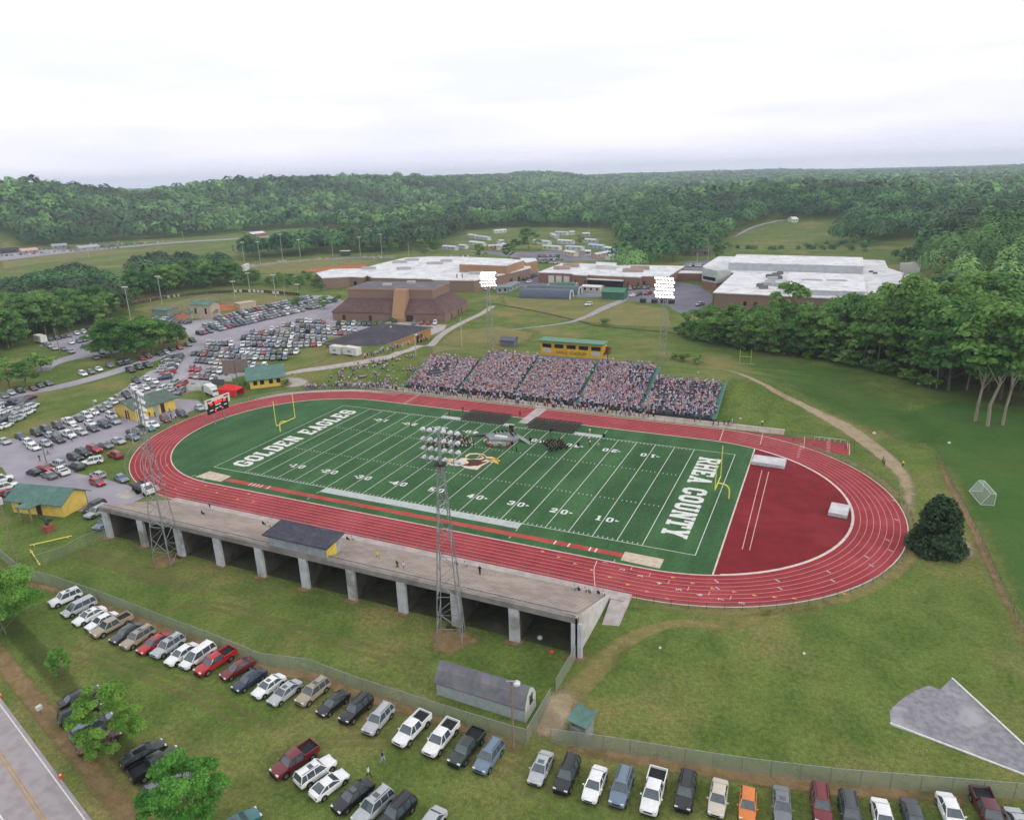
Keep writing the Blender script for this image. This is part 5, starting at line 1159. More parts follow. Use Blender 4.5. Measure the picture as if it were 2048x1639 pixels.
def flat_block(par, off, uv, z, zb, mroof, mwall, trim=True, wname='wall'):
    pts = [(p.x, p.y) for p in px(*uv, z=z)]; b = MB(); b.prism(pts, zb, z-.25); b.build(wname, mwall, par, off)
    c = Vector((sum(p[0] for p in pts)/len(pts), sum(p[1] for p in pts)/len(pts))); ex = [tuple(c+(Vector(p)-c)*1.006) for p in pts]
    b = MB(); b.prism(ex, z-.25, z+.15); b.build('roof', mroof, par, off); return pts
def unit(par, off, u, v, z, w_=5, d_=2.5, h=1.5, rz=.3, m=None):
    p = at(u, v, z); b = MB(); b.box((p.x, p.y, z+h/2+.1), (w_, d_, h), rz=rz); b.box((p.x, p.y, z+h+.15), (w_*.7, d_*.7, .2), rz=rz); b.build('roof_unit', m or M_AC, par, off)
def wall_item(par, off, pts, i, a0, a1, z0, z1, m, name, proud=.08):
    A, B = Vector(pts[i]), Vector(pts[(i+1) % len(pts)]); f = Frame(A, B, depth=.1); 
    c = sum((Vector(p) for p in pts), Vector((0, 0)))/len(pts); 
    if (c-A).dot(f.t.to_2d()) < 0: f.t = -f.t
    b = MB(); f.box(b, f.L*a0, f.L*a1, -proud, .05, z0, z1); return b.build(name, m, par, off)
def school_a():
    p0 = at(800, 570, 0); off = p0; t = thing('school_building', p0, 'wide brick school with white flat roofs behind the gymnasium', 'school building'); z = 6.5
    near = [(634, 546), (645, 556), (699, 553), (725, 554.5), (735, 551), (745, 555), (862, 558), (866, 560), (948, 561), (1008, 548.5), (1061, 535.5), (1056, 530), (1022, 518), (931, 514), (861, 513.5), (811, 515.5), (758, 528), (723, 537.5), (668, 538)]
    pts = flat_block(t, off, near, z, 0, M_ROOFW, M_BRICK)
    wall_item(t, off, pts, 3, .0, 1, 1.2, 5.2, M_BRICK3, 'recess_wall'); wall_item(t, off, pts, 5, .43, .48, 2, 4.2, M_TRIM, 'window'); wall_item(t, off, pts, 5, .5, .54, 2, 4.2, M_TRIM, 'window'); wall_item(t, off, pts, 5, .7, .74, 2, 4.2, M_TRIM, 'window')
    wall_item(t, off, pts, 7, .02, .4, 3.8, 5.8, mat('pale panel', 'b9bcb4', None, 1), 'panel_band'); wall_item(t, off, pts, 7, .02, .4, 2.4, 3.7, M_GLASS, 'window')
    wall_item(t, off, pts, 9, .2, .3, 0, 3, M_DOOR, 'door'); wall_item(t, off, pts, 9, .5, .58, 0, 3, M_DOOR, 'door'); wall_item(t, off, pts, 2, .3, .5, 1, 4, M_GLASS, 'window')
    flat_block(t, off, [(918.4, 527.9), (1012.5, 531.3), (1048, 519.8), (941.3, 517.5)], 11.5, z-.1, M_ROOFW, M_BRICK2, wname='hall_wall')
    flat_block(t, off, [(1052, 525), (1075, 521), (1070, 516.5), (1040, 516.5)], 9.0, 0, M_ROOFW, M_BRICK2, wname='wing_wall')
    for u, v, w_ in ((738, 539, 9), (808, 539, 9), (800, 526, 10), (824, 521.5, 10), (870, 528.5, 11), (893, 523.5, 8), (955, 549, 10), (985, 552, 5)): unit(t, off, u, v, z, w_, 3, 1.6, .35)
    for u, v in ((914, 556), (925, 556)): 
        p = at(u, v, z); b = MB(); b.tube((p.x, p.y, z), (p.x, p.y, z+2.4), .35, 8); b.build('flue', M_BRICK3, t, off)
    flat_block(t, off, [(650, 556.5), (699, 558.5), (699, 557), (655, 555)], 3.6, 3.2, M_ROOFW, M_TRIM, wname='canopy')
school_a()
def school_b():
    p0 = at(1200, 575, 0); off = p0; t = thing('school_building', p0, 'brick school with white flat roof and three garage doors in the middle distance', 'school building'); z = 6.2
    uv = [(1077, 544.5), (1143.5, 547), (1148, 549.5), (1173, 551), (1176, 549.5), (1248, 553), (1252, 553.5), (1280, 554.5), (1284, 552), (1337, 552.5), (1368, 532.5), (1124, 526.5)]
    pts = flat_block(t, off, uv, z, 0, M_ROOFW, M_BRICK3)
    for a in (.3, .53, .76): wall_item(t, off, pts, 0, a, a+.17, .2, 4.6, M_TRIM, 'garage_door')
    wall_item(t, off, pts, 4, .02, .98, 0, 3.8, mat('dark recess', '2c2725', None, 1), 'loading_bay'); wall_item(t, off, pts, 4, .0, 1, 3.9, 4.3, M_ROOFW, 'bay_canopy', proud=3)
    for i, a in ((2, .1), (2, .85), (6, .1), (6, .85), (8, .05)): wall_item(t, off, pts, i, a, a+.08, .4, 3.4, M_GLASS, 'window')
    for u, v, w_ in ((1124, 539, 10), (1142, 534, 10), (1266, 544, 12), (1280, 539, 11)): unit(t, off, u, v, z, w_, 4, 2.0, .2, mat('brown roof unit', 'a8938a', None, 1))
    flat_block(t, off, [(1192, 530), (1233, 532), (1233, 526), (1192, 524)], z+2.4, z-.1, M_ROOFW, M_TRIM, wname='raised_wall')
    flat_block(t, off, [(1345, 546), (1404, 546.5), (1404, 542.5), (1352, 541)], 4.6, 0, M_ROOFW, M_BRICK3, wname='link_wall')
school_b()
def school_c():
    p0 = at(1560, 605, 0); off = p0; t = thing('school_building', p0, 'newest school with large white roofs half hidden by the wood on the right', 'school building'); z = 9.0
    uv = [(1427, 585), (1640, 595), (1735, 600), (1800, 600), (1835, 590), (1822, 552), (1775, 536), (1768, 521), (1438, 513), (1406, 533), (1432, 545), (1470, 545)]
    pts = flat_block(t, off, uv, z, 0, M_ROOFW, M_BRICK)
    flat_block(t, off, [(1457.4, 525), (1727, 532), (1724.7, 515), (1475, 509)], z+4.2, z-.1, M_ROOFW, mat('grey ribbed panel', 'b5b8bd', 'a8abb0', .4, .6, .3, world=True), wname='clerestory')
    flat_block(t, off, [(1567, 578), (1731.4, 583), (1727, 549), (1578.7, 544.5)], z+2.4, z-.1, M_ROOFW, mat('grey ribbed panel', 'b5b8bd'), wname='hall_wall')
    wall_item(t, off, pts, 0, .0, .006, 1, 8, M_GLASS, 'corner_glazing')
    for a, w_, z0, z1 in ((.84, .06, 5.2, 6.4), (.93, .025, 4, 5.6), (.97, .025, 4, 5.6), (.86, .04, 1.5, 2.6), (.3, .03, 4, 5.6), (.4, .03, 4, 5.6)): wall_item(t, off, pts, 0, a, a+w_, z0, z1, M_GLASS, 'window')
    wall_item(t, off, pts, 1, .1, .35, 4, 5.6, M_GLASS, 'window')
    f = Frame(at(1406, 585, 0), at(1432, 590, 0), at(1430, 560, 0)); 
    q = px((1405, 534), (1432, 540), (1433, 553), (1431, 560), z=z+1)
    b = MB(); P0, P1 = at(1404, 577, 0), at(1432, 583, 0); d_ = (P1-P0).normalized(); n_ = Vector((-d_.y, d_.x, 0)); b.prism([(P0.x, P0.y), (P1.x, P1.y), ((P1+n_*9).x, (P1+n_*9).y), ((P0+n_*9).x, (P0+n_*9).y)], 0, 4.5); b.build('entrance_wall', M_BRICK3, t, off)
    b = MB(); g = P0-n_*.3-d_*.3; h_ = P1-n_*.3+d_*.3; b.prism([(g.x, g.y), (h_.x, h_.y), ((h_+n_*9).x, (h_+n_*9).y), ((g+n_*9).x, (g+n_*9).y)], 4.5, 11.2); b.build('entrance_tower', mat('pale green panel', 'b3bbb5', 'a6aea8', .5, .5, .3), t, off)
    b = MB(); g2 = g-n_*.06+d_*1; h2 = h_-n_*.06-d_*1; b.add([(g2.x, g2.y, 5.4), (h2.x, h2.y, 5.4), (h2.x, h2.y, 7.2), (g2.x, g2.y, 7.2)], [(0, 1, 2, 3)]); b.build('glazing', M_GLASS, t, off)
    # curved parapet at the right end
    P0, P1 = at(1797, 560, 0), at(1836, 566, 0); b = MB(); cc = [P0.lerp(P1, k/10)+Vector((0, 0, 0)) for k in range(11)]
    for k in range(10):
        a_, c_ = cc[k], cc[k+1]; hz = [9.4+3.8*(i/10)**2.2 for i in (k, k+1)]; o_ = Vector((0, 2.5, 0))
        b.add([(a_.x, a_.y, 0), (c_.x, c_.y, 0), (c_.x, c_.y, hz[1]), (a_.x, a_.y, hz[0]), (a_.x, a_.y+2.5, 0), (c_.x, c_.y+2.5, 0), (c_.x, c_.y+2.5, hz[1]), (a_.x, a_.y+2.5, hz[0])], [(0, 1, 2, 3), (7, 6, 5, 4), (3, 2, 6, 7), (1, 5, 6, 2), (0, 3, 7, 4)])
    b.build('curved_parapet', M_TRIM, t, off)
    rg = random.Random(3)
    for u, v in ((1485, 536), (1515, 536), (1552, 537), (1590, 538), (1640, 541)): unit(t, off, u, v, z, 3, 3, 2.2, .1, M_TRIM)
    for u, v in ((1538, 555), (1545, 560), (1552, 552), (1560, 549), (1556, 558), (1531, 571), (1540, 567), (1549, 572), (1520, 574), (1527, 578)): unit(t, off, u, v, z, rg.uniform(2.5, 5), 2, 1.5, rg.uniform(0, .5), rg.choice([M_AC, mat('dark roof unit', '6f6e73', None, 1)]))
    for u, v in ((1742, 545), (1750, 548)): unit(t, off, u, v, z, 2, 1, .8, .2, mat('dark roof unit', '6f6e73', None, 1))
    for u, v in ((1624, 561), (1673, 562)): unit(t, off, u, v, z+2.4, 9, 2, .5, .05)
    b = MB(); A, B = at(1432, 583, z), at(1410, 555, z)
school_c()
# quonset huts
def quonset(u0, v0, u1, v1, w_, h, m, label):
    A, B = at(u0, v0, 0), at(u1, v1, 0); f = Frame(A, B, depth=w_)
    if f.t.dot(CF) < 0: f.t = -f.t
    t = thing('quonset_hut', A, label, 'hut', 'rounded sheet metal huts behind the field'); b = MB(); n = 12
    rg = [[f.p(s, w_/2-w_/2*math.cos(PI*i/n), h*math.sin(PI*i/n)) for i in range(n+1)] for s in (0, f.L)]
    b.loft(rg); b.build('shell', m, t, A)
    b = MB(); b.loft([[f.p(f.L+.02, w_/2-w_/2*.99*math.cos(PI*i/n), h*.98*math.sin(PI*i/n)) for i in range(n+1)], [f.p(f.L+.2, w_/2-w_/2*.99*math.cos(PI*i/n), h*.98*math.sin(PI*i/n)) for i in range(n+1)]]); b.build('end_wall', mat('pale green panel', 'b3bbb5'), t, A)
    b = MB(); f.box(b, f.L+.15, f.L+.3, w_*.38, w_*.62, 0, h*.7); b.build('door', M_DOOR, t, A)
M_HUT = mat('blue grey sheet', '4d5a68', '45515e', .6, .5, .4, world=True); M_HUTG = mat('green sheet', '3f6a58', '37604e', .6, .5, .4, world=True)
quonset(1038, 596, 1138, 599, 10, 4.6, M_HUT, 'blue grey rounded hut at the edge of the dry grass, front one')
quonset(1052, 586, 1155, 590, 9, 4.2, M_HUT, 'blue grey rounded hut, middle one behind the front hut')
quonset(1105, 578, 1150, 579, 8, 3.6, M_HUTG, 'small green rounded hut at the back of the hut group')
def box_building(u0, v0, u1, v1, w_, h, mw, mr, label, name='outbuilding', cat='building', group=None, gab=0, wins=0, mtrim=None):
    A, B = at(u0, v0), at(u1, v1); zb = A.z; f = Frame(A, B, depth=w_)
    if f.t.dot(CF) < 0: f.t = -f.t
    t = thing(name, A, label, cat, group); b = MB(); f.box(b, 0, f.L, 0, w_, zb-.5, zb+h); b.build('wall', mw, t, A)
    if gab:
        gable(f, t, A, 0, f.L, 0, w_, zb+h+.02, zb+h+gab, .4, mr)
        b = MB(); gable_fill(f, b, .12, 0, w_, zb+h-.05, zb+h+gab*.9); gable_fill(f, b, f.L-.12, 0, w_, zb+h-.05, zb+h+gab*.9); b.build('gable_wall', mw, t, A)
    else:
        b = MB(); f.box(b, -.25, f.L+.25, -.25, w_+.25, zb+h, zb+h+.25); b.build('roof', mr, t, A)
    if wins:
        n = wins
        for k in range(n):
            b = MB(); s = f.L*(k+.5)/n; f.box(b, s-.55, s+.55, -.06, .05, zb+h*.35, zb+h*.75); b.build('window', M_GLASS, t, A)
    return t
M_GREYW = mat('grey siding', '8d9298', '80858b', .8, .7); M_WHW = mat('white siding', 'cfd0cc', 'c2c3bf', .8, .7, world=False)
box_building(1203, 598, 1247, 600, 8, 4, M_HUTG, mat('green sheet roof', '4f8068', None, 1), 'green sheet metal shed right of the rounded huts', 'metal_shed', 'shed', gab=1.6)
box_building(1164, 583, 1200, 585, 5, 3, mat('pinkish mobile wall', 'bfb4b0', None, 1), M_TRIM, 'pale mobile classroom behind the rounded huts', 'mobile_classroom', 'mobile building', gab=.7, wins=3)
box_building(994, 587, 1016, 586, 9, 3.4, M_GREYW, mat('grey metal roof', '7d848a', None, 1), 'grey mobile classroom left of the rounded huts', 'mobile_classroom', 'mobile building', gab=.8, wins=2)
box_building(1018, 585, 1040, 575, 6, 3.2, M_GREYW, mat('grey metal roof', '7d848a', None, 1), 'narrow grey mobile classroom beside the rounded huts', 'mobile_classroom', 'mobile building', gab=.6, wins=3)
box_building(1000, 693, 1028, 694, 6, 2.6, mat('dark grey wall', '6b6c78', None, 1), mat('dark grey roof', '5d5e69', None, 1), 'low dark grey shed behind the top of the bleachers', 'storage_shed', 'shed', gab=.8)
# near ball field
M_BLK = mat('tan block wall', 'b3a48f', 'a69782', .6, .8, world=True)
box_building(384, 637, 424, 638, 7, 7.0, M_BLK, M_GRROOF, 'tan two storey ball field press box with green roof', 'ball_field_press_box', 'press box', gab=1.2, wins=2)
box_building(305, 630, 336, 632, 7, 3.0, mat('grey block wall', '8f948f', None, .6), M_GRROOF, 'grey dugout with green roof left of the ball field press box', 'dugout', 'dugout', 'ball field dugouts', gab=.6)
box_building(480, 619, 513, 614, 6, 2.8, M_BLK, mat('tan flat roof', 'b9a892', None, .5), 'tan dugout right of the ball field press box', 'dugout', 'dugout', 'ball field dugouts')
box_building(372, 637, 384, 638, 4, 3.2, M_BLK, M_GRROOF, 'small tan store left of the ball field press box', 'store_room', 'shed', gab=.8); box_building(425, 637, 437, 636, 4, 3.2, M_BLK, M_GRROOF, 'small tan store right of the ball field press box', 'store_room', 'shed', gab=.8)
fence('backstop', P2((345, 634), (372, 622), (402, 612), (440, 610), (472, 614)), 5.5, 'tall thin backstop net behind the clay infield', M_LINK2, 6, M_STEEL, .09, cat='backstop')
box_building(680, 512, 696, 512, 6, 4, mat('dark green wall', '3c4a40', None, 1), M_TRIM, 'dark score hut of the far ball field', 'score_hut', 'hut')
box_building(485, 543, 494, 538, 2, 4, M_WHW, M_TRIM, 'white board at the corner of the far ball field', 'score_board', 'board')
# white trailers by the field house
def trailer(u0, v0, u1, v1, label, h=2.6, w_=2.6, m=M_WHW, group='cargo trailers by the field house'):
    A, B = at(u0, v0), at(u1, v1); f = Frame(A, B, depth=w_)
    if f.t.dot(CF) < 0: f.t = -f.t
    z = A.z; t = thing('cargo_trailer', A, label, 'trailer', group); b = MB(); f.box(b, 0, f.L, 0, w_, z+.6, z+.6+h); b.build('body', m, t, A)
    b = MB(); f.box(b, -.05, f.L+.05, -.05, w_+.05, z+.6+h, z+.68+h); b.build('roof', M_TRIM, t, A)
    for s in (.42, .56):
        for yy_ in (0, w_): 
            b = MB(); b.tube(f.p(f.L*s, yy_-.12, z+.36), f.p(f.L*s, yy_+.12, z+.36), .36, 10); b.build('wheel', M_BLACK, t, A)
    b = MB(); f.box(b, f.L*.3, f.L*.6, -.05, 0, z+1.5, z+2.3); b.build('door_panel', mat('grey lettered panel', '8c979f', None, 2), t, A)
trailer(660, 709, 681, 710, 'white camper trailer beside the field house wall, left one'); trailer(687, 711, 713, 714, 'white cargo trailer beside the field house wall, right one')
trailer(69, 684, 83, 688, 'pale box trailer parked at the left end of the upper left lot', m=M_WHW)
# red tent, white signs, sign boards
def tent():
    p = at(463, 790); t = thing('canopy_tent', p, 'bright red canopy tent behind the scoreboard', 'tent', None, R(10)); r_ = mat('red canvas', 'd42a2e', 'c02226', 1.5, .7)
    b = MB(); b.loft([[(-3.4, -2, 2.2), (3.4, -2, 2.2), (3.4, 2, 2.2), (-3.4, 2, 2.2)], [(-1.8, -.1, 3.4), (1.8, -.1, 3.4), (1.8, .1, 3.4), (-1.8, .1, 3.4)]]); b.build('canopy', r_, t)
    b = MB(); b.box((0, 2, 1.1), (6.8, .06, 2.2)); b.box((-3.4, 0, 1.1), (.06, 4, 2.2)); b.box((0, -2, 1.2), (6.8, .06, 1.9)); b.build('side_cloth', r_, t)
    b = MB(); 
    for x in (-3.4, 3.4):
        for y in (-2, 2): b.tube((x, y, 0), (x, y, 2.2), .05, 5)
    b.build('pole', M_STEEL, t)
tent()
for i, (u, v, w_, h, m, lab) in enumerate(((390, 782, 5, 2.0, M_WHW, 'white banner board left of the white truck'), (400, 777, 3, 1.8, M_WHW, 'small white banner board in the middle of three'), (409, 774, 3, 1.8, M_WHW, 'small white banner board nearest the lot'), (451, 764, 5, 1.9, M_WHW, 'white banner board below the tall sign boards'), (437, 771, 4.5, 1.9, mat('dark banner', '55585f', None, 1), 'dark banner board below the tall sign boards'), (498, 749, 5, 2.1, M_WHW, 'white banner board above the concession stand, left'), (510, 746, 4.5, 2.1, M_WHW, 'white banner board above the concession stand, right'))):
    p = at(u, v); t = thing('banner_board', p, lab, 'banner board', 'banner boards along the lot fence', R(14)); b = MB(); b.box((0, 0, 1.2), (w_, .12, h)); b.build('panel', m, t); b = MB(); b.tube((-w_/2, .1, 0), (-w_/2, .1, 2.3), .06); b.tube((w_/2, .1, 0), (w_/2, .1, 2.3), .06); b.build('posts', M_STEEL, t)
p = at(474, 764); t = thing('sign_board', p, 'tall brown backed sign board on posts in front of the car rows', 'sign board', None, R(14))
b = MB(); b.box((-2.2, 0, 5.2), (4.2, .2, 4.6)); b.box((2.3, 0, 5.6), (4.2, .2, 4.6)); b.build('panel', mat('brown plywood', '85776f', '786a63', 1, .8), t); b = MB()
for x in (-4.4, 0, 4.5): b.tube((x, .2, 0), (x, .2, 8), .16)
b.build('posts', M_WOOD, t)
# mobile homes
mh = [(935, 475, 950, 477), (951, 478, 975, 481), (990, 467, 1013, 465), (1060, 474, 1073, 471), (1110, 470, 1133, 471), (1165, 473, 1178, 473), (1066, 487, 1096, 490), (1100, 473, 1110, 478), (1115, 487, 1143, 489), (1084, 499, 1118, 501), (1130, 500, 1163, 502), (1128, 510, 1148, 513), (1167, 485, 1191, 487), (1176, 496, 1205, 499), (1207, 502, 1243, 507), (1193, 517, 1222, 511), (1219, 520, 1241, 516), (1262, 522, 1282, 515), (885, 499, 910, 501), (917, 497, 930, 498), (938, 490, 965, 493), (978, 499, 1003, 497), (1003, 500, 1012, 494), (1170, 510, 1180, 510), (1140, 470, 1150, 469), (1000, 488, 1008, 487)]
mhc = ['cfd0cc', 'c9cccd', 'c2c6ca', 'd0cdbf', 'cfd0cc', 'aab5c2', 'c8c9c6', 'b9bcb4', 'cbd0d2', 'd0cdbf', 'cfd0cc', 'cdbf9f', 'b9c2c9', '9fb2c6', '9fb2c6', 'b59a86', 'd3cfbf', 'cfd0cc', 'b5bbc4', 'c8c9c6', 'c9cccd', 'b58f78', 'cfd0cc', 'cfcdb5', 'cfd0cc', 'cfd0cc']
cn = {'cfd0cc': 'white', 'c9cccd': 'white', 'c2c6ca': 'pale grey', 'd0cdbf': 'cream', 'aab5c2': 'blue grey', 'c8c9c6': 'off white', 'b9bcb4': 'grey', 'cbd0d2': 'white', 'cdbf9f': 'tan', 'b9c2c9': 'pale blue', '9fb2c6': 'light blue', 'b59a86': 'brown', 'd3cfbf': 'cream', 'b5bbc4': 'grey blue', 'b58f78': 'reddish tan', 'cfcdb5': 'yellowish'}
order = sorted(range(len(mh)), key=lambda i: mh[i][0])
for i, q in enumerate(mh):
    box_building(*q, 4.4, 3.2, mat('siding '+mhc[i], mhc[i], None, .6), mat('mobile home roof %d' % (i % 3), ['c9cbd0', 'b9c0cc', 'd6d6d6'][i % 3], None, .5), '%s mobile home, %s from the left of the trailer park behind the schools' % (cn[mhc[i]], ORD[order.index(i)]), 'mobile_home', 'mobile home', 'mobile homes behind the schools', gab=.8, wins=3)
# distant houses and shops
far = [(505, 474, 531, 471, 'a0694f', 'd6d6d6', 'brick house with white roof below the left hill', 'house'), (936, 434, 953, 434, 'a8452f', '9c3b2c', 'red roofed shop on the far highway, left one', 'shop'), (972, 432, 988, 432, 'b8392c', 'b03026', 'red roofed shop on the far highway, right one', 'shop'), (1160, 423, 1171, 422, 'd2d0cd', 'd2d0cd', 'small white building on the far slope', 'building'), (10, 384, 20, 384, 'b5aeb4', '9c949c', 'pale house on the crest of the left hill, left one', 'house'), (92, 389, 102, 389, 'c9b8c0', 'cdb9c4', 'pale house on the crest of the left hill, right one', 'house'), (-2, 509, 40, 505, '4a4148', '3c363c', 'dark roofed petrol station at the left picture edge', 'shop'), (45, 509, 78, 506, '9c8f90', 'c9a89c', 'petrol station canopy shop at the left', 'shop'), (105, 499, 135, 497, '8b8c90', '9a9da0', 'grey workshop below the left hill', 'workshop'), (160, 503, 200, 499, '9b9a9c', 'aaa9ac', 'low grey workshop with many parked cars', 'workshop'), (1585, 445, 1596, 444, 'cfd0cc', 'd6d6d6', 'white farm house on the cleared hill', 'house'), (1338, 480, 1353, 478, 'b9bcb4', 'a9adb2', 'pale house among the trees of the right hill', 'house'), (1918, 522, 1940, 523, 'b07a70', 'b0504a', 'red roofed house behind the right wood', 'house'), (1920, 407, 1930, 407, 'cfd0cc', 'b9c0cc', 'far white house on the right', 'house'), (1380, 512, 1420, 512, '6f6660', '5c5550', 'long dark roofed building beyond the white school', 'building'), (720, 380, 730, 380, 'cfd0cc', 'd6d6d6', 'tiny white house high on the wooded hill', 'house'), (755, 437, 765, 437, 'cfd0cc', 'd6d6d6', 'tiny white house at the foot of the wooded hill', 'house')]
for u0, v0, u1, v1, cw, crf, lab, nm in far:
    box_building(u0, v0, u1, v1, 9, 3.6, mat('far wall '+cw, cw, None, .5), mat('far roof '+crf, crf, None, .5), lab, nm, nm, gab=2.0, wins=2)

for i, (u, v) in enumerate(((1286, 605), (1309, 606), (1327, 606), (1343, 607))):
    p = at(u, v); t = thing('dumpster', p, 'dark rubbish container on the edge of the paved yard, %s from the left' % ORD[i], 'dumpster', 'rubbish containers behind the field', R(8)); b = MB(); b.add([(-1.4, -.8, .15), (1.4, -.8, .15), (1.4, .8, .15), (-1.4, .8, .15), (-1.6, -1.0, 1.6), (1.6, -1.0, 1.6), (1.6, 1.0, 2.0), (-1.6, 1.0, 2.0)], [(3, 2, 1, 0), (0, 1, 5, 4), (1, 2, 6, 5), (2, 3, 7, 6), (3, 0, 4, 7)]); b.build('bin', mat('dark container', '33373a', None, 1), t); b = MB(); b.add([(-1.65, -1.05, 1.62), (1.65, -1.05, 1.62), (1.65, 1.05, 2.05), (-1.65, 1.05, 2.05)], [(0, 1, 2, 3)]); b.build('lid', M_BLACK, t)
# ------------------------------------------------------------------ cars
def paint_mat():
    m, nt, b = base_mat('car paint'); oi = nt.nodes.new('ShaderNodeObjectInfo'); co = coords(nt, False)
    k = mix_rgb(nt, ramp(nt, noise(nt, co, 2.5, 4, .6), .3, .7), (.9, .9, .9), (1.05, 1.05, 1.05))
    nt.links.new(mix_rgb(nt, 1.0, oi.outputs['Color'], k, 'MULTIPLY'), b.inputs['Base Color'])
    b.inputs['Roughness'].default_value = .28; b.inputs['Specular IOR Level'].default_value = .5; b.inputs['Coat Weight'].default_value = .4; b.inputs['Coat Roughness'].default_value = .08
    return m
M_PAINT = paint_mat()
M_CGLASS = mat('car glass', '4a565c', '39444a', 1.2, .06, .9); M_TYRE = mat('tyre rubber', '1b1b1d', '141416', 6, .8); M_RIM = mat('alloy rim', 'a5a7ab', '8c8e93', 5, .35, .5, metal=.7)
M_HEAD = mat('head lamp', 'd9dde0', None, 8, .1, .7); M_TAIL = mat('tail lamp', '8e1a1c', None, 8, .2, .6); M_TRIMB = mat('black trim', '1d1e20', '151618', 5, .6); M_BED = mat('bed liner', '26272a', '1c1d20', 4, .8)
# kind: length, width, wheel r, lower-body stations (x, zbottom, ztop, half width), greenhouse (x rear base, x rear top, x front top, x front base, z belt, z roof)
KIND = {
 'sedan': dict(L=4.75, W=1.82, r=.33, st=[(-2.37, .42, .80, .70), (-2.28, .30, .93, .80), (-1.7, .22, 1.0, .88), (-.9, .2, 1.0, .91), (.9, .2, .98, .91), (1.5, .22, .90, .89), (2.1, .28, .80, .82), (2.33, .36, .70, .72), (2.37, .42, .60, .66)], gh=(-1.75, -1.0, .32, 1.12, .97, 1.44)),
 'coupe': dict(L=4.5, W=1.78, r=.33, st=[(-2.25, .42, .82, .68), (-2.15, .30, .95, .78), (-1.6, .22, 1.0, .87), (.8, .2, .96, .89), (1.4, .22, .88, .87), (2.0, .28, .76, .8), (2.22, .36, .66, .7), (2.25, .42, .58, .64)], gh=(-1.95, -.85, .15, 1.05, .95, 1.36)),
 'suv': dict(L=4.75, W=1.88, r=.37, st=[(-2.37, .48, .95, .82), (-2.30, .36, 1.05, .89), (-1.7, .28, 1.08, .93), (.95, .28, 1.06, .94), (1.5, .30, 1.02, .92), (2.15, .34, .96, .86), (2.33, .42, .84, .78), (2.37, .5, .7, .72)], gh=(-2.30, -1.98, .35, 1.02, 1.05, 1.74)),
 'minivan': dict(L=5.0, W=1.95, r=.35, st=[(-2.5, .46, .95, .84), (-2.42, .32, 1.05, .92), (-1.7, .24, 1.06, .96), (.95, .24, 1.02, .97), (1.6, .26, .95, .94), (2.2, .32, .84, .86), (2.46, .4, .72, .76), (2.5, .46, .62, .7)], gh=(-2.42, -2.15, .55, 1.55, 1.03, 1.74)),
 'hatchback': dict(L=4.2, W=1.75, r=.32, st=[(-2.1, .42, .88, .74), (-2.02, .30, .96, .82), (-1.4, .22, .98, .87), (.7, .2, .96, .88), (1.3, .22, .9, .86), (1.85, .28, .8, .8), (2.07, .36, .7, .7), (2.1, .42, .6, .64)], gh=(-2.0, -1.5, .2, 1.0, .95, 1.48)),
 'pickup': dict(L=5.6, W=1.98, r=.40, st=[(-2.8, .55, .98, .9), (-2.76, .48, 1.05, .96), (-.75, .40, 1.06, .97), (1.35, .40, 1.10, .97), (1.8, .42, 1.08, .95), (2.5, .46, 1.02, .9), (2.75, .5, .9, .84), (2.8, .56, .75, .78)], gh=(-.78, -.62, .72, 1.38, 1.09, 1.80)),
}
def body_mesh(k):
    d = KIND[k]; mb = MB(); rings = []
    for x, zb, zt, w in d['st']:
        rings.append([(x, -w*.86, zb), (x, -w, zb+.14), (x, -w*1.0, zb+.62*(zt-zb)), (x, -w*.93, zt-.04), (x, -w*.80, zt), (x, w*.80, zt), (x, w*.93, zt-.04), (x, w, zb+.62*(zt-zb)), (x, w, zb+.14), (x, w*.86, zb)])
    mb.loft([r[::-1] for r in rings]); W = d['W']/2; r = d['r']; L = d['L']
    wx = (-L*.29 if k != 'pickup' else -1.72, L*.305)
    for x in wx:
        for s in (-1, 1): mb.tube((x, s*(W*.995-.06), r*1.02), (x, s*(W*1.0+.005), r*1.02), r*1.22, 14, mi=1)
    mb.box((L/2-.06, 0, .40), (.16, W*1.5, .14), mi=1); mb.box((-L/2+.06, 0, .45), (.16, W*1.5, .14), mi=1)
    a, b_, c, e, zb, zr = d['gh']; wb, wt = W*.90, W*.70
    # roof panel and pillars
    mb.loft([[(b_-.05, -wt+.0, zr-.015), (b_-.05, wt, zr-.015), (b_-.05, wt*.9, zr+.03), (b_-.05, -wt*.9, zr+.03)], [(c+.05, -wt, zr-.02), (c+.05, wt, zr-.02), (c+.05, wt*.9, zr+.02), (c+.05, -wt*.9, zr+.02)]])
    mids = {'sedan': (-.35,), 'coupe': (-.55,), 'suv': (-.5, -1.45), 'minivan': (-.3, -1.5), 'hatchback': (-.45,), 'pickup': (.3,)}[k]
    for s in (-1, 1):
        for p, q in (((a, s*wb, zb), (b_, s*wt, zr)), ((e, s*wb, zb), (c, s*wt, zr))): mb.tube(p, q, .05, 5)
        for x in mids:
            t = .5; mb.tube((x, s*(wb+.005), zb), (x, s*(wt+.005), zr), .045, 5)
    if k == 'suv':
        for s in (-1, 1): mb.tube((b_+.1, s*wt*.82, zr+.09), (c-.2, s*wt*.82, zr+.09), .03, 5, mi=1)
    if k == 'pickup':
        for s in (-1, 1): mb.box((-1.77, s*.92, 1.2), (1.95, .1, .34))
        mb.box((-2.74, 0, 1.2), (.1, 1.84, .34)); mb.box((-1.77, 0, 1.075), (1.9, 1.74, .04), mi=2)
        mb.box((-.83, 0, 1.25), (.08, 1.8, .4))
    return mb
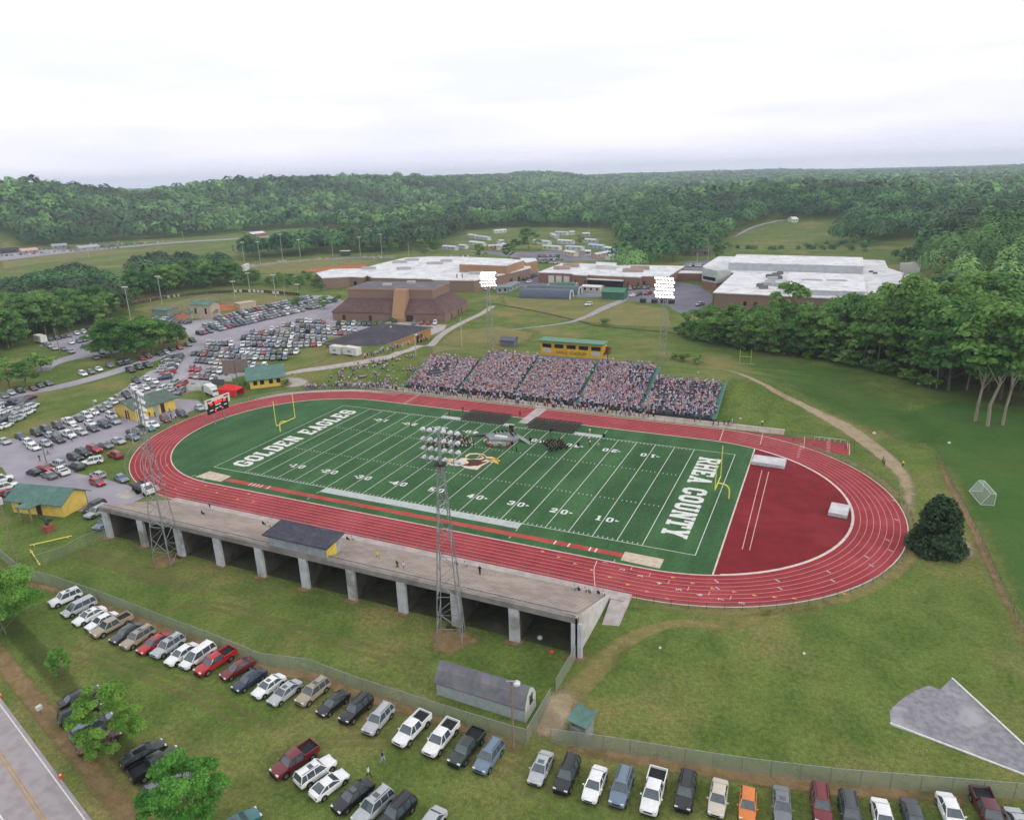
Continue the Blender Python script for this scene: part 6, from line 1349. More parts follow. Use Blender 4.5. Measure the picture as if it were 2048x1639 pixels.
def glass_mesh(k):
    d = KIND[k]; a, b_, c, e, zb, zr = d['gh']; W = d['W']/2; wb, wt = W*.90, W*.70; mb = MB()
    z0 = zb-.06
    vs = [(a, -wb, z0), (e, -wb, z0), (e, wb, z0), (a, wb, z0), (b_, -wt, zr-.01), (c, -wt, zr-.01), (c, wt, zr-.01), (b_, wt, zr-.01)]
    return vs
PAINTS = {'white': ('e2e3e4', 'white'), 'silver': ('a9adb1', 'silver'), 'grey': ('6e7277', 'grey'), 'dark grey': ('3c4046', 'dark grey'), 'black': ('121317', 'black'), 'red': ('a8161f', 'red'), 'dark red': ('6c1520', 'dark red'), 'navy': ('1d2a44', 'navy'), 'blue': ('33557f', 'blue'), 'blue grey': ('66788c', 'blue grey'), 'tan': ('9c8f7c', 'tan'), 'beige': ('c0b8a8', 'beige'), 'dark green': ('1e3029', 'dark green'), 'orange': ('d0742a', 'orange'), 'teal': ('2c6a6c', 'teal'), 'maroon': ('55121d', 'maroon'), 'yellow': ('d6b738', 'yellow')}
CARPROTO = {}
def wheel_parts(root, k):
    d = KIND[k]; r = d['r']; W = d['W']/2; L = d['L']; wx = (-L*.29 if k != 'pickup' else -1.72, L*.305); me = rm = None
    for x in wx:
        for s in (-1, 1):
            if me is None:
                w = MB(); w.loft([[(rr*math.cos(2*PI*i/16), y, rr*math.sin(2*PI*i/16)) for i in range(16)] for y, rr in ((-.11, r*.86), (-.09, r), (.09, r), (.11, r*.86))]); o = w.build('wheel', M_TYRE, root, smooth=40); me = o.data
                q = MB(); q.loft([[(rr*math.cos(2*PI*i/10), y, rr*math.sin(2*PI*i/10)) for i in range(10)] for y, rr in ((-.118, r*.25), (-.122, r*.62), (.122, r*.62), (.118, r*.25))]); ri = q.build('rim', M_RIM, o); rm = ri.data
            else:
                o = link('wheel', me, root); link('rim', rm, o)
            o.location = (x, s*(W-.10), r)
def make_car(k):
    root = bpy.data.objects.new('parked_'+('pickup' if k == 'pickup' else 'car'), None); COL.objects.link(root); root.empty_display_size = .5
    b = body_mesh(k).build('body', [M_PAINT, M_TRIMB, M_BED], root, smooth=38)
    d = KIND[k]; vs = glass_mesh(k); L = d['L']; W = d['W']/2
    g = MB(); g.add(vs, [(1, 2, 6, 5)]); g.build('windscreen', M_CGLASS, root); g = MB(); g.add(vs, [(3, 0, 4, 7)]); g.build('rear_window', M_CGLASS, root)
    g = MB(); g.add(vs, [(0, 1, 5, 4)]); g.build('side_window', M_CGLASS, root); g = MB(); g.add(vs, [(2, 3, 7, 6)]); g.build('side_window', M_CGLASS, root)
    wheel_parts(root, k)
    zt = d['st'][-3][2]
    for s in (-1, 1):
        m = MB(); m.box((L/2-.17, s*W*.66, zt-.10), (.22, W*.36, .14)); m.build('headlight', M_HEAD, root)
        m = MB(); m.box((-L/2+.07, s*W*.74, d['st'][1][2]-.14), (.12, W*.24, .22)); m.build('taillight', M_TAIL, root)
        m = MB(); m.box((d['gh'][3]-.28, s*(W+.08), d['gh'][4]+.08), (.12, .18, .13)); m.build('mirror', M_PAINT, root)
    m = MB(); m.box((L/2-.03, 0, zt-.2), (.08, W*.9, .14)); m.build('grille', M_TRIMB, root)
    m = MB(); m.box((-L/2-.005, 0, .68), (.03, .34, .16)); m.build('number_plate', M_WHITE, root)
    if k in ('sedan', 'suv'):
        m = MB(); m.box(((d['gh'][1]+d['gh'][2])/2+.25, 0, d['gh'][5]+.018), (.55, .7, .02)); m.build('sunroof', M_CGLASS, root)
    PROTO[root] = list(root.children)
    return root
SIMPLE = {}
def simple_car_mesh(k):
    if k in SIMPLE: return SIMPLE[k]
    mb = body_mesh(k); d = KIND[k]; vs = glass_mesh(k); mb.add(vs, [(1, 2, 6, 5), (3, 0, 4, 7), (0, 1, 5, 4), (2, 3, 7, 6)], 3)
    W = d['W']/2; r = d['r']; L = d['L']
    for x in (-L*.29 if k != 'pickup' else -1.72, L*.305):
        for s in (-1, 1): mb.tube((x, s*(W-.2), r), (x, s*(W+.015), r), r, 10, mi=1); mb.tube((x, s*(W), r), (x, s*(W+.025), r), r*.55, 8, mi=4)
    zt = d['st'][-3][2]
    for s in (-1, 1):
        mb.box((L/2-.17, s*W*.66, zt-.10), (.22, W*.36, .14), mi=5); mb.box((-L/2+.07, s*W*.74, d['st'][1][2]-.14), (.12, W*.24, .22), mi=6)
    o = mb.build('car', [M_PAINT, M_TRIMB, M_BED, M_CGLASS, M_RIM, M_HEAD, M_TAIL], None, smooth=38); SIMPLE[k] = o.data; bpy.data.objects.remove(o); return SIMPLE[k]
CARS = []     # (label bits) collected first, labels after
def put_car(kind, colr, p, ang, row, near):
    CARS.append(dict(kind=kind, col=colr, p=Vector((p[0], p[1], 0)), a=ang, row=row, near=near))
def pcar(kind, colr, u, v, hv, row, near=True, z=.7):
    """silhouette centroid (u,v); hv = pixel vector towards the front"""
    p = at(u, v, z); q = at(u+hv[0]*.2, v+hv[1]*.2, z); d = q-p
    put_car(kind, colr, p, math.atan2(d.y, d.x), row, near)
def c1(x, y): return x/2.933, 1080+y/2.933
def c2_(x, y): return 500+x/2.933, 1080+y/2.933
def c3_(x, y): return 1000+x/2.933, 1080+y/2.933
def c4_(x, y): return 1500+x/2.933, 1080+y/2.933
ROWA = 'in the front row along the chain link fence'
A_ = [('suv', 'white', c1(383, 338), (-105, 43)), ('minivan', 'silver', c1(462, 392), (-105, 50)), ('sedan', 'white', c1(525, 440), (-105, 54)), ('sedan', 'white', c1(598, 472), (-105, 54)), ('pickup', 'tan', c1(655, 500), (-110, 56)), ('sedan', 'dark grey', c1(742, 540), (-100, 60)), ('suv', 'tan', c1(808, 572), (-100, 62)), ('sedan', 'red', c1(905, 600), (-100, 60)), ('suv', 'silver', c1(985, 622), (-100, 65)), ('sedan', 'white', c1(1067, 665), (-96, 64)), ('minivan', 'white', c1(1160, 680), (-96, 66)), ('pickup', 'red', c1(1262, 712), (-100, 62)), ('coupe', 'dark red', c1(1392, 750), (-100, 56)), ('sedan', 'navy', c1(1462, 815), (-96, 64)),
 ('sedan', 'white', c2_(110, 850), (-95, 68)), ('sedan', 'silver', c2_(205, 888), (-92, 70)), ('suv', 'tan', c2_(368, 890), (-95, 75)), ('coupe', 'black', c2_(488, 952), (-92, 72)), ('suv', 'black', c2_(622, 990), (-80, 75)), ('suv', 'silver', c2_(752, 1050), (-75, 85)), ('pickup', 'white', c2_(950, 1108), (-82, 85)), ('pickup', 'white', c2_(1120, 1160), (-72, 88)), ('pickup', 'dark green', c2_(1270, 1215), (-72, 90)), ('suv', 'blue grey', c2_(1400, 1268), (-64, 92)),
 ('sedan', 'silver', c3_(240, 1330), (-50, 108)), ('suv', 'black', c3_(392, 1375), (-46, 110)), ('sedan', 'white', c3_(556, 1425), (-46, 120)), ('suv', 'blue grey', c3_(712, 1450), (-38, 120)), ('pickup', 'white', c3_(900, 1475), (-40, 150)), ('suv', 'black', c3_(1088, 1475), (-28, 150)), ('sedan', 'beige', c3_(1280, 1505), (-20, 130)), ('hatchback', 'orange', c3_(1453, 1545), (-8, 130)),
 ('sedan', 'grey', c4_(187, 1550), (8, 130)), ('suv', 'dark red', c4_(418, 1550), (16, 130)), ('suv', 'dark grey', c4_(590, 1600), (26, 130)), ('sedan', 'white', c4_(783, 1625), (34, 130)), ('sedan', 'dark grey', c4_(965, 1630), (44, 130)), ('sedan', 'white', c4_(1180, 1590), (56, 130)), ('pickup', 'maroon', c4_(1400, 1590), (56, 120)), ('sedan', 'silver', c4_(1600, 1690), (70, 120))]
for k, c, (u, v), hv in A_: pcar(k, c, u, v, hv, ROWA)
ROWB = 'in the second row on the lawn'
for k, c, (u, v), hv in [('pickup', 'dark red', c2_(262, 1290), (-90, 62)), ('suv', 'white', c2_(385, 1352), (90, -62)), ('coupe', 'white', c2_(465, 1427), (90, -68)), ('sedan', 'black', c2_(605, 1495), (-92, 72)), ('suv', 'silver', c2_(722, 1562), (-84, 78)), ('suv', 'black', c2_(858, 1600), (-74, 74)), ('sedan', 'silver', c2_(1050, 1672), (-60, 80))]: pcar(k, c, u, v, hv, ROWB)
ROWC = 'in the group beside the road under the leafy trees'
for k, c, (u, v), hv in [('sedan', 'black', c1(468, 917), (110, -50)), ('suv', 'black', c1(470, 1008), (110, -52)), ('minivan', 'blue grey', c1(545, 1092), (110, -56)), ('sedan', 'maroon', c1(580, 1175), (110, -58)), ('sedan', 'black', c1(840, 1247), (110, -60)), ('pickup', 'black', c1(915, 1312), (110, -64)), ('suv', 'grey', c1(985, 1430), (110, -70)), ('sedan', 'teal', c1(1390, 1665), (110, -70))]: pcar(k, c, u, v, hv, ROWC)
def mpix(f, lst, hv, row, near=False):
    for e in lst:
        k, c, x, y = e[:4]; h = e[4] if len(e) > 4 else hv; u, v = f(x, y); pcar(k, c, u, v, h, row, near)
f4 = lambda x, y: (x/6.827, 780+y/6.827); f5 = lambda x, y: (230+x/6.827, 690+y/6.827); f6 = lambda x, y: (x/6.827, 960+y/6.827); f1 = lambda x, y: (x/6.83, 620+y/6.83)
mpix(f4, [('sedan', 'silver', 60, 690), ('sedan', 'dark grey', 285, 625), ('suv', 'black', 505, 580), ('suv', 'dark grey', 640, 540), ('suv', 'dark grey', 795, 485), ('pickup', 'white', 945, 425), ('sedan', 'dark grey', 1080, 385), ('suv', 'white', 1185, 345), ('sedan', 'white', 1280, 295), ('sedan', 'grey', 1380, 250), ('sedan', 'silver', 1460, 205), ('suv', 'white', 1555, 165), ('suv', 'tan', 1625, 115), ('suv', 'dark grey', 1730, 75)], (45, 20), 'in the upper row of the left lot')
mpix(f4, [('hatchback', 'white', 395, 705), ('sedan', 'white', 460, 770), ('sedan', 'silver', 625, 720), ('suv', 'dark grey', 795, 670), ('pickup', 'white', 935, 600), ('sedan', 'silver', 690, 612), ('sedan', 'silver', 1110, 565), ('sedan', 'white', 1030, 515), ('sedan', 'dark grey', 1265, 520), ('sedan', 'white', 1230, 445), ('suv', 'navy', 1425, 470), ('suv', 'white', 1520, 345), ('suv', 'silver', 1560, 420)], (45, 18), 'in the middle row of the left lot')
mpix(f4, [('sedan', 'silver', 1610, 690), ('sedan', 'grey', 1440, 750), ('suv', 'red', 1290, 805), ('suv', 'black', 1140, 858), ('suv', 'black', 1030, 920), ('sedan', 'blue grey', 1815, 637), ('sedan', 'dark grey', 1815, 565), ('sedan', 'teal', 2020, 515), ('sedan', 'white', 2030, 470)], (45, 12), 'along the grass in front of the left lot')
mpix(f4, [('suv', 'red', 1575, 882, (-40, -15)), ('suv', 'white', 1255, 972, (-45, 8)), ('suv', 'dark grey', 1045, 1037, (-40, -14)), ('suv', 'silver', 790, 1000, (-45, -12)), ('sedan', 'red', 610, 1060, (45, 10)), ('pickup', 'white', 840, 1102, (-40, -22)), ('hatchback', 'black', 460, 1112, (-40, -12)), ('sedan', 'grey', 670, 1155, (-40, -16)), ('hatchback', 'silver', 1335, 1150, (-45, -12)), ('hatchback', 'red', 1330, 1250, (40, 14)), ('sedan', 'blue grey', 1655, 1195, (35, 20)), ('suv', 'white', 15, 1215, (40, -10)), ('suv', 'white', 80, 1315, (40, -12)), ('sedan', 'red', 70, 1400, (40, -12)), ('suv', 'dark grey', 230, 1400, (40, -14))], (45, 10), 'on the grass beside the yellow building')
mpix(f6, [('suv', 'silver', 1320, 432, (-45, 22)), ('suv', 'dark grey', 1290, 365, (-45, 22)), ('suv', 'blue grey', 1430, 582, (-40, 26))], (45, 10), 'at the left end of the concrete grandstand')
mpix(f5, [('suv', 'navy', 290, 487), ('sedan', 'white', 435, 452), ('sedan', 'white', 540, 490), ('sedan', 'grey', 495, 543), ('sedan', 'white', 415, 575), ('sedan', 'white', 250, 560), ('sedan', 'silver', 330, 605), ('suv', 'dark grey', 165, 682), ('sedan', 'white', 530, 1080), ('suv', 'dark red', 690, 1010), ('suv', 'navy', 910, 935), ('sedan', 'silver', 1155, 852), ], (40, 22), 'around the long yellow building')
mpix(f5, [('suv', 'white', 640, 600), ('suv', 'silver', 800, 520), ('sedan', 'silver', 760, 605), ('suv', 'red', 920, 530), ('suv', 'grey', 890, 632), ('coupe', 'black', 1075, 550), ('coupe', 'black', 1190, 552)], (-40, 22), 'in the short block behind the long yellow building')
mpix(f1, [('sedan', 'grey', 55, 1165), ('sedan', 'silver', 150, 1122), ('suv', 'black', 270, 1092), ('sedan', 'maroon', 450, 1062), ('sedan', 'black', 545, 1022), ('sedan', 'dark grey', 660, 995), ('suv', 'white', 1135, 868), ('hatchback', 'grey', 1245, 838), ('sedan', 'white', 1350, 802), ('suv', 'grey', 1495, 752), ('suv', 'black', 1640, 722), ('suv', 'black', 1745, 697), ('sedan', 'grey', 1310, 640), ('sedan', 'grey', 1405, 612)], (42, 20), 'along the lane through the upper left meadow')
mpix(lambda x, y: (250+x/7.8, 560+y/7.8), [('suv', 'black', 20, 1275), ('sedan', 'red', 265, 1215), ('pickup', 'dark red', 350, 1180), ('sedan', 'dark grey', 540, 1140), ('sedan', 'silver', 640, 1115), ('sedan', 'dark grey', 725, 1065), ('sedan', 'red', 850, 1045), ('pickup', 'black', 85, 1400), ('pickup', 'dark green', 215, 1355), ('pickup', 'dark green', 350, 1325), ('suv', 'black', 1050, 935), ('sedan', 'grey', 985, 1000)], (42, 18), 'along the lane past the clump of trees')
mpix(f1, [('sedan', 'dark grey', 690, 392), ('suv', 'dark grey', 775, 378), ('sedan', 'black', 850, 357), ('sedan', 'grey', 935, 342), ('sedan', 'white', 1045, 312), ('suv', 'white', 1150, 298), ('pickup', 'black', 1220, 272), ('sedan', 'white', 970, 438), ('sedan', 'grey', 1080, 417), ('sedan', 'grey', 1160, 403), ('sedan', 'white', 1215, 375), ('suv', 'white', 1260, 338), ('sedan', 'dark grey', 1160, 492), ('sedan', 'grey', 870, 527), ('sedan', 'silver', 970, 560), ('sedan', 'silver', 740, 517), ('suv', 'silver', 680, 487), ('sedan', 'grey', 630, 463), ('pickup', 'dark grey', 1460, 217), ('suv', 'white', 1545, 197), ('sedan', 'silver', 485, 712)], (38, 18), 'in the upper left lot below the wood')
mpix(f1, [('sedan', 'maroon', 410, 1190), ('sedan', 'grey', 290, 1237), ('pickup', 'navy', 160, 1268), ('sedan', 'grey', 310, 1300), ('suv', 'white', 430, 1312), ('suv', 'white', 40, 1302), ('sedan', 'white', 150, 1347), ('sedan', 'white', 30, 1388), ('sedan', 'silver', 255, 1362), ('suv', 'white', 375, 1395), ('sedan', 'silver', 225, 1432), ('suv', 'silver', 245, 1478), ('sedan', 'dark grey', 120, 1445), ('sedan', 'dark green', 40, 1505), ('sedan', 'white', 70, 1572)], (40, -16), 'in the packed cluster at the left picture edge')
# long rows of the main lot, between two pixel end points
rg = random.Random(21)
CW = ['white']*7+['silver']*7+['grey']*5+['dark grey']*6+['black']*5+['red']*3+['dark red']*2+['navy']*2+['blue grey']*2+['tan']*2+['beige']+['blue']
KW = ['sedan']*6+['suv']*5+['pickup']*2+['minivan']*2+['hatchback']*2
ROWTXT = {}
def crow(a, b, n, row, slant=68, flip=False, gaps=.04):
    A, B = at(*a, .6), at(*b, .6); d = (B-A); dn = d.normalized(); base = math.atan2(dn.y, dn.x)
    for i in range(n):
        if rg.random() < gaps: continue
        p = A+d*((i+.5+rg.uniform(-.1, .1))/n); k = rg.choice(KW); c = rg.choice(CW)
        if k in ('coupe',): k = 'sedan'
        if k == 'minivan' and c in ('red', 'black'): c = 'silver'
        an = base+R(-slant if not flip else -slant+180)+R(rg.uniform(-3, 3))+(PI if rg.random() < .15 else 0)
        if abs(d.length/n) < 2.3: pass
        put_car(k, c, p, an, row, False)
crow((378, 737), (458, 742), 7, 'in the back line of the block nearest the sign board', 60); crow((380, 750), (452, 758), 7, 'in the front line of the block nearest the sign board', 60)
crow((383, 706), (578, 721), 17, 'in the back line of the second block from the sign board', 60); crow((391, 720), (534, 734), 14, 'in the front line of the second block from the sign board', 60)
crow((412, 686), (645, 694), 20, 'in the back line of the third block, below the field house', 60); crow((408, 696), (600, 711), 18, 'in the front line of the third block, below the field house', 60)
crow((499, 664), (655, 677), 15, 'in the back line of the fourth block of the main lot', 60); crow((482, 675), (655, 687), 16, 'in the front line of the fourth block of the main lot', 60)
crow((562, 649), (715, 660), 15, 'in the back line of the fifth block of the main lot', 60); crow((539, 657), (720, 669), 17, 'in the front line of the fifth block of the main lot', 60)
crow((591, 641), (652, 644), 7, 'in the short row left of the gymnasium', 60); crow((672, 646), (766, 649), 9, 'in the row against the gymnasium front', 70)
crow((356, 711), (328, 758), 10, 'in the left column beside the lane', 75); crow((343, 711), (322, 742), 7, 'in the outer left column beside the lane', 75)
crow((394, 668), (640, 611), 30, 'in the double row across the main lot, front line', 100); crow((420, 656), (668, 601), 28, 'in the double row across the main lot, back line', 100)
crow((385, 659), (640, 599), 28, 'in the long row second from the ball field', 100)
crow((430, 638), (622, 593), 24, 'in the long row next to the ball field', 100); crow((308, 635), (378, 645), 10, 'in front of the grey dugout', 80)
for u, v, c, k in ((828, 645, 'grey', 'suv'), (843, 645, 'red', 'suv'), (856, 645, 'red', 'pickup'), (870, 645, 'white', 'suv')): pcar(k, c, u, v, (-4, 12), 'at the gymnasium entrance', False)
for u, v, c, k in ((300, 0, '', ''),): pass
crow((1083, 572), (1150, 574), 7, 'by the garage doors of the middle school building', 95); crow((1045, 560), (1078, 546), 6, 'beside the end wall of the wide school', 100); crow((1255, 577), (1300, 574), 5, 'by the loading side of the middle school building', 100)
crow((895, 514), (938, 512), 9, 'far behind the wide school roof, left row', 95); crow((1075, 512), (1120, 511), 8, 'in the far gravel lot behind the schools, back row', 95); crow((1072, 518), (1125, 519), 9, 'in the far gravel lot behind the schools, middle row', 95); crow((1075, 524), (1122, 526), 8, 'in the far gravel lot behind the schools, front row', 95)
crow((1370, 531), (1410, 531), 6, 'between the two white roofed schools', 95); crow((150, 496), (250, 489), 16, 'far away below the left hill', 95); crow((60, 507), (140, 500), 9, 'far away beside the petrol station', 95); crow((0, 503), (330, 484), 34, 'far away', 95); crow((120, 503), (240, 495), 14, 'far away', 80); crow((0, 512), (90, 506), 10, 'far away', 95); crow((160, 489), (240, 484), 9, 'far away', 95)
for u, v, c, k in ((1177, 608, 'white', 'suv'), (1400, 608, 'silver', 'pickup'), (1265, 590, 'white', 'sedan'), (1277, 588, 'dark grey', 'suv'), (1296, 586, 'red', 'pickup'), (1058, 563, 'white', 'suv'), (994, 576, 'white', 'minivan'), (975, 577, 'white', 'sedan')): pcar(k, c, u, v, (-14, 3), 'on the yard behind the field', False)

def name_of(c): return {'suv': 'SUV', 'hatchback': 'hatchback', 'minivan': 'minivan', 'sedan': 'sedan', 'coupe': 'coupe', 'pickup': 'pickup truck'}[c['kind']]
rows = {}
for c in CARS: rows.setdefault(c['row'], []).append(c)
for r_, cs in rows.items():
    cs.sort(key=lambda c: project((c['p'].x, c['p'].y, .7))[0])
    for i, c in enumerate(cs): c['ord'] = i
dist = sorted(((c['p']-CAM).length, id(c)) for c in CARS)
keep = set(i for _, i in dist[:296])
stuffV = []; nearc = {}
for c in CARS:
    u, v = project((c['p'].x, c['p'].y, .7))
    z = float(H(c['p'].x, c['p'].y)); c['loc'] = (c['p'].x, c['p'].y, z+.012)
    if id(c) in keep:
        n = len(rows[c['row']]); col = c['col']
        lab = '%s %s, %s from the left %s' % (col, name_of(c), ORD[c['ord']], c['row'])
        if len(lab.split()) > 16: lab = '%s %s, %s from left %s' % (col, name_of(c), ORD[c['ord']], c['row'].replace(' of the main lot', '').replace('through the upper left meadow', 'in the meadow'))
        if c['near']:
            if c['kind'] not in nearc: o = make_car(c['kind']); nearc[c['kind']] = o
            else:
                o = dup(nearc[c['kind']])
                for ch in list(o.children):
                    if ch.name.startswith('sunroof') and rg.random() < .65: bpy.data.objects.remove(ch)
            for ch in o.children:
                if ch.name.split('.')[0] in ('body', 'mirror'): ch.color = (*lin(PAINTS[col][0]), 1)
        else:
            o = link('parked_'+('pickup' if c['kind'] == 'pickup' else 'car'), simple_car_mesh(c['kind'])); o.color = (*lin(PAINTS[col][0]), 1)
        o.location = c['loc']; o.rotation_euler = (0, 0, c['a']); s_ = rg.uniform(.97, 1.03); o.scale = (s_, 1, rg.uniform(.97, 1.03))
        tag(o, ' '.join(lab.split()[:16]), 'pickup truck' if c['kind'] == 'pickup' else 'car', 'cars '+c['row'])
    else: stuffV.append(c)
# the remaining, farthest cars as one object
def merge_cars(cs):
    base = {}
    for k in set(c['kind'] for c in cs):
        me = simple_car_mesh(k); V = np.zeros(len(me.vertices)*3, np.float32); me.vertices.foreach_get('co', V); base[k] = (V.reshape(-1, 3), [tuple(p.vertices) for p in me.polygons], [p.material_index for p in me.polygons])
    vs, fs, ms = [], [], []; cols = sorted(set(c['col'] for c in cs)); mats = [M_TRIMB, M_BED, M_CGLASS, M_RIM, M_HEAD, M_TAIL]; pi = {}
    for cc in cols: pi[cc] = len(mats); mats.append(mat('paint '+cc, PAINTS[cc][0], None, 2, .3, .5))
    for c in cs:
        V, F, Mi = base[c['kind']]; o = len(vs); ca, sa = math.cos(c['a']), math.sin(c['a']); lx, ly, lz = c['loc']
        vs += [(x*ca-y*sa+lx, x*sa+y*ca+ly, z+lz) for x, y, z in V]; fs += [tuple(i+o for i in f) for f in F]; ms += [pi[c['col']] if m == 0 else m-1 for m in Mi]
    me = bpy.data.meshes.new('distant_parked_cars'); me.from_pydata(vs, [], fs)
    for m in mats: me.materials.append(m)
    me.polygons.foreach_set('material_index', ms); me.update(); o = link('distant_parked_cars', me)
    tag(o, 'mass of small parked cars filling the far rows of the lots', 'parked cars', None, 'stuff')
merge_cars(stuffV)
# flat bed truck on the slab, white box truck by the tent
def truck(u, v, rz, label, flat=True):
    p = at(u, v, 0); q_ = at(u+6, v+3, 0)-p; t = thing('truck', (p.x, p.y, .04), label, 'truck', None, math.atan2(q_.y, q_.x)); wm = mat('white truck paint', 'd8dadb', 'cacccd', 2, .35, .5)
    b = MB(); b.loft([[(1.5, -1.0, .6), (1.5, 1.0, .6), (1.5, 1.0, 2.5), (1.5, -1.0, 2.5)], [(2.6, -1.0, .5), (2.6, 1.0, .5), (2.5, .95, 2.3), (2.5, -.95, 2.3)], [(3.2, -.98, .5), (3.2, .98, .5), (3.15, .95, 1.5), (3.15, -.95, 1.5)]]); b.build('cab', wm, t)
    b = MB(); b.add([(3.13, -.85, 1.55), (3.13, .85, 1.55), (2.56, .82, 2.25), (2.56, -.82, 2.25)], [(0, 1, 2, 3)]); b.build('windscreen', M_CGLASS, t)
    if flat:
        b = MB(); b.box((-1.2, 0, 1.0), (5.2, 2.3, .2)); b.box((-1.2, 1.12, 1.35), (5.2, .06, .6)); b.box((-1.2, -1.12, 1.35), (5.2, .06, .6)); b.build('flat_bed', mat('dark truck bed', '57555b', '4a484e', 2, .8), t)
    else:
        b = MB(); b.box((-1.0, 0, 1.9), (4.8, 2.3, 2.4)); b.build('box_body', wm, t)
    for x in (2.3, -1.6, -2.6):
        for s in (-1, 1): b = MB(); b.tube((x, s*.8, .45), (x, s*1.08, .45), .45, 12); b.build('wheel', M_TYRE, t)
    return t
truck(288, 984, R(-32), 'white cab flat bed truck parked on the slab at the left end of the grandstand'); truck(425, 790, R(-35), 'white box truck standing behind the scoreboard', False)
# ------------------------------------------------------------------ people: one skinned body per pose, clothes as materials per object
def skin_person(name, joints, edges, rad, regions):
    me = bpy.data.meshes.new(name); keys = list(joints); me.from_pydata([joints[k] for k in keys], [(keys.index(a), keys.index(b)) for a, b in edges], [])
    o = bpy.data.objects.new(name, me); COL.objects.link(o)
    m = o.modifiers.new('skin', 'SKIN'); 
    lay = me.skin_vertices[0].data if len(me.skin_vertices) else None
    for i, k in enumerate(keys):
        r = rad[k]; lay[i].radius = (r, r) if not isinstance(r, tuple) else r
        lay[i].use_root = (k == 'pelvis')
    s = o.modifiers.new('sub', 'SUBSURF'); s.levels = 1; s.render_levels = 1
    dg = bpy.context.evaluated_depsgraph_get(); out = bpy.data.meshes.new_from_object(o.evaluated_get(dg))
    bpy.data.objects.remove(o)
    # materials: 0 skin 1 top 2 legs 3 hair 4 shoes, by nearest bone
    P = {k: Vector(v) for k, v in joints.items()}
    idx = []
    for f in out.polygons:
        c = f.center; best = None
        for a, b in edges:
            A, B = P[a], P[b]; ab = B-A; t = max(0, min(1, (c-A).dot(ab)/max(ab.length_squared, 1e-9))); dd = (A+ab*t-c).length
            if best is None or dd < best[0]: best = (dd, (a, b))
        idx.append(regions(best[1], c))
    for _ in range(5): out.materials.append(None)
    out.polygons.foreach_set('material_index', idx); out.polygons.foreach_set('use_smooth', [True]*len(idx)); out.update()
    return out
def person_mesh(pose):
    J = {}; E = []; Rd = {}
    def j(k, p, r, par=None): J[k] = p; Rd[k] = r; (E.append((par, k)) if par else None)
    sit = pose == 'sit'; hz = .48 if sit else .94
    wlk = .20 if pose == 'walk' else .03
    j('pelvis', (0, 0, hz), (.15, .11)); j('waist', (0, 0, hz+.18), (.14, .10), 'pelvis'); j('chest', (.01, 0, hz+.38), (.17, .115), 'waist'); j('collar', (0, 0, hz+.52), (.11, .08), 'chest'); j('neck', (.01, 0, hz+.60), .05, 'collar'); j('face', (.035, 0, hz+.70), (.078, .09), 'neck'); j('crown', (.02, 0, hz+.81), (.075, .08), 'face')
    for s, nm in ((1, 'l'), (-1, 'r')):
        j(nm+'sh', (0, s*.17, hz+.47), .065, 'chest')
        if pose == 'walk': el = (-.12*s, s*.24, hz+.20); ha = (.05-.16*s+.06, s*.24, hz-.02)
        elif sit: el = (.05, s*.25, hz+.22); ha = (.28, s*.16, hz+.14)
        elif pose == 'arms': el = (.14, s*.26, hz+.25); ha = (.32, s*.14, hz+.30)
        else: el = (-.02, s*.24, hz+.18); ha = (.05, s*.25, hz-.06)
        j(nm+'el', el, .048, nm+'sh'); j(nm+'wr', tuple(Vector(el).lerp(Vector(ha), .85)), .034, nm+'el'); j(nm+'ha', ha, .040, nm+'wr')
        if sit: kn = (.44, s*.11, .50); an = (.46, s*.11, .09); to = (.60, s*.12, .045); hp = (.06, s*.10, .47)
        else: kn = (s*wlk*.9+.03, s*.10, .50); an = (s*wlk*1.6-.03, s*.10, .09); to = (s*wlk*1.6+.12, s*.12, .045); hp = (0, s*.09, .86)
        j(nm+'hp', hp, .095, 'pelvis'); j(nm+'kn', kn, .068, nm+'hp'); j(nm+'an', an, .045, nm+'kn'); j(nm+'to', to, .042, nm+'an')
    def reg(bone, c):
        b = bone[1]
        if b == 'crown': return 3
        if b in ('face', 'neck'): return 3 if (c.x < J['face'][0]-.03 and c.z > hz+.62) else 0
        if b.endswith('ha') or b.endswith('wr'): return 0
        if b.endswith('el') or b.endswith('sh') or b in ('waist', 'chest', 'collar'): return 1
        if b.endswith('to'): return 4
        return 2
    return skin_person('person_'+pose, J, E, Rd, reg)
PM = {k: person_mesh(k) for k in ('stand', 'walk', 'sit', 'arms')}
SKINS = [mat('skin light', 'c99f86', None, 3, .6), mat('skin tan', 'b08468', None, 3, .6)]
HAIR = [mat('hair brown', '3b2a20', None, 3), mat('hair black', '1d1917', None, 3), mat('hair blond', '9b7d52', None, 3), mat('hair grey', '8b8885', None, 3)]
CLO = {'white': 'd9d9d8', 'black': '17181b', 'navy': '232f4c', 'blue': '3c628f', 'light blue': '8fb0cb', 'red': 'b02a30', 'pink': 'cf8fa0', 'grey': '80838a', 'maroon': '5e1f2a', 'yellow': 'd8c23f', 'lime': 'c7d93c', 'tan': 'a8977c', 'teal': '2fa39b', 'purple': '6b4c82', 'orange': 'd2713a', 'green': '3d7a4c', 'dark grey': '3c3e44'}
CM = {k: mat('cloth '+k, v, None, 4, .85, .15) for k, v in CLO.items()}
SHOE = mat('shoe dark', '2a2724', None, 3)
pr = random.Random(5)
NP = [0]
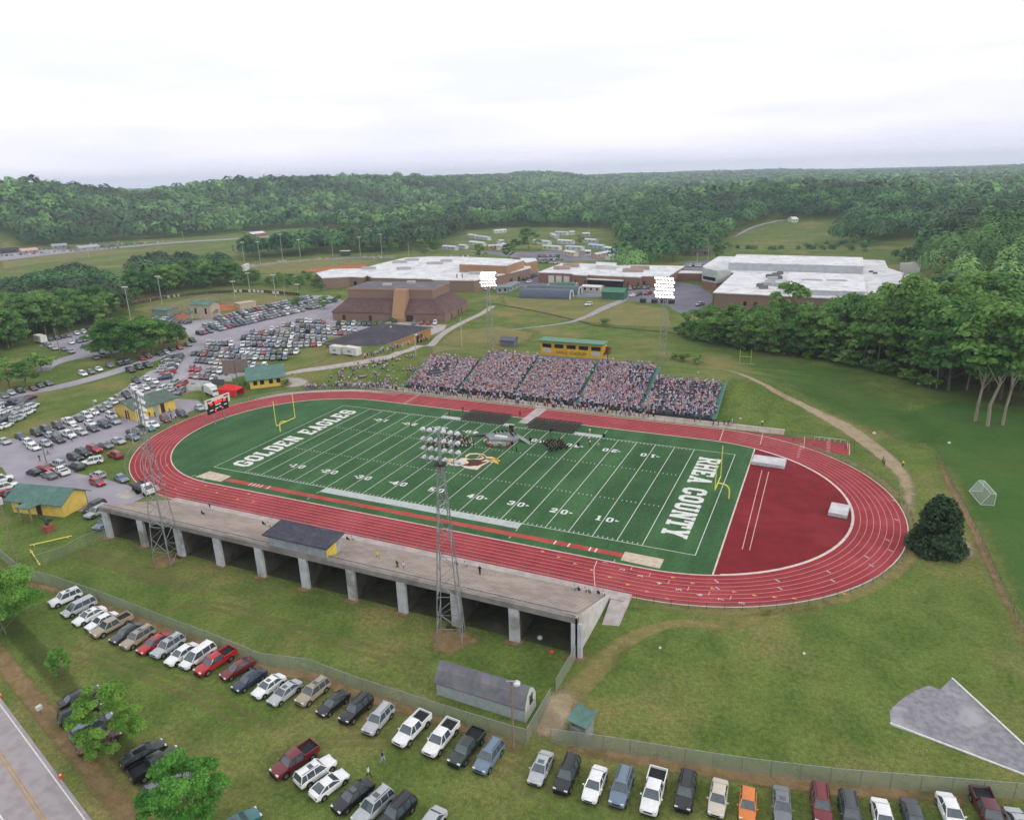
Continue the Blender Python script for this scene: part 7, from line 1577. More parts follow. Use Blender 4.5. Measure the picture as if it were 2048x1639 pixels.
def person(p, rz, pose, top, legs, label, group=None, sc=None, hair=None):
    o = link('person', PM[pose]); o.location = p; o.rotation_euler = (0, 0, rz); s = sc or pr.uniform(.93, 1.05); o.scale = (s, s, s)
    for sl, m in zip(o.material_slots, (pr.choice(SKINS), CM[top], CM[legs], hair or pr.choice(HAIR), SHOE)): sl.link = 'OBJECT'; sl.material = m
    NP[0] += 1
    return tag(o, label, 'person', group)
def pperson(u, v, rz, pose, top, legs, label, group=None, z=None): return person(at(u, v, z), rz, pose, top, legs, label, group)
tier = lambda y: .8+(-18.7-y)/13.9*5.5
def onstand(u, v, rz, pose, top, legs, label):
    zz = 3.0
    for _ in range(30):
        P = at(u, v, zz); zz = .8+math.ceil(max(0, (-18.7-P.y))/(13.9/18))*(5.5/18)-.12 if P.y < -18.7 else .62
    person(Vector((P.x, P.y, zz+.04)), rz, pose, top, legs, label)
# on the near side
pperson(738, 1556, R(200), 'walk', 'white', 'dark grey', 'person in white shirt walking between the parked cars on the lawn')
pperson(766, 1524, R(40), 'walk', 'navy', 'light blue', 'person in navy shirt and light jeans walking across the lawn')
onstand(756, 1120, R(180), 'walk', 'yellow', 'tan', 'person in yellow standing on the concrete grandstand beside the press hut')
onstand(795, 1138, R(60), 'walk', 'dark grey', 'black', 'person in dark clothes walking on the grandstand, left one of a pair')
onstand(808, 1142, R(60), 'stand', 'white', 'tan', 'person in white shirt walking on the grandstand, right one of a pair')
onstand(960, 1150, R(90), 'stand', 'black', 'black', 'person in black standing on the grandstand right of the light tower')
onstand(912, 1133, R(90), 'sit', 'black', 'navy', 'person in black sitting on the lower rows behind the light tower')
onstand(930, 1136, R(90), 'sit', 'white', 'grey', 'person in white sitting on the lower rows right of the light tower')
onstand(405, 1032, R(90), 'sit', 'dark grey', 'black', 'person in dark clothes sitting on the left rows of the grandstand')
onstand(420, 1016, R(90), 'arms', 'grey', 'black', 'person with a camera near the rail at the left of the grandstand')
onstand(527, 1053, R(90), 'sit', 'maroon', 'black', 'person in maroon sitting left of the press hut')
onstand(537, 1056, R(90), 'sit', 'white', 'tan', 'person in white sitting left of the press hut')
onstand(695, 1083, R(90), 'sit', 'black', 'black', 'person in black sitting right of the press hut near the walk')
onstand(704, 1083, R(90), 'sit', 'white', 'grey', 'person in white sitting right of the press hut near the walk')
for i, (u, c) in enumerate(((1149, 'white'), (1157, 'black'), (1170, 'white'), (1178, 'grey'), (1196, 'dark grey'), (1206, 'white'))): onstand(u, 1183+i*2.4, R(90), 'sit', c, 'dark grey', '%s-clad person seated at the right end of the grandstand, %s from the left' % (c, ORD[i]))
# path and right side
pperson(1768, 930, R(140), 'stand', 'grey', 'black', 'person in grey beside a cart on the dirt path, right of the track')
pperson(1765, 926, R(140), 'stand', 'teal', 'black', 'person in dark teal beside the person in grey on the dirt path')
pperson(1805, 934, R(120), 'stand', 'lime', 'black', 'person in lime vest standing on the dirt path right of the track')
pperson(1524, 851, R(-90), 'stand', 'white', 'black', 'person in white at the foot of the right grass bank')
pperson(1396, 752, R(-90), 'stand', 'white', 'tan', 'person in white on the bank path above the right bleachers')
for i, (u, v, t, l) in enumerate(((1448, 850, 'black', 'black'), (1456, 851, 'navy', 'black'), (1460, 851, 'dark grey', 'tan'), (1426, 851, 'maroon', 'black'), (1436, 852, 'black', 'dark grey'), (1464, 848, 'white', 'tan'), (1400, 845, 'grey', 'navy'), (1389, 843, 'black', 'black'), (1480, 846, 'white', 'grey'))): pperson(u, v, R(-90+20*i), 'stand', t, l, 'person in %s at the right end of the front walk, %s in the group' % (t, ORD[i]), 'people at the right end of the front walk')
# lot people
for i, (u, v, t) in enumerate(((104, 898, 'black'), (105, 893, 'white'), (82, 899, 'maroon'), (97, 910, 'grey'), (80, 922, 'dark grey'), (144, 883, 'white'), (300, 834, 'black'), (311, 834, 'black'), (340, 826, 'dark grey'), (343, 838, 'black'), (352, 838, 'white'), (404, 803, 'navy'))): pperson(u, v, pr.uniform(0, 6), pr.choice(('stand', 'walk')), t, 'dark grey', 'person in %s among the cars of the left lot, %s of those on foot' % (t, ORD[i]), 'people on foot in the left lot')
# on the field
for i, (u, v, t, l, ps) in enumerate(((1179.5, 868, 'white', 'tan', 'stand'), (1178, 884, 'white', 'black', 'stand'), (1197, 897, 'pink', 'grey', 'stand'), (1180, 892, 'white', 'dark grey', 'arms'), (1160, 898, 'black', 'black', 'stand'), (822, 855, 'black', 'black', 'stand'), (899, 832, 'maroon', 'maroon', 'stand'), (926, 824, 'black', 'black', 'stand'), (1040, 833, 'black', 'black', 'stand'), (1033, 905, 'black', 'black', 'arms'), (1061, 888, 'black', 'black', 'stand'), (1105, 862, 'black', 'black', 'stand'))): pperson(u, v, R(90+30*i), ps, t, l, 'person in %s standing on the field, %s of those standing apart' % (t, ORD[i]), 'people standing apart on the field')
# choir (dark) and band (white and dark), seated on chairs in wedges
def folding_chair_mesh():
    b = MB(); b.box((0, 0, .45), (.42, .44, .04)); b.add([(-.20, -.21, .55), (-.20, .21, .55), (-.26, .21, .88), (-.26, -.21, .88), (-.23, -.21, .55), (-.23, .21, .55), (-.29, .21, .88), (-.29, -.21, .88)], [(0, 1, 2, 3), (7, 6, 5, 4), (0, 4, 5, 1), (2, 6, 7, 3), (0, 3, 7, 4), (1, 5, 6, 2)])
    for s in (-1, 1): b.tube((.24, s*.21, 0), (-.27, s*.21, .88), .02, 4); b.tube((-.24, s*.19, 0), (.16, s*.19, .45), .02, 4)
    o = b.build('folding_chair', mat('dark folding chair', '4d4846', '3f3b3a', 5, .5, .4)); me = o.data; bpy.data.objects.remove(o); return me
CH = folding_chair_mesh()
def inside(poly, x, y):
    c = False
    for i in range(len(poly)):
        x1, y1 = poly[i]; x2, y2 = poly[(i+1) % len(poly)]
        if (y1 > y) != (y2 > y) and x < (x2-x1)*(y-y1)/(y2-y1)+x1: c = not c
    return c
def wedge(poly, sp, face, pal, lab, grp, lim):
    cx = sum(p[0] for p in poly)/len(poly); cy = sum(p[1] for p in poly)/len(poly); n = 0
    xs = [p[0] for p in poly]; ys = [p[1] for p in poly]
    y = min(ys)
    cand = []
    while y < max(ys):
        x = min(xs)
        while x < max(xs):
            if inside(poly, x, y): cand.append((x, y))
            x += sp
        y += sp*1.1
    for x, y in cand[:lim]:
        a = face+pr.uniform(-.3, .3); t = pr.choice(pal); q = Vector((x+pr.uniform(-.15, .15), y+pr.uniform(-.15, .15), .03))
        person(q, a, 'sit', t, 'black', lab % t, grp)
wedge([(64.9, 40.2), (70.0, 34.2), (73.4, 38.6), (69.5, 43.0)], .86, R(130), ['black']*7+['dark grey', 'maroon', 'navy'], '%s-clad singer seated in the dark wedge group right of the stage', 'singers seated right of the stage', 62)
wedge([(38.6, 28.6), (45.8, 27.4), (50.8, 31.5), (48.4, 36.6), (43, 38.2), (40.5, 34)], 1.0, R(60), ['white', 'white', 'white', 'black', 'dark grey', 'maroon', 'navy', 'pink'], '%s-clad musician seated in the band left of the stage', 'musicians of the seated band', 90)
# chairs for the graduates: two blocks, every chair its own object
def chair_block(x0, y0, nx, ny, dx, dy, lab, grp):
    for i in range(nx):
        for k in range(ny):
            o = link('folding_chair', CH); o.location = (x0+i*dx+pr.uniform(-.04, .04), y0+k*dy, .03); o.rotation_euler = (0, 0, R(-90)+pr.uniform(-.05, .05)); tag(o, lab, 'chair', grp)
chair_block(38.6, 48.9, 16, 9, .79, .84, 'dark empty folding chair in the left seating block by the far sideline', 'folding chairs of the left block')
chair_block(57.6, 48.9, 17, 9, .79, .84, 'dark empty folding chair in the right seating block by the far sideline', 'folding chairs of the right block')
# stage
def stage():
    t = thing('stage', (56, 38.6, 0), 'low grey stage with side ramps and a dark backdrop post on the field', 'stage'); g = mat('grey stage deck', '8a9090', '777d7d', .9, .8); off = (56, 38.6, 0)
    b = MB(); b.prism([(50.6, 39.4), (53.2, 36.6), (58.6, 37.8), (60.2, 40.8), (57, 43.3), (53, 42.6)], 0, .75); b.build('platform', g, t, off)
    b = MB(); b.add([(46.6, 38.6, .05), (46.9, 39.8, .05), (51, 41.2, .74), (50.7, 39.8, .74)], [(0, 3, 2, 1), (0, 1, 2, 3)]); b.build('ramp', g, t, off); b = MB(); b.add([(60.2, 40.9, .74), (59.6, 39.8, .74), (63.2, 38.0, .05), (63.8, 39.0, .05)], [(0, 1, 2, 3), (3, 2, 1, 0)]); b.build('ramp', g, t, off)
    b = MB(); b.prism([(52.4, 36.2), (55, 33.9), (58.8, 35.2), (58.5, 37.2), (54.6, 37)], 0, .35); b.build('lower_step', g, t, off)
    b = MB(); b.box((56.0, 43.2, 1.6), (1.1, .5, 1.9)); b.build('lectern', M_DOOR, t, off); b = MB(); b.tube((57, 43.0, .7), (57, 43.0, 3.2), .05, 6); b.build('flag_staff', mat('brass', 'a87b3c', None, 2, .4, .5, metal=.6), t, off)
    b = MB(); b.box((55.2, 38.7, .95), (3.2, .9, .4)); b.build('table', M_WHITE, t, off)
    for x, y, c in ((53.0, 39.8, 'black'), (53.6, 40.6, 'navy'), (54.4, 41.2, 'black'), (57.2, 40.3, 'black'), (58.2, 40.6, 'dark grey'), (58.0, 39.6, 'black'), (56.4, 41.6, 'dark grey'), (55.2, 41.8, 'black')): person(Vector((x, y, .75)), R(90), 'sit', c, 'black', '%s-clad person seated on the stage' % c, 'people seated on the stage')
    for i, (x, y) in enumerate(((52.6, 36.0), (53.6, 35.0), (55, 34.0), (57, 34.6), (58.9, 35.6))):
        q = thing('flower_pot', (x, y-.5, .02), 'flower pot at the front of the stage, %s from the left' % ORD[i], 'flower pot', 'flower pots along the stage'); b = MB(); b.lathe((0, 0, 0), [(.25, 0), (.36, .45)], 10); b.build('pot', mat('terracotta', '9a5a3c', None, 3), q)
        b = MB()
        for k in range(40):
            a, e, r = pr.uniform(0, 6.28), pr.uniform(0, 1.5), pr.uniform(.3, .62); c = Vector((math.cos(a)*math.cos(e)*r, math.sin(a)*math.cos(e)*r, .55+math.sin(e)*r)); d1 = Vector((pr.uniform(-1, 1), pr.uniform(-1, 1), pr.uniform(-1, 1))).normalized()*.16; d2 = d1.orthogonal()
            b.quad(c-d1-d2, c+d1-d2, c+d1+d2, c-d1+d2, mi=k % 3)
        b.build('flowers', [mat('flower red', 'b23a3a', None, 2), mat('flower white', 'd9d2c4', None, 2), mat('leaf green', '3c6a36', None, 2)], q)
stage()
for i, (x, y) in enumerate(((63.6, 37.5), (60.6, 33.4), (75.5, 38.2), (66.0, 45.0), (79.4, 45.9))):
    q = thing('loudspeaker', (x, y, .02), 'black loudspeaker on a stand on the turf, %s from the left' % ORD[[1, 0, 3, 2, 4][i]], 'loudspeaker', 'loudspeakers on the field'); b = MB(); b.tube((0, 0, 0), (0, 0, 1.5), .04, 6); b.build('stand', M_BLACK, q); b = MB(); b.box((0, 0, 1.85), (.5, .45, .8)); b.build('cabinet', M_BLACK, q)
# standing along the rail before the bleachers: individuals
PALT = ['white']*5+['black']*4+['grey']*3+['navy']*3+['pink']*2+['red']*2+['blue']*2+['maroon', 'light blue', 'tan', 'purple', 'orange', 'teal', 'dark grey', 'dark grey']
BUD = 300-NP[0]-1
rail = [(x, 66.4+pr.uniform(0, 1.6)) for x in np.linspace(9, 85, 62)]+[(XL+(RO+2.0+pr.uniform(0, 1.5))*math.cos(a), YC+(RO+2.0+pr.uniform(0, 1.5))*math.sin(a)) for a in np.linspace(R(92), R(128), 34)]
pr.shuffle(rail); rest = rail[BUD:]; rail = rail[:BUD]
for x, y in rail:
    t = pr.choice(PALT); person(P3(x, y, .04), R(-90)+pr.uniform(-.8, .8), pr.choice(('stand', 'stand', 'arms')), t, pr.choice(('navy', 'black', 'tan', 'dark grey')), 'spectator in %s standing by the rail in front of the bleachers' % t, 'spectators standing along the rail')
# the seated crowd and lawn crowd: one uncountable mass, low figures with their own clothes colours
def crowd(pts, sit):
    """pts: (x,y,z,rz,topcolour,legcolour,skin,hair)"""
    def bx(c, d, tp=1.0):
        x, y, z = [k/2 for k in d]; v = []
        for k, t in ((-1, 1), (1, tp)):
            for a, b in ((-x, -y), (x, -y), (x, y), (-x, y)): v.append((c[0]+a*t, c[1]+b*t, c[2]+k*z))
        return v
    F = np.array([(3, 2, 1, 0), (4, 5, 6, 7), (0, 1, 5, 4), (1, 2, 6, 5), (2, 3, 7, 6), (3, 0, 4, 7)])
    if sit: parts = [(bx((0, 0, .72), (.24, .36, .52), 1.12), 0), (bx((.24, 0, .52), (.50, .34, .16)), 1), (bx((.44, 0, .25), (.16, .30, .46)), 1), (bx((.02, 0, 1.11), (.19, .17, .2), .9), 2), (bx((-.01, 0, 1.2), (.22, .19, .1), .8), 3), (bx((.16, .2, .72), (.34, .09, .1)), 0), (bx((.16, -.2, .72), (.34, .09, .1)), 0)]
    else: parts = [(bx((0, 0, 1.18), (.24, .40, .58), 1.1), 0), (bx((0, .1, .45), (.17, .15, .9), 1.2), 1), (bx((0, -.1, .45), (.17, .15, .9), 1.2), 1), (bx((.02, 0, 1.6), (.19, .17, .2), .9), 2), (bx((-.01, 0, 1.69), (.22, .19, .1), .8), 3), (bx((.02, .25, 1.12), (.1, .1, .6)), 0), (bx((.02, -.25, 1.12), (.1, .1, .6)), 0)]
    T = np.array([v for p, _ in parts for v in p]); nf = len(parts)
    FF = np.concatenate([F+8*i for i in range(nf)]); reg = np.repeat([r for _, r in parts], 6)
    n = len(pts); A = np.array([p[3] for p in pts]); O = np.array([p[:3] for p in pts]); sc = nr.uniform(.88, 1.08, n)
    c, s = np.cos(A)[:, None], np.sin(A)[:, None]
    V = np.empty((n, len(T), 3)); t = T[None]*sc[:, None, None]
    V[..., 0] = t[..., 0]*c-t[..., 1]*s+O[:, 0:1]; V[..., 1] = t[..., 0]*s+t[..., 1]*c+O[:, 1:2]; V[..., 2] = t[..., 2]+O[:, 2:3]
    Fa = (FF[None]+(np.arange(n)*len(T))[:, None, None]).reshape(-1, 4)
    col = np.array([[p[4], p[5], p[6], p[7]] for p in pts])       # n,4,3
    return V.reshape(-1, 3), Fa, col[:, reg].reshape(-1, 3)
def crowd_mat():
    m, nt, b = base_mat('crowd clothes'); a = nt.nodes.new('ShaderNodeAttribute'); a.attribute_name = 'tone'; nt.links.new(a.outputs['Color'], b.inputs['Base Color']); b.inputs['Roughness'].default_value = .85; b.inputs['Specular IOR Level'].default_value = .15; return m
CRM = crowd_mat()
tops = [lin(CLO[k]) for k in ['white']*8+['grey']*4+['black']*3+['navy']*4+['light blue']*4+['blue']*3+['pink']*8+['red']*5+['maroon']*2+['purple']*3+['tan']*2+['orange', 'orange', 'teal', 'green', 'yellow']]+[lin('c49cab'), lin('b2b6c8'), lin('d0bcc2'), lin('c8c6d4'), lin('b79fb6'), lin('a89cc0')]*4
tops = [tuple(.72*a+.28*b for a, b in zip(t, (.50, .42, .52))) for t in tops]
legc = [lin(CLO[k]) for k in ('navy', 'black', 'blue', 'tan', 'dark grey', 'grey')]; skc = [lin('cda898'), lin('b99684')]; hac = [lin(x) for x in ('3b2a20', '1d1917', '9b7d52', '8b8885', '5b3d28')]
def rp(x, y, z, a): return (x, y, z, a, pr.choice(tops), pr.choice(legc), pr.choice(skc), pr.choice(hac))
pts = []
for s in range(5):
    xa, xb = AIS[s]+.68, AIS[s+1]-.68
    for k in range(ROWS[s]):
        x = xa+pr.uniform(0, .3)
        while x < xb:
            d = .90
            if s == 0 and 5 < k < 15 and xa+4 < x < xa+10: d = .3
            if s == 4: d = .72 if k < 10 else .42
            if s == 3 and k > 12 and x > xb-7: d = .6
            if k == 0: d *= .7
            if pr.random() < d: pts.append(rp(x, Y0+k*TR+.52+pr.uniform(-.06, .06), Z0+k*RS-.03, R(-90)+pr.uniform(-.35, .35)))
            x += pr.uniform(.47, .6)
for i, x in enumerate(AIS):
    for k in range(22):
        if pr.random() < .12: pts.append(rp(x+pr.uniform(-.4, .4), Y0+k*TR+.4, Z0+k*RS-.2, R(-90)))
V1, F1, C1 = crowd(pts, True)
sp = [rp(x, y, float(H(x, y))+.04, R(-90)+pr.uniform(-.6, .6)) for x, y in rest]
for s in (0, 1, 2, 3):
    n = ROWS[s]
    for k in range(int((AIS[s+1]-AIS[s])*.9)):
        if s in (1, 2) and 43 < AIS[s]+1+k*1.1 < 64 and s == 2: continue
        if pr.random() < .6: sp.append(rp(AIS[s]+1+k*1.1, Y0+n*TR+.1, Z0+(n-1)*RS+.2, R(-90)))
for k in range(70):
    x = pr.uniform(2, 86); sp.append(rp(x, 67+pr.uniform(0, 2.8), .04, pr.uniform(0, 6)))
for k in range(60):
    a = R(pr.uniform(90, 130)); q = RO+2+pr.uniform(0, 3); x, y = XL+q*math.cos(a), YC+q*math.sin(a); sp.append(rp(x, y, float(H(x, y))+.02, pr.uniform(0, 6)))
for u, v in [(725+4*k+pr.uniform(-3, 3), 716-1.1*k+pr.uniform(-2, 2)) for k in range(34)]:
    p = at(u, v); sp.append(rp(p.x, p.y, p.z, pr.uniform(0, 6)))
V2, F2, C2 = crowd(sp, False)
lw_ = []
for k in range(105):
    u, v = pr.uniform(655, 830), pr.uniform(712, 772)
    if v > 772-(u-655)*.02 or v < 745-(u-640)*.24: continue
    p = at(u, v)
    for j_ in range(pr.choice((1, 1, 2, 3))): lw_.append(rp(p.x+pr.uniform(-.9, .9), p.y+pr.uniform(-.6, .6), float(H(p.x, p.y))-.33, R(-90)+pr.uniform(-.8, .8)))
V3, F3, C3 = crowd(lw_, True)
for nm, V_, F_, C_, lab in (('seated_crowd', V1, F1, C1, 'dense crowd of spectators filling the home bleachers'), ('standing_crowd', V2, F2, C2, 'mass of standing spectators behind the rail and on the rim of the bleachers'), ('lawn_crowd', V3, F3, C3, 'spectators sitting scattered on the grass bank left of the bleachers')):
    tag(link(nm, npmesh(nm, V_, F_, CRM, color=C_)), lab, 'crowd', None, 'stuff')
# ------------------------------------------------------------------ trees
def leaf_mat(name, c1, c2, tr=.35, v0=.78, v1=1.4):
    m = bpy.data.materials.new(name); m.use_nodes = True; nt = m.node_tree; b = nt.nodes['Principled BSDF']
    oi = nt.nodes.new('ShaderNodeObjectInfo'); a = nt.nodes.new('ShaderNodeAttribute'); a.attribute_name = 'tone'
    col = mix_rgb(nt, a.outputs['Fac'], lin(c1), lin(c2))
    hs = nt.nodes.new('ShaderNodeHueSaturation'); nt.links.new(col, hs.inputs['Color'])
    mr = N(nt, 'ShaderNodeMapRange'); nt.links.new(oi.outputs['Random'], mr.inputs[0]); mr.inputs[3].default_value = v0; mr.inputs[4].default_value = v1; nt.links.new(mr.outputs[0], hs.inputs['Value'])
    mh_ = N(nt, 'ShaderNodeMath', operation='MULTIPLY_ADD'); nt.links.new(oi.outputs['Random'], mh_.inputs[0]); mh_.inputs[1].default_value = -.045; mh_.inputs[2].default_value = .525; nt.links.new(mh_.outputs[0], hs.inputs['Hue'])
    nt.links.new(hs.outputs[0], b.inputs['Base Color']); b.inputs['Roughness'].default_value = .6; b.inputs['Specular IOR Level'].default_value = .2
    t = nt.nodes.new('ShaderNodeBsdfTranslucent'); nt.links.new(hs.outputs[0], t.inputs['Color']); mx = N(nt, 'ShaderNodeMixShader', Fac=tr); nt.links.new(b.outputs[0], mx.inputs[1]); nt.links.new(t.outputs[0], mx.inputs[2])
    nt.links.new(mx.outputs[0], nt.nodes['Material Output'].inputs['Surface']); return m
M_LEAF = leaf_mat('broad leaves', '426830', '78a152', .4); M_LEAFN = leaf_mat('bright leaves', '568834', '93c05a', .5, .95, 1.08); M_PINE = leaf_mat('dark needles', '1d3420', '33512c', .15); M_CEDAR = leaf_mat('cedar needles', '1f3620', '38522f', .12)
M_BARK = mat('bark', '6f6558', '5b5247', 3, .9, .1, bump=.3)
def quads(C, Nn, size, asp=.75):
    n = len(C); Nn = Nn/np.linalg.norm(Nn, axis=1, keepdims=True); r = nr.normal(size=(n, 3)); T = np.cross(Nn, r); T /= np.linalg.norm(T, axis=1, keepdims=True)+1e-9; B = np.cross(Nn, T)
    s = size[:, None]; V = np.stack([C-T*s-B*s*asp*.55, C+T*s*.25-B*s*asp, C+T*s+B*s*asp*.3, C-T*s*.2+B*s*asp], 1).reshape(-1, 3); return V, np.arange(4*n).reshape(-1, 4)
def crown_points(kind, n, seed):
    g = np.random.default_rng(seed); P = []; 
    if kind == 'broad2':
        L = []
        for i in range(64):
            h = g.uniform(.24, .95); rmax = .40*math.sqrt(max(.04, 1-((h-.5)/.5)**2)); r = rmax*math.sqrt(g.uniform(.15, 1.1)); a = g.uniform(0, 2*PI); L.append((r*math.cos(a), r*math.sin(a), h, g.uniform(.045, .1)))
    elif kind == 'broad':      # unit: height 1, crown from .22 to 1, radius ~.36
        nl = 34; L = []
        for i in range(nl):
            h = g.uniform(.24, .95); rmax = .37*math.sqrt(max(.05, 1-((h-.52)/.48)**2)); r = rmax*math.sqrt(g.uniform(.12, 1.25)); a = g.uniform(0, 2*PI); L.append((r*math.cos(a), r*math.sin(a), h, g.uniform(.05, .145)))
        L.append((0, 0, .9, .1))
    elif kind == 'tall':
        nl = 26; L = []
        for i in range(nl):
            h = g.uniform(.5, .96); rmax = .22*math.sqrt(max(.05, 1-((h-.74)/.27)**2)); r = rmax*math.sqrt(g.uniform(.1, 1)); a = g.uniform(0, 2*PI); L.append((r*math.cos(a), r*math.sin(a), h, g.uniform(.06, .10)))
    elif kind == 'cone':
        nl = 170; L = []
        for i in range(nl):
            h = .05+.9*g.uniform(0, 1)**1.1; rmax = .40*(1-h)**.52*(min(1, .78+h*2.0)); r = rmax*math.sqrt(g.uniform(.5, 1)); a = g.uniform(0, 2*PI); L.append((r*math.cos(a), r*math.sin(a), h, .07+.06*(1-h)))
    elif kind == 'bush':
        nl = 18; L = []
        for i in range(nl):
            h = g.uniform(.15, .8); rmax = .55*math.sqrt(max(.05, 1-((h-.35)/.6)**2)); r = rmax*math.sqrt(g.uniform(.1, 1)); a = g.uniform(0, 2*PI); L.append((r*math.cos(a), r*math.sin(a), h, g.uniform(.14, .22)))
    L = np.array(L); per = np.maximum(1, (n*L[:, 3]**2/np.sum(L[:, 3]**2)).astype(int))
    C, Nn, tone = [], [], []
    for (x, y, z, r), k in zip(L, per):
        d = g.normal(size=(k, 3)); d /= np.linalg.norm(d, axis=1, keepdims=True); rr = r*g.uniform(.55, 1.12, size=(k, 1)); d[:, 2] = np.abs(d[:, 2])*.9+d[:, 2]*.1 if kind != 'cone' else d[:, 2]
        C.append(np.array([x, y, z])+d*rr*np.array([1.05, 1.05, .85])); Nn.append(d+g.normal(size=(k, 3))*.45+np.array([0, 0, .35])); tone.append(np.clip(g.uniform(.15, .85)+g.normal(size=k)*.22, 0, 1))
    return np.concatenate(C), np.concatenate(Nn), np.concatenate(tone), L
def tree_proto(kind, n, seed, leaf, leafm):
    C, Nn, tone, L = crown_points(kind, n, seed); g = np.random.default_rng(seed+99)
    V, F = quads(C, Nn, leaf*g.uniform(.65, 1.35, len(C))); cr = npmesh('crown', V, F, leafm, color=np.repeat(tone[:, None], 3, 1))
    b = MB(); r0 = .018 if kind != 'tall' else .011; top = {'broad2': .8, 'broad': .8, 'tall': .9, 'cone': .85, 'bush': .4}[kind]; rg_ = random.Random(seed)
    pts = [Vector((rg_.uniform(-.012, .012)*i, rg_.uniform(-.012, .012)*i, top*i/5)) for i in range(6)]
    for i in range(5): b.tube(pts[i], pts[i+1], r0*(1-.16*i), 7, r2=r0*(1-.16*(i+1)))
    idx = list(range(len(L))); rg_.shuffle(idx)
    for i in idx[:9]:
        h = max(.1, L[i][2]-.22); k = min(4.99, h/top*5); a = pts[int(k)].lerp(pts[int(k)+1], k-int(k)); b.tube(a, (L[i][0]*.9, L[i][1]*.9, L[i][2]), r0*.42, 5, r2=r0*.12)
    o = b.build('trunk', mat('pale bark', '9a9083', '857b6f', 3, .9, .1) if kind == 'tall' else M_BARK); tr = o.data; bpy.data.objects.remove(o); return cr, tr
TP = {}
for kind, key, n, leaf, m, cnt in (('broad', 'broad', 3000, .0255, M_LEAF, 5), ('tall', 'tall', 2400, .0165, M_LEAF, 3), ('cone', 'cedar', 16000, .024, M_CEDAR, 1), ('cone', 'pine', 1300, .032, M_PINE, 2), ('bush', 'bush', 700, .06, M_LEAF, 2), ('broad2', 'near', 15000, .0125, M_LEAFN, 3), ('bush', 'nearbush', 14000, .0155, M_LEAFN, 1)):
    TP[key] = [tree_proto(kind, n, 100+17*i+hash(key) % 7 if False else 100+17*i+len(key)*5, leaf, m) for i in range(cnt)]
tg = random.Random(9)
NT = [0]
def tree(p, h, key, label, group=None, wide=1.0, name=None, i=None):
    cr, tr = TP[key][tg.randrange(len(TP[key])) if i is None else i]; nm = name or {'pine': 'pine_tree', 'cedar': 'cedar_tree', 'bush': 'bush', 'nearbush': 'leafy_tree', 'near': 'leafy_tree'}.get(key, 'broadleaf_tree')
    t = thing(nm, (p[0], p[1], p[2]-.1), label, 'bush' if 'bush' == key else 'tree', group, tg.uniform(0, 6.28)); t.scale = (h*wide, h*wide, h)
    link('crown', cr, t); link('trunk', tr, t); NT[0] += 1
    return t
def ptree(u, v, vt, key, label, group=None, wide=1.0, **k): p = at(u, v); return tree(p, height_to(p, vt), key, label, group, wide, **k)
# foreground
ptree(225, 1512, 1378, 'near', 'bright green leafy tree beside the black pickup by the road', None, .98, i=0)
ptree(385, 1668, 1512, 'near', 'bright green leafy tree cut by the lower picture edge', None, .98, i=1)
ptree(12, 1268, 1148, 'nearbush', 'large leafy tree at the left picture edge beside the lawn', None, .95)
ptree(124, 1350, 1298, 'near', 'small pale sapling on the near lawn', None, .8, i=2)
ptree(1872, 1100, 992, 'cedar', 'broad dark cone shaped evergreen beside the right curve of the track', None, 1.02, name='cedar_tree')
# the right wood: fill a world polygon with spacing
def fill(poly, sp, hr, keys, label, group, lim=999, wide=(.9, 1.15), jit=.38, prof=None):
    xs = [p[0] for p in poly]; ys = [p[1] for p in poly]; out = []; y = min(ys); r_ = 0
    while y < max(ys):
        x = min(xs)+(sp/2 if r_ % 2 else 0)
        while x < max(xs):
            q = (x+tg.uniform(-jit, jit)*sp, y+tg.uniform(-jit, jit)*sp)
            if inside(poly, *q): out.append(q)
            x += sp
        y += sp*.87; r_ += 1
    out.sort(key=lambda q: (q[0]-CAMP[0])**2+(q[1]-CAMP[1])**2)
    for q in out[:lim]:
        p = P3(*q); h = tg.uniform(*hr)
        if prof: u = project(p)[0]; h = max(5, min(h, height_to(p, float(np.interp(u, [a for a, _ in prof], [b for _, b in prof]))+tg.uniform(-4, 26))))
        tree(p, h, tg.choice(keys), label, group, tg.uniform(*wide)*(1 if h > 12 else 1.25))
    return out[lim:]
W = lambda *uv: [(p.x, p.y) for p in (at(u, v) for u, v in uv)]
REST = []
PR = [(1330, 622), (1400, 612), (1500, 602), (1560, 592), (1640, 606), (1700, 594), (1760, 588), (1800, 580), (1835, 586), (1860, 540), (1910, 515), (1980, 508), (2048, 508), (2300, 500)]
PL = [(-200, 545), (0, 553), (60, 545), (120, 530), (160, 520), (200, 525), (240, 548), (262, 590)]
PB = [(180, 560), (240, 560), (280, 505), (330, 496), (400, 502), (450, 500), (480, 530), (520, 545), (600, 553), (660, 578)]
edge = W((1345, 668), (1400, 683), (1500, 703), (1600, 716), (1690, 728), (1760, 748), (1820, 764), (1880, 785), (1935, 802), (1990, 808), (2060, 818), (2200, 840))
back = W((2250, 760), (2060, 700), (1900, 660), (1760, 640), (1600, 655), (1500, 652), (1420, 640), (1350, 650))
REST += [(q, (17, 24), PR) for q in fill(edge[3:]+back[:5], 7.6, (17, 25), ['broad', 'broad', 'broad', 'tall'], 'broadleaf tree in the dense dark wood right of the far lawn', 'trees of the right wood', 92, prof=PR)]
fill(edge[:5]+back[4:], 6.5, (10, 14), ['broad'], 'lower broadleaf tree in the tongue of wood in front of the newest school', 'lower trees in front of the newest school', 34, prof=PR)
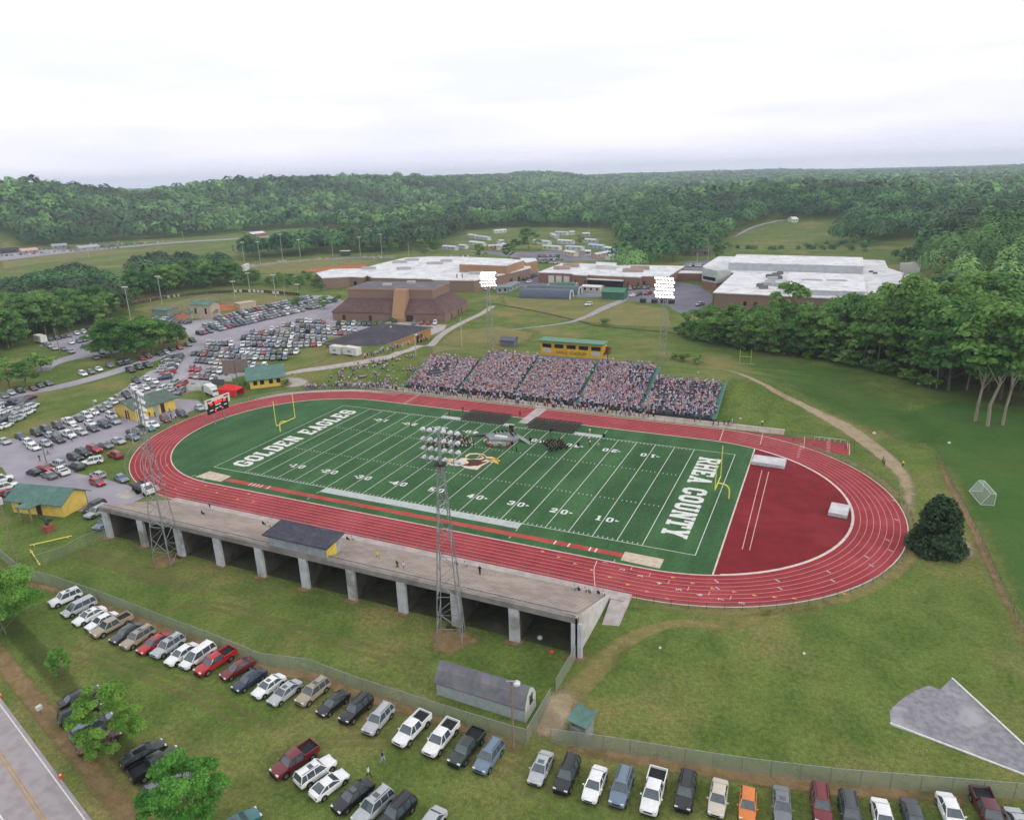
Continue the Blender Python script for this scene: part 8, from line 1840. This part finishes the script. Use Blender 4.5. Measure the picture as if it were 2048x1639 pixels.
# understory shrubs along the wood edge
eg = [Vector((*p, 0)) for p in edge]
n_ = 0
for a, b in zip(eg[:-1], eg[1:]):
    k = max(1, int((b-a).length/5.0))
    for i in range(k):
        q = a.lerp(b, (i+.5)/k); 
        if n_ < 40 and project((q.x, q.y, 0))[0] < 1900: tree(P3(q.x+tg.uniform(-1, 1), q.y+1.5), tg.uniform(3, 6), 'bush', 'leafy shrub along the front edge of the right wood', 'shrubs along the wood edge', tg.uniform(1, 1.4)); n_ += 1
for u, v, vt, lab in ((1950, 842, 615, 'tall bare stemmed tree standing before the right wood, left one'), (1975, 852, 600, 'tall bare stemmed tree standing before the right wood, middle one'), (2005, 850, 640, 'tall bare stemmed tree standing before the right wood, right one'), (1826, 745, 590, 'tall pale stemmed tree at the front of the right wood'), (1575, 690, 566, 'tall pale green tree in front of the newest school'), (1795, 742, 556, 'big rounded tree rising beside the white school roof')):
    ptree(u, v, vt, 'tall' if 'stem' in lab else 'broad', lab, 'tall trees standing out of the right wood', 1.25 if 'stem' in lab else .8)
# clump in the upper left lot
for u, v, vt in ((200, 712, 655), (225, 715, 640), (250, 718, 638), (278, 714, 640), (305, 706, 638), (330, 700, 642), (355, 690, 645), (240, 700, 640), (290, 695, 636), (320, 688, 640), (215, 695, 645), (345, 682, 650)): ptree(u, v, vt, 'broad', 'rounded broadleaf tree of the clump between the upper lots', 'clump of trees between the upper lots', 1.15)
for u, v, vt, k, lab in ((84, 742, 700, 'bush', 'small round tree beside the lone silver car'), (20, 775, 715, 'broad', 'broadleaf tree at the left picture edge, above the lane'), (52, 772, 722, 'broad', 'broadleaf tree right of the one at the left picture edge'), (-15, 770, 712, 'broad', 'broadleaf tree cut by the left picture edge'), (593, 610, 590, 'bush', 'small round tree at the end of the car rows'), (648, 617, 590, 'broad', 'small tree at the corner of the gymnasium'), (676, 603, 588, 'bush', 'bushy tree left of the gymnasium roof'), (785, 647, 633, 'bush', 'dark bush against the gymnasium front'), (487, 778, 762, 'bush', 'dark round bush left of the concession stand'), (572, 770, 757, 'bush', 'round bush right of the concession stand'), (1212, 649, 633, 'bush', 'green bush beside the gravel track'), (1370, 722, 702, 'bush', 'bush on the far side of the bank path'), (1350, 718, 704, 'bush', 'low bush on the bank behind the bleachers'), (1395, 727, 708, 'bush', 'wide bush right of the lit tower')):
    ptree(u, v, vt, k, lab, None, 1.1)
for u, v, vt in ((960, 517, 488), (1018, 518, 487), (1057, 500, 455), (1053, 478, 455), (770, 508, 490), (790, 506, 486), (1262, 528, 510), (1300, 528, 512), (1240, 480, 455), (1160, 490, 470), (1030, 500, 478), (850, 510, 488), (870, 505, 480), (1345, 524, 500), (1435, 520, 490), (1115, 518, 508), (840, 500, 478)): ptree(u, v, vt, 'broad', 'rounded tree standing between the schools and the trailer park', 'trees between the schools and the trailer park', 1.15)
# left wood and middle trees
REST += [(q, (13, 18), PL) for q in fill(W((-150, 730), (0, 705), (70, 676), (130, 668), (200, 650), (245, 632), (262, 622), (255, 600), (180, 560), (0, 560), (-200, 600)), 8.0, (13, 18), ['broad'], 'broadleaf tree in the wood left of the ball field', 'trees of the wood left of the ball field', 62, prof=PL)]
REST += [(q, (12, 17), PB) for q in fill(W((240, 605), (300, 596), (380, 582), (450, 574), (520, 572), (600, 578), (660, 585), (650, 560), (560, 545), (480, 548), (460, 530), (380, 525), (250, 545), (180, 560)), 9.5, (12, 17), ['broad'], 'broadleaf tree in the belt of wood behind the ball field', 'trees of the belt behind the ball field', 60, prof=PB)]
print('TREES', NT[0])
# ------------------------------------------------------------------ the far woods: one mass per kind of wood
def wood_mass(name, label, pos, hgt, nq, leafsz, m):
    """pos (n,3), hgt (n): clumps of leaf faces per tree"""
    n = len(pos); d = nr.normal(size=(n, nq, 3)); d /= np.linalg.norm(d, axis=2, keepdims=True); d[..., 2] = np.abs(d[..., 2])*.95+d[..., 2]*.05
    r = nr.uniform(.86, 1.06, size=(n, nq, 1)); wd = nr.uniform(.34, .5, size=(n, 1))
    # lumpy crown: radius modulated by direction
    ph = nr.uniform(0, 6.28, size=(n, 1)); lump = 1+.22*np.sin(3*np.arctan2(d[..., 1], d[..., 0])+ph)
    C = np.empty((n, nq, 3)); C[..., 0] = pos[:, 0:1]+d[..., 0]*r[..., 0]*lump*(hgt[:, None]*wd); C[..., 1] = pos[:, 1:2]+d[..., 1]*r[..., 0]*lump*(hgt[:, None]*wd); C[..., 2] = pos[:, 2:3]+hgt[:, None]*(.42+.55*d[..., 2]*r[..., 0])
    Nn = d+nr.normal(size=d.shape)*.22+np.array([0, 0, .1]); tone = np.clip(nr.beta(1.3, 1.6, size=(n, 1))+nr.normal(size=(n, nq))*.09, 0, 1)
    sz = (hgt[:, None]*leafsz*nr.uniform(.7, 1.3, size=(n, nq))).ravel()
    V, F = quads(C.reshape(-1, 3), Nn.reshape(-1, 3), sz, .85)
    tag(link(name, npmesh(name, V, F, m, color=np.repeat(tone.ravel()[:, None], 3, 1))), label, 'woodland', None, 'stuff')
def wmat(name, a, b_, pine):
    m = leaf_mat(name, a, b_, .2); nt = m.node_tree; bs = nt.nodes['Principled BSDF']; src = bs.inputs['Base Color'].links[0].from_socket
    co = coords(nt, True); f = noise(nt, co, .006, 4, .6); g = noise(nt, co, .03, 3, .5)
    col = mix_rgb(nt, ramp(nt, f, .5, .62), src, lin(pine)); col = mix_rgb(nt, 1.0, col, mix_rgb(nt, ramp(nt, g, .35, .65), (.62, .66, .7), (1.36, 1.3, 1.15)), 'MULTIPLY')
    nt.links.new(col, bs.inputs['Base Color']); return m
M_FAR = wmat('far woodland', '2c4f31', '6f9a5c', '3f4f38')
# clearings are polygons in world xy
CLEAR = [W((1440, 482), (1500, 452), (1560, 438), (1690, 440), (1700, 468), (1660, 492), (1560, 503), (1470, 500)), W((1730, 505), (1770, 482), (1835, 474), (1835, 490), (1790, 512), (1740, 515)), W((1090, 430), (1205, 408), (1300, 400), (1300, 416), (1220, 424), (1200, 432)), W((1848, 402), (1880, 398), (1885, 408), (1850, 412)), W((-60, 480), (0, 470), (45, 474), (60, 500), (250, 488), (420, 472), (520, 462), (620, 455), (720, 462), (700, 474), (560, 486), (420, 498), (250, 520), (60, 535), (-60, 540)), W((880, 430), (1060, 424), (1200, 412), (1205, 426), (1060, 440), (900, 444))]
OPEN = [W((465, 540), (560, 524), (700, 515), (810, 513), (1240, 470), (1260, 525), (1000, 600), (640, 560), (540, 555)), W((880, 505), (930, 462), (1010, 455), (1180, 464), (1260, 500), (1300, 540), (1000, 540)), W((1240, 560), (1360, 520), (1440, 505), (1780, 510), (1850, 560), (1850, 620), (1240, 640)), W((250, 625), (330, 596), (420, 582), (520, 578), (640, 585), (660, 640), (260, 700))]
def in_any(ps, x, y): return any(inside(p, x, y) for p in ps)
def scatter(d0, d1, sp, pxa, pxb, cond):
    out = []; d = d0
    while d < d1:
        a0, a1 = az_of(pxa), az_of(pxb); n = int((a1-a0)*d/sp)
        for i in range(n):
            a = a0+(a1-a0)*(i+nr.uniform(0, 1))/n; dd = d+nr.uniform(-.45, .45)*sp; x, y = CAMP[0]+dd*math.sin(a), CAMP[1]+dd*math.cos(a)
            if cond(x, y, dd, 1024+FOC*math.tan(a-YAW)): out.append((x, y))
        d += sp*.9
    return out
def hill(x, y, d, p):
    if in_any(CLEAR, x, y) or in_any(OPEN, x, y): return False
    u, v = project((x, y, float(H(x, y))))
    if inside(BELT, x, y): return True
    if p > 1840: return d > 265 and not inside(SOC, x, y)
    if d < 430: return False
    if p > 1240: return v < 640
    if p > 860: return v < 424
    return v < 500-.065*p and d > 560
SOC = W((1780, 745), (1900, 800), (2060, 858), (2300, 880), (2300, 1200), (1700, 1000))
BELT = W((485, 508), (600, 494), (760, 476), (860, 462), (925, 446), (1000, 442), (1190, 436), (1240, 448), (1235, 462), (1180, 455), (1010, 454), (930, 464), (880, 492), (790, 506), (660, 509), (490, 522))
t1 = scatter(265, 1000, 11.5, -250, 2300, hill)
t2 = scatter(1000, 2000, 14.5, -250, 2300, lambda x, y, d, p: not in_any(CLEAR, x, y))
t3 = scatter(2000, 3600, 21, -250, 2300, lambda x, y, d, p: not in_any(CLEAR, x, y))
t4 = scatter(3600, 6900, 38, -250, 2300, lambda x, y, d, p: True)
def vis(ts, hmax):
    """keep only what the camera could see with a small margin (drop the back slopes)"""
    out = []
    for x, y in ts:
        z = float(H(x, y))+hmax; dx, dy = x-CAMP[0], y-CAMP[1]; s = np.linspace(.35, .985, 40); zl = CAMP[2]+(z+6-CAMP[2])*s
        if np.all(zl+hmax*.25 >= H(CAMP[0]+dx*s, CAMP[1]+dy*s)): out.append((x, y))
    return out
t2, t3, t4 = vis(t2, 16), vis(t3, 18), vis(t4, 22)
print('FAR', len(t1), len(t2), len(t3), len(t4), len(REST))
def vary(n, a, b): return nr.uniform(a, b, n)*np.where(nr.uniform(size=n) < .12, 1.3, np.where(nr.uniform(size=n) < .2, .65, 1))
def capped(ts, h0, h1):
    out = []
    for x, y in ts:
        h = tg.uniform(h0, h1); p = (x, y, float(H(x, y))); u, v = project(p)
        if 1425 < u < 1860 and v > 490: h = max(5, min(h, height_to(p, 487+tg.uniform(0, 12))))
        out.append(h)
    return np.array(out)
def arr(ts): a = np.array(ts); return np.c_[a, H(a[:, 0], a[:, 1])]
def cliph(q, hr, pf):
    p = P3(*q); u = project(p)[0]; return min(tg.uniform(*hr), height_to(p, float(np.interp(u, [a for a, _ in pf], [b for _, b in pf]))+tg.uniform(0, 20)))
rh = [(q, cliph(q, hr, pf)) for q, hr, pf in REST]; rh = [x for x in rh if x[1] > 4]
wood_mass('wood_interior', 'dense interior of the woods beyond the separate trees', arr([q for q, _ in rh]), np.array([h for _, h in rh]), 260, .055, M_FAR)
tn = [q for q in t1 if math.hypot(q[0]-CAMP[0], q[1]-CAMP[1]) < 480]; t1 = [q for q in t1 if math.hypot(q[0]-CAMP[0], q[1]-CAMP[1]) >= 480]
wood_mass('slope_wood', 'woodland rising behind the right wood', arr(tn), capped(tn, 11, 18), 520, .034, M_FAR)
wood_mass('hill_wood', 'continuous woodland on the nearer slopes', arr(t1), capped(t1, 12, 21), 150, .068, M_FAR)
wood_mass('hill_wood', 'continuous woodland covering the long hill in the background', arr(t2), vary(len(t2), 14, 24), 64, .105, M_FAR)
wood_mass('ridge_wood', 'hazy woodland on the far ridge', arr(t3), nr.uniform(18, 28, len(t3)), 24, .18, M_FAR)
wood_mass('ridge_wood', 'bluish woodland on the farthest ridge', arr(t4), nr.uniform(20, 30, len(t4)), 14, .26, M_FAR)
# ------------------------------------------------------------------ the air
def haze():
    b = MB(); b.box((CAMP[0], CAMP[1], 64), (14800, 14800, 130)); m = bpy.data.materials.new('haze air'); m.use_nodes = True; nt = m.node_tree; nt.nodes.clear()
    v = nt.nodes.new('ShaderNodeVolumePrincipled'); v.inputs['Density'].default_value = HAZE; v.inputs['Color'].default_value = (.74, .87, 1.0, 1); v.inputs['Anisotropy'].default_value = .1
    o = nt.nodes.new('ShaderNodeOutputMaterial'); nt.links.new(v.outputs[0], o.inputs['Volume']); tag(b.build('haze', m), kind='stuff', label='thin blue haze in the air', cat='haze')
HAZE = .00015
haze()
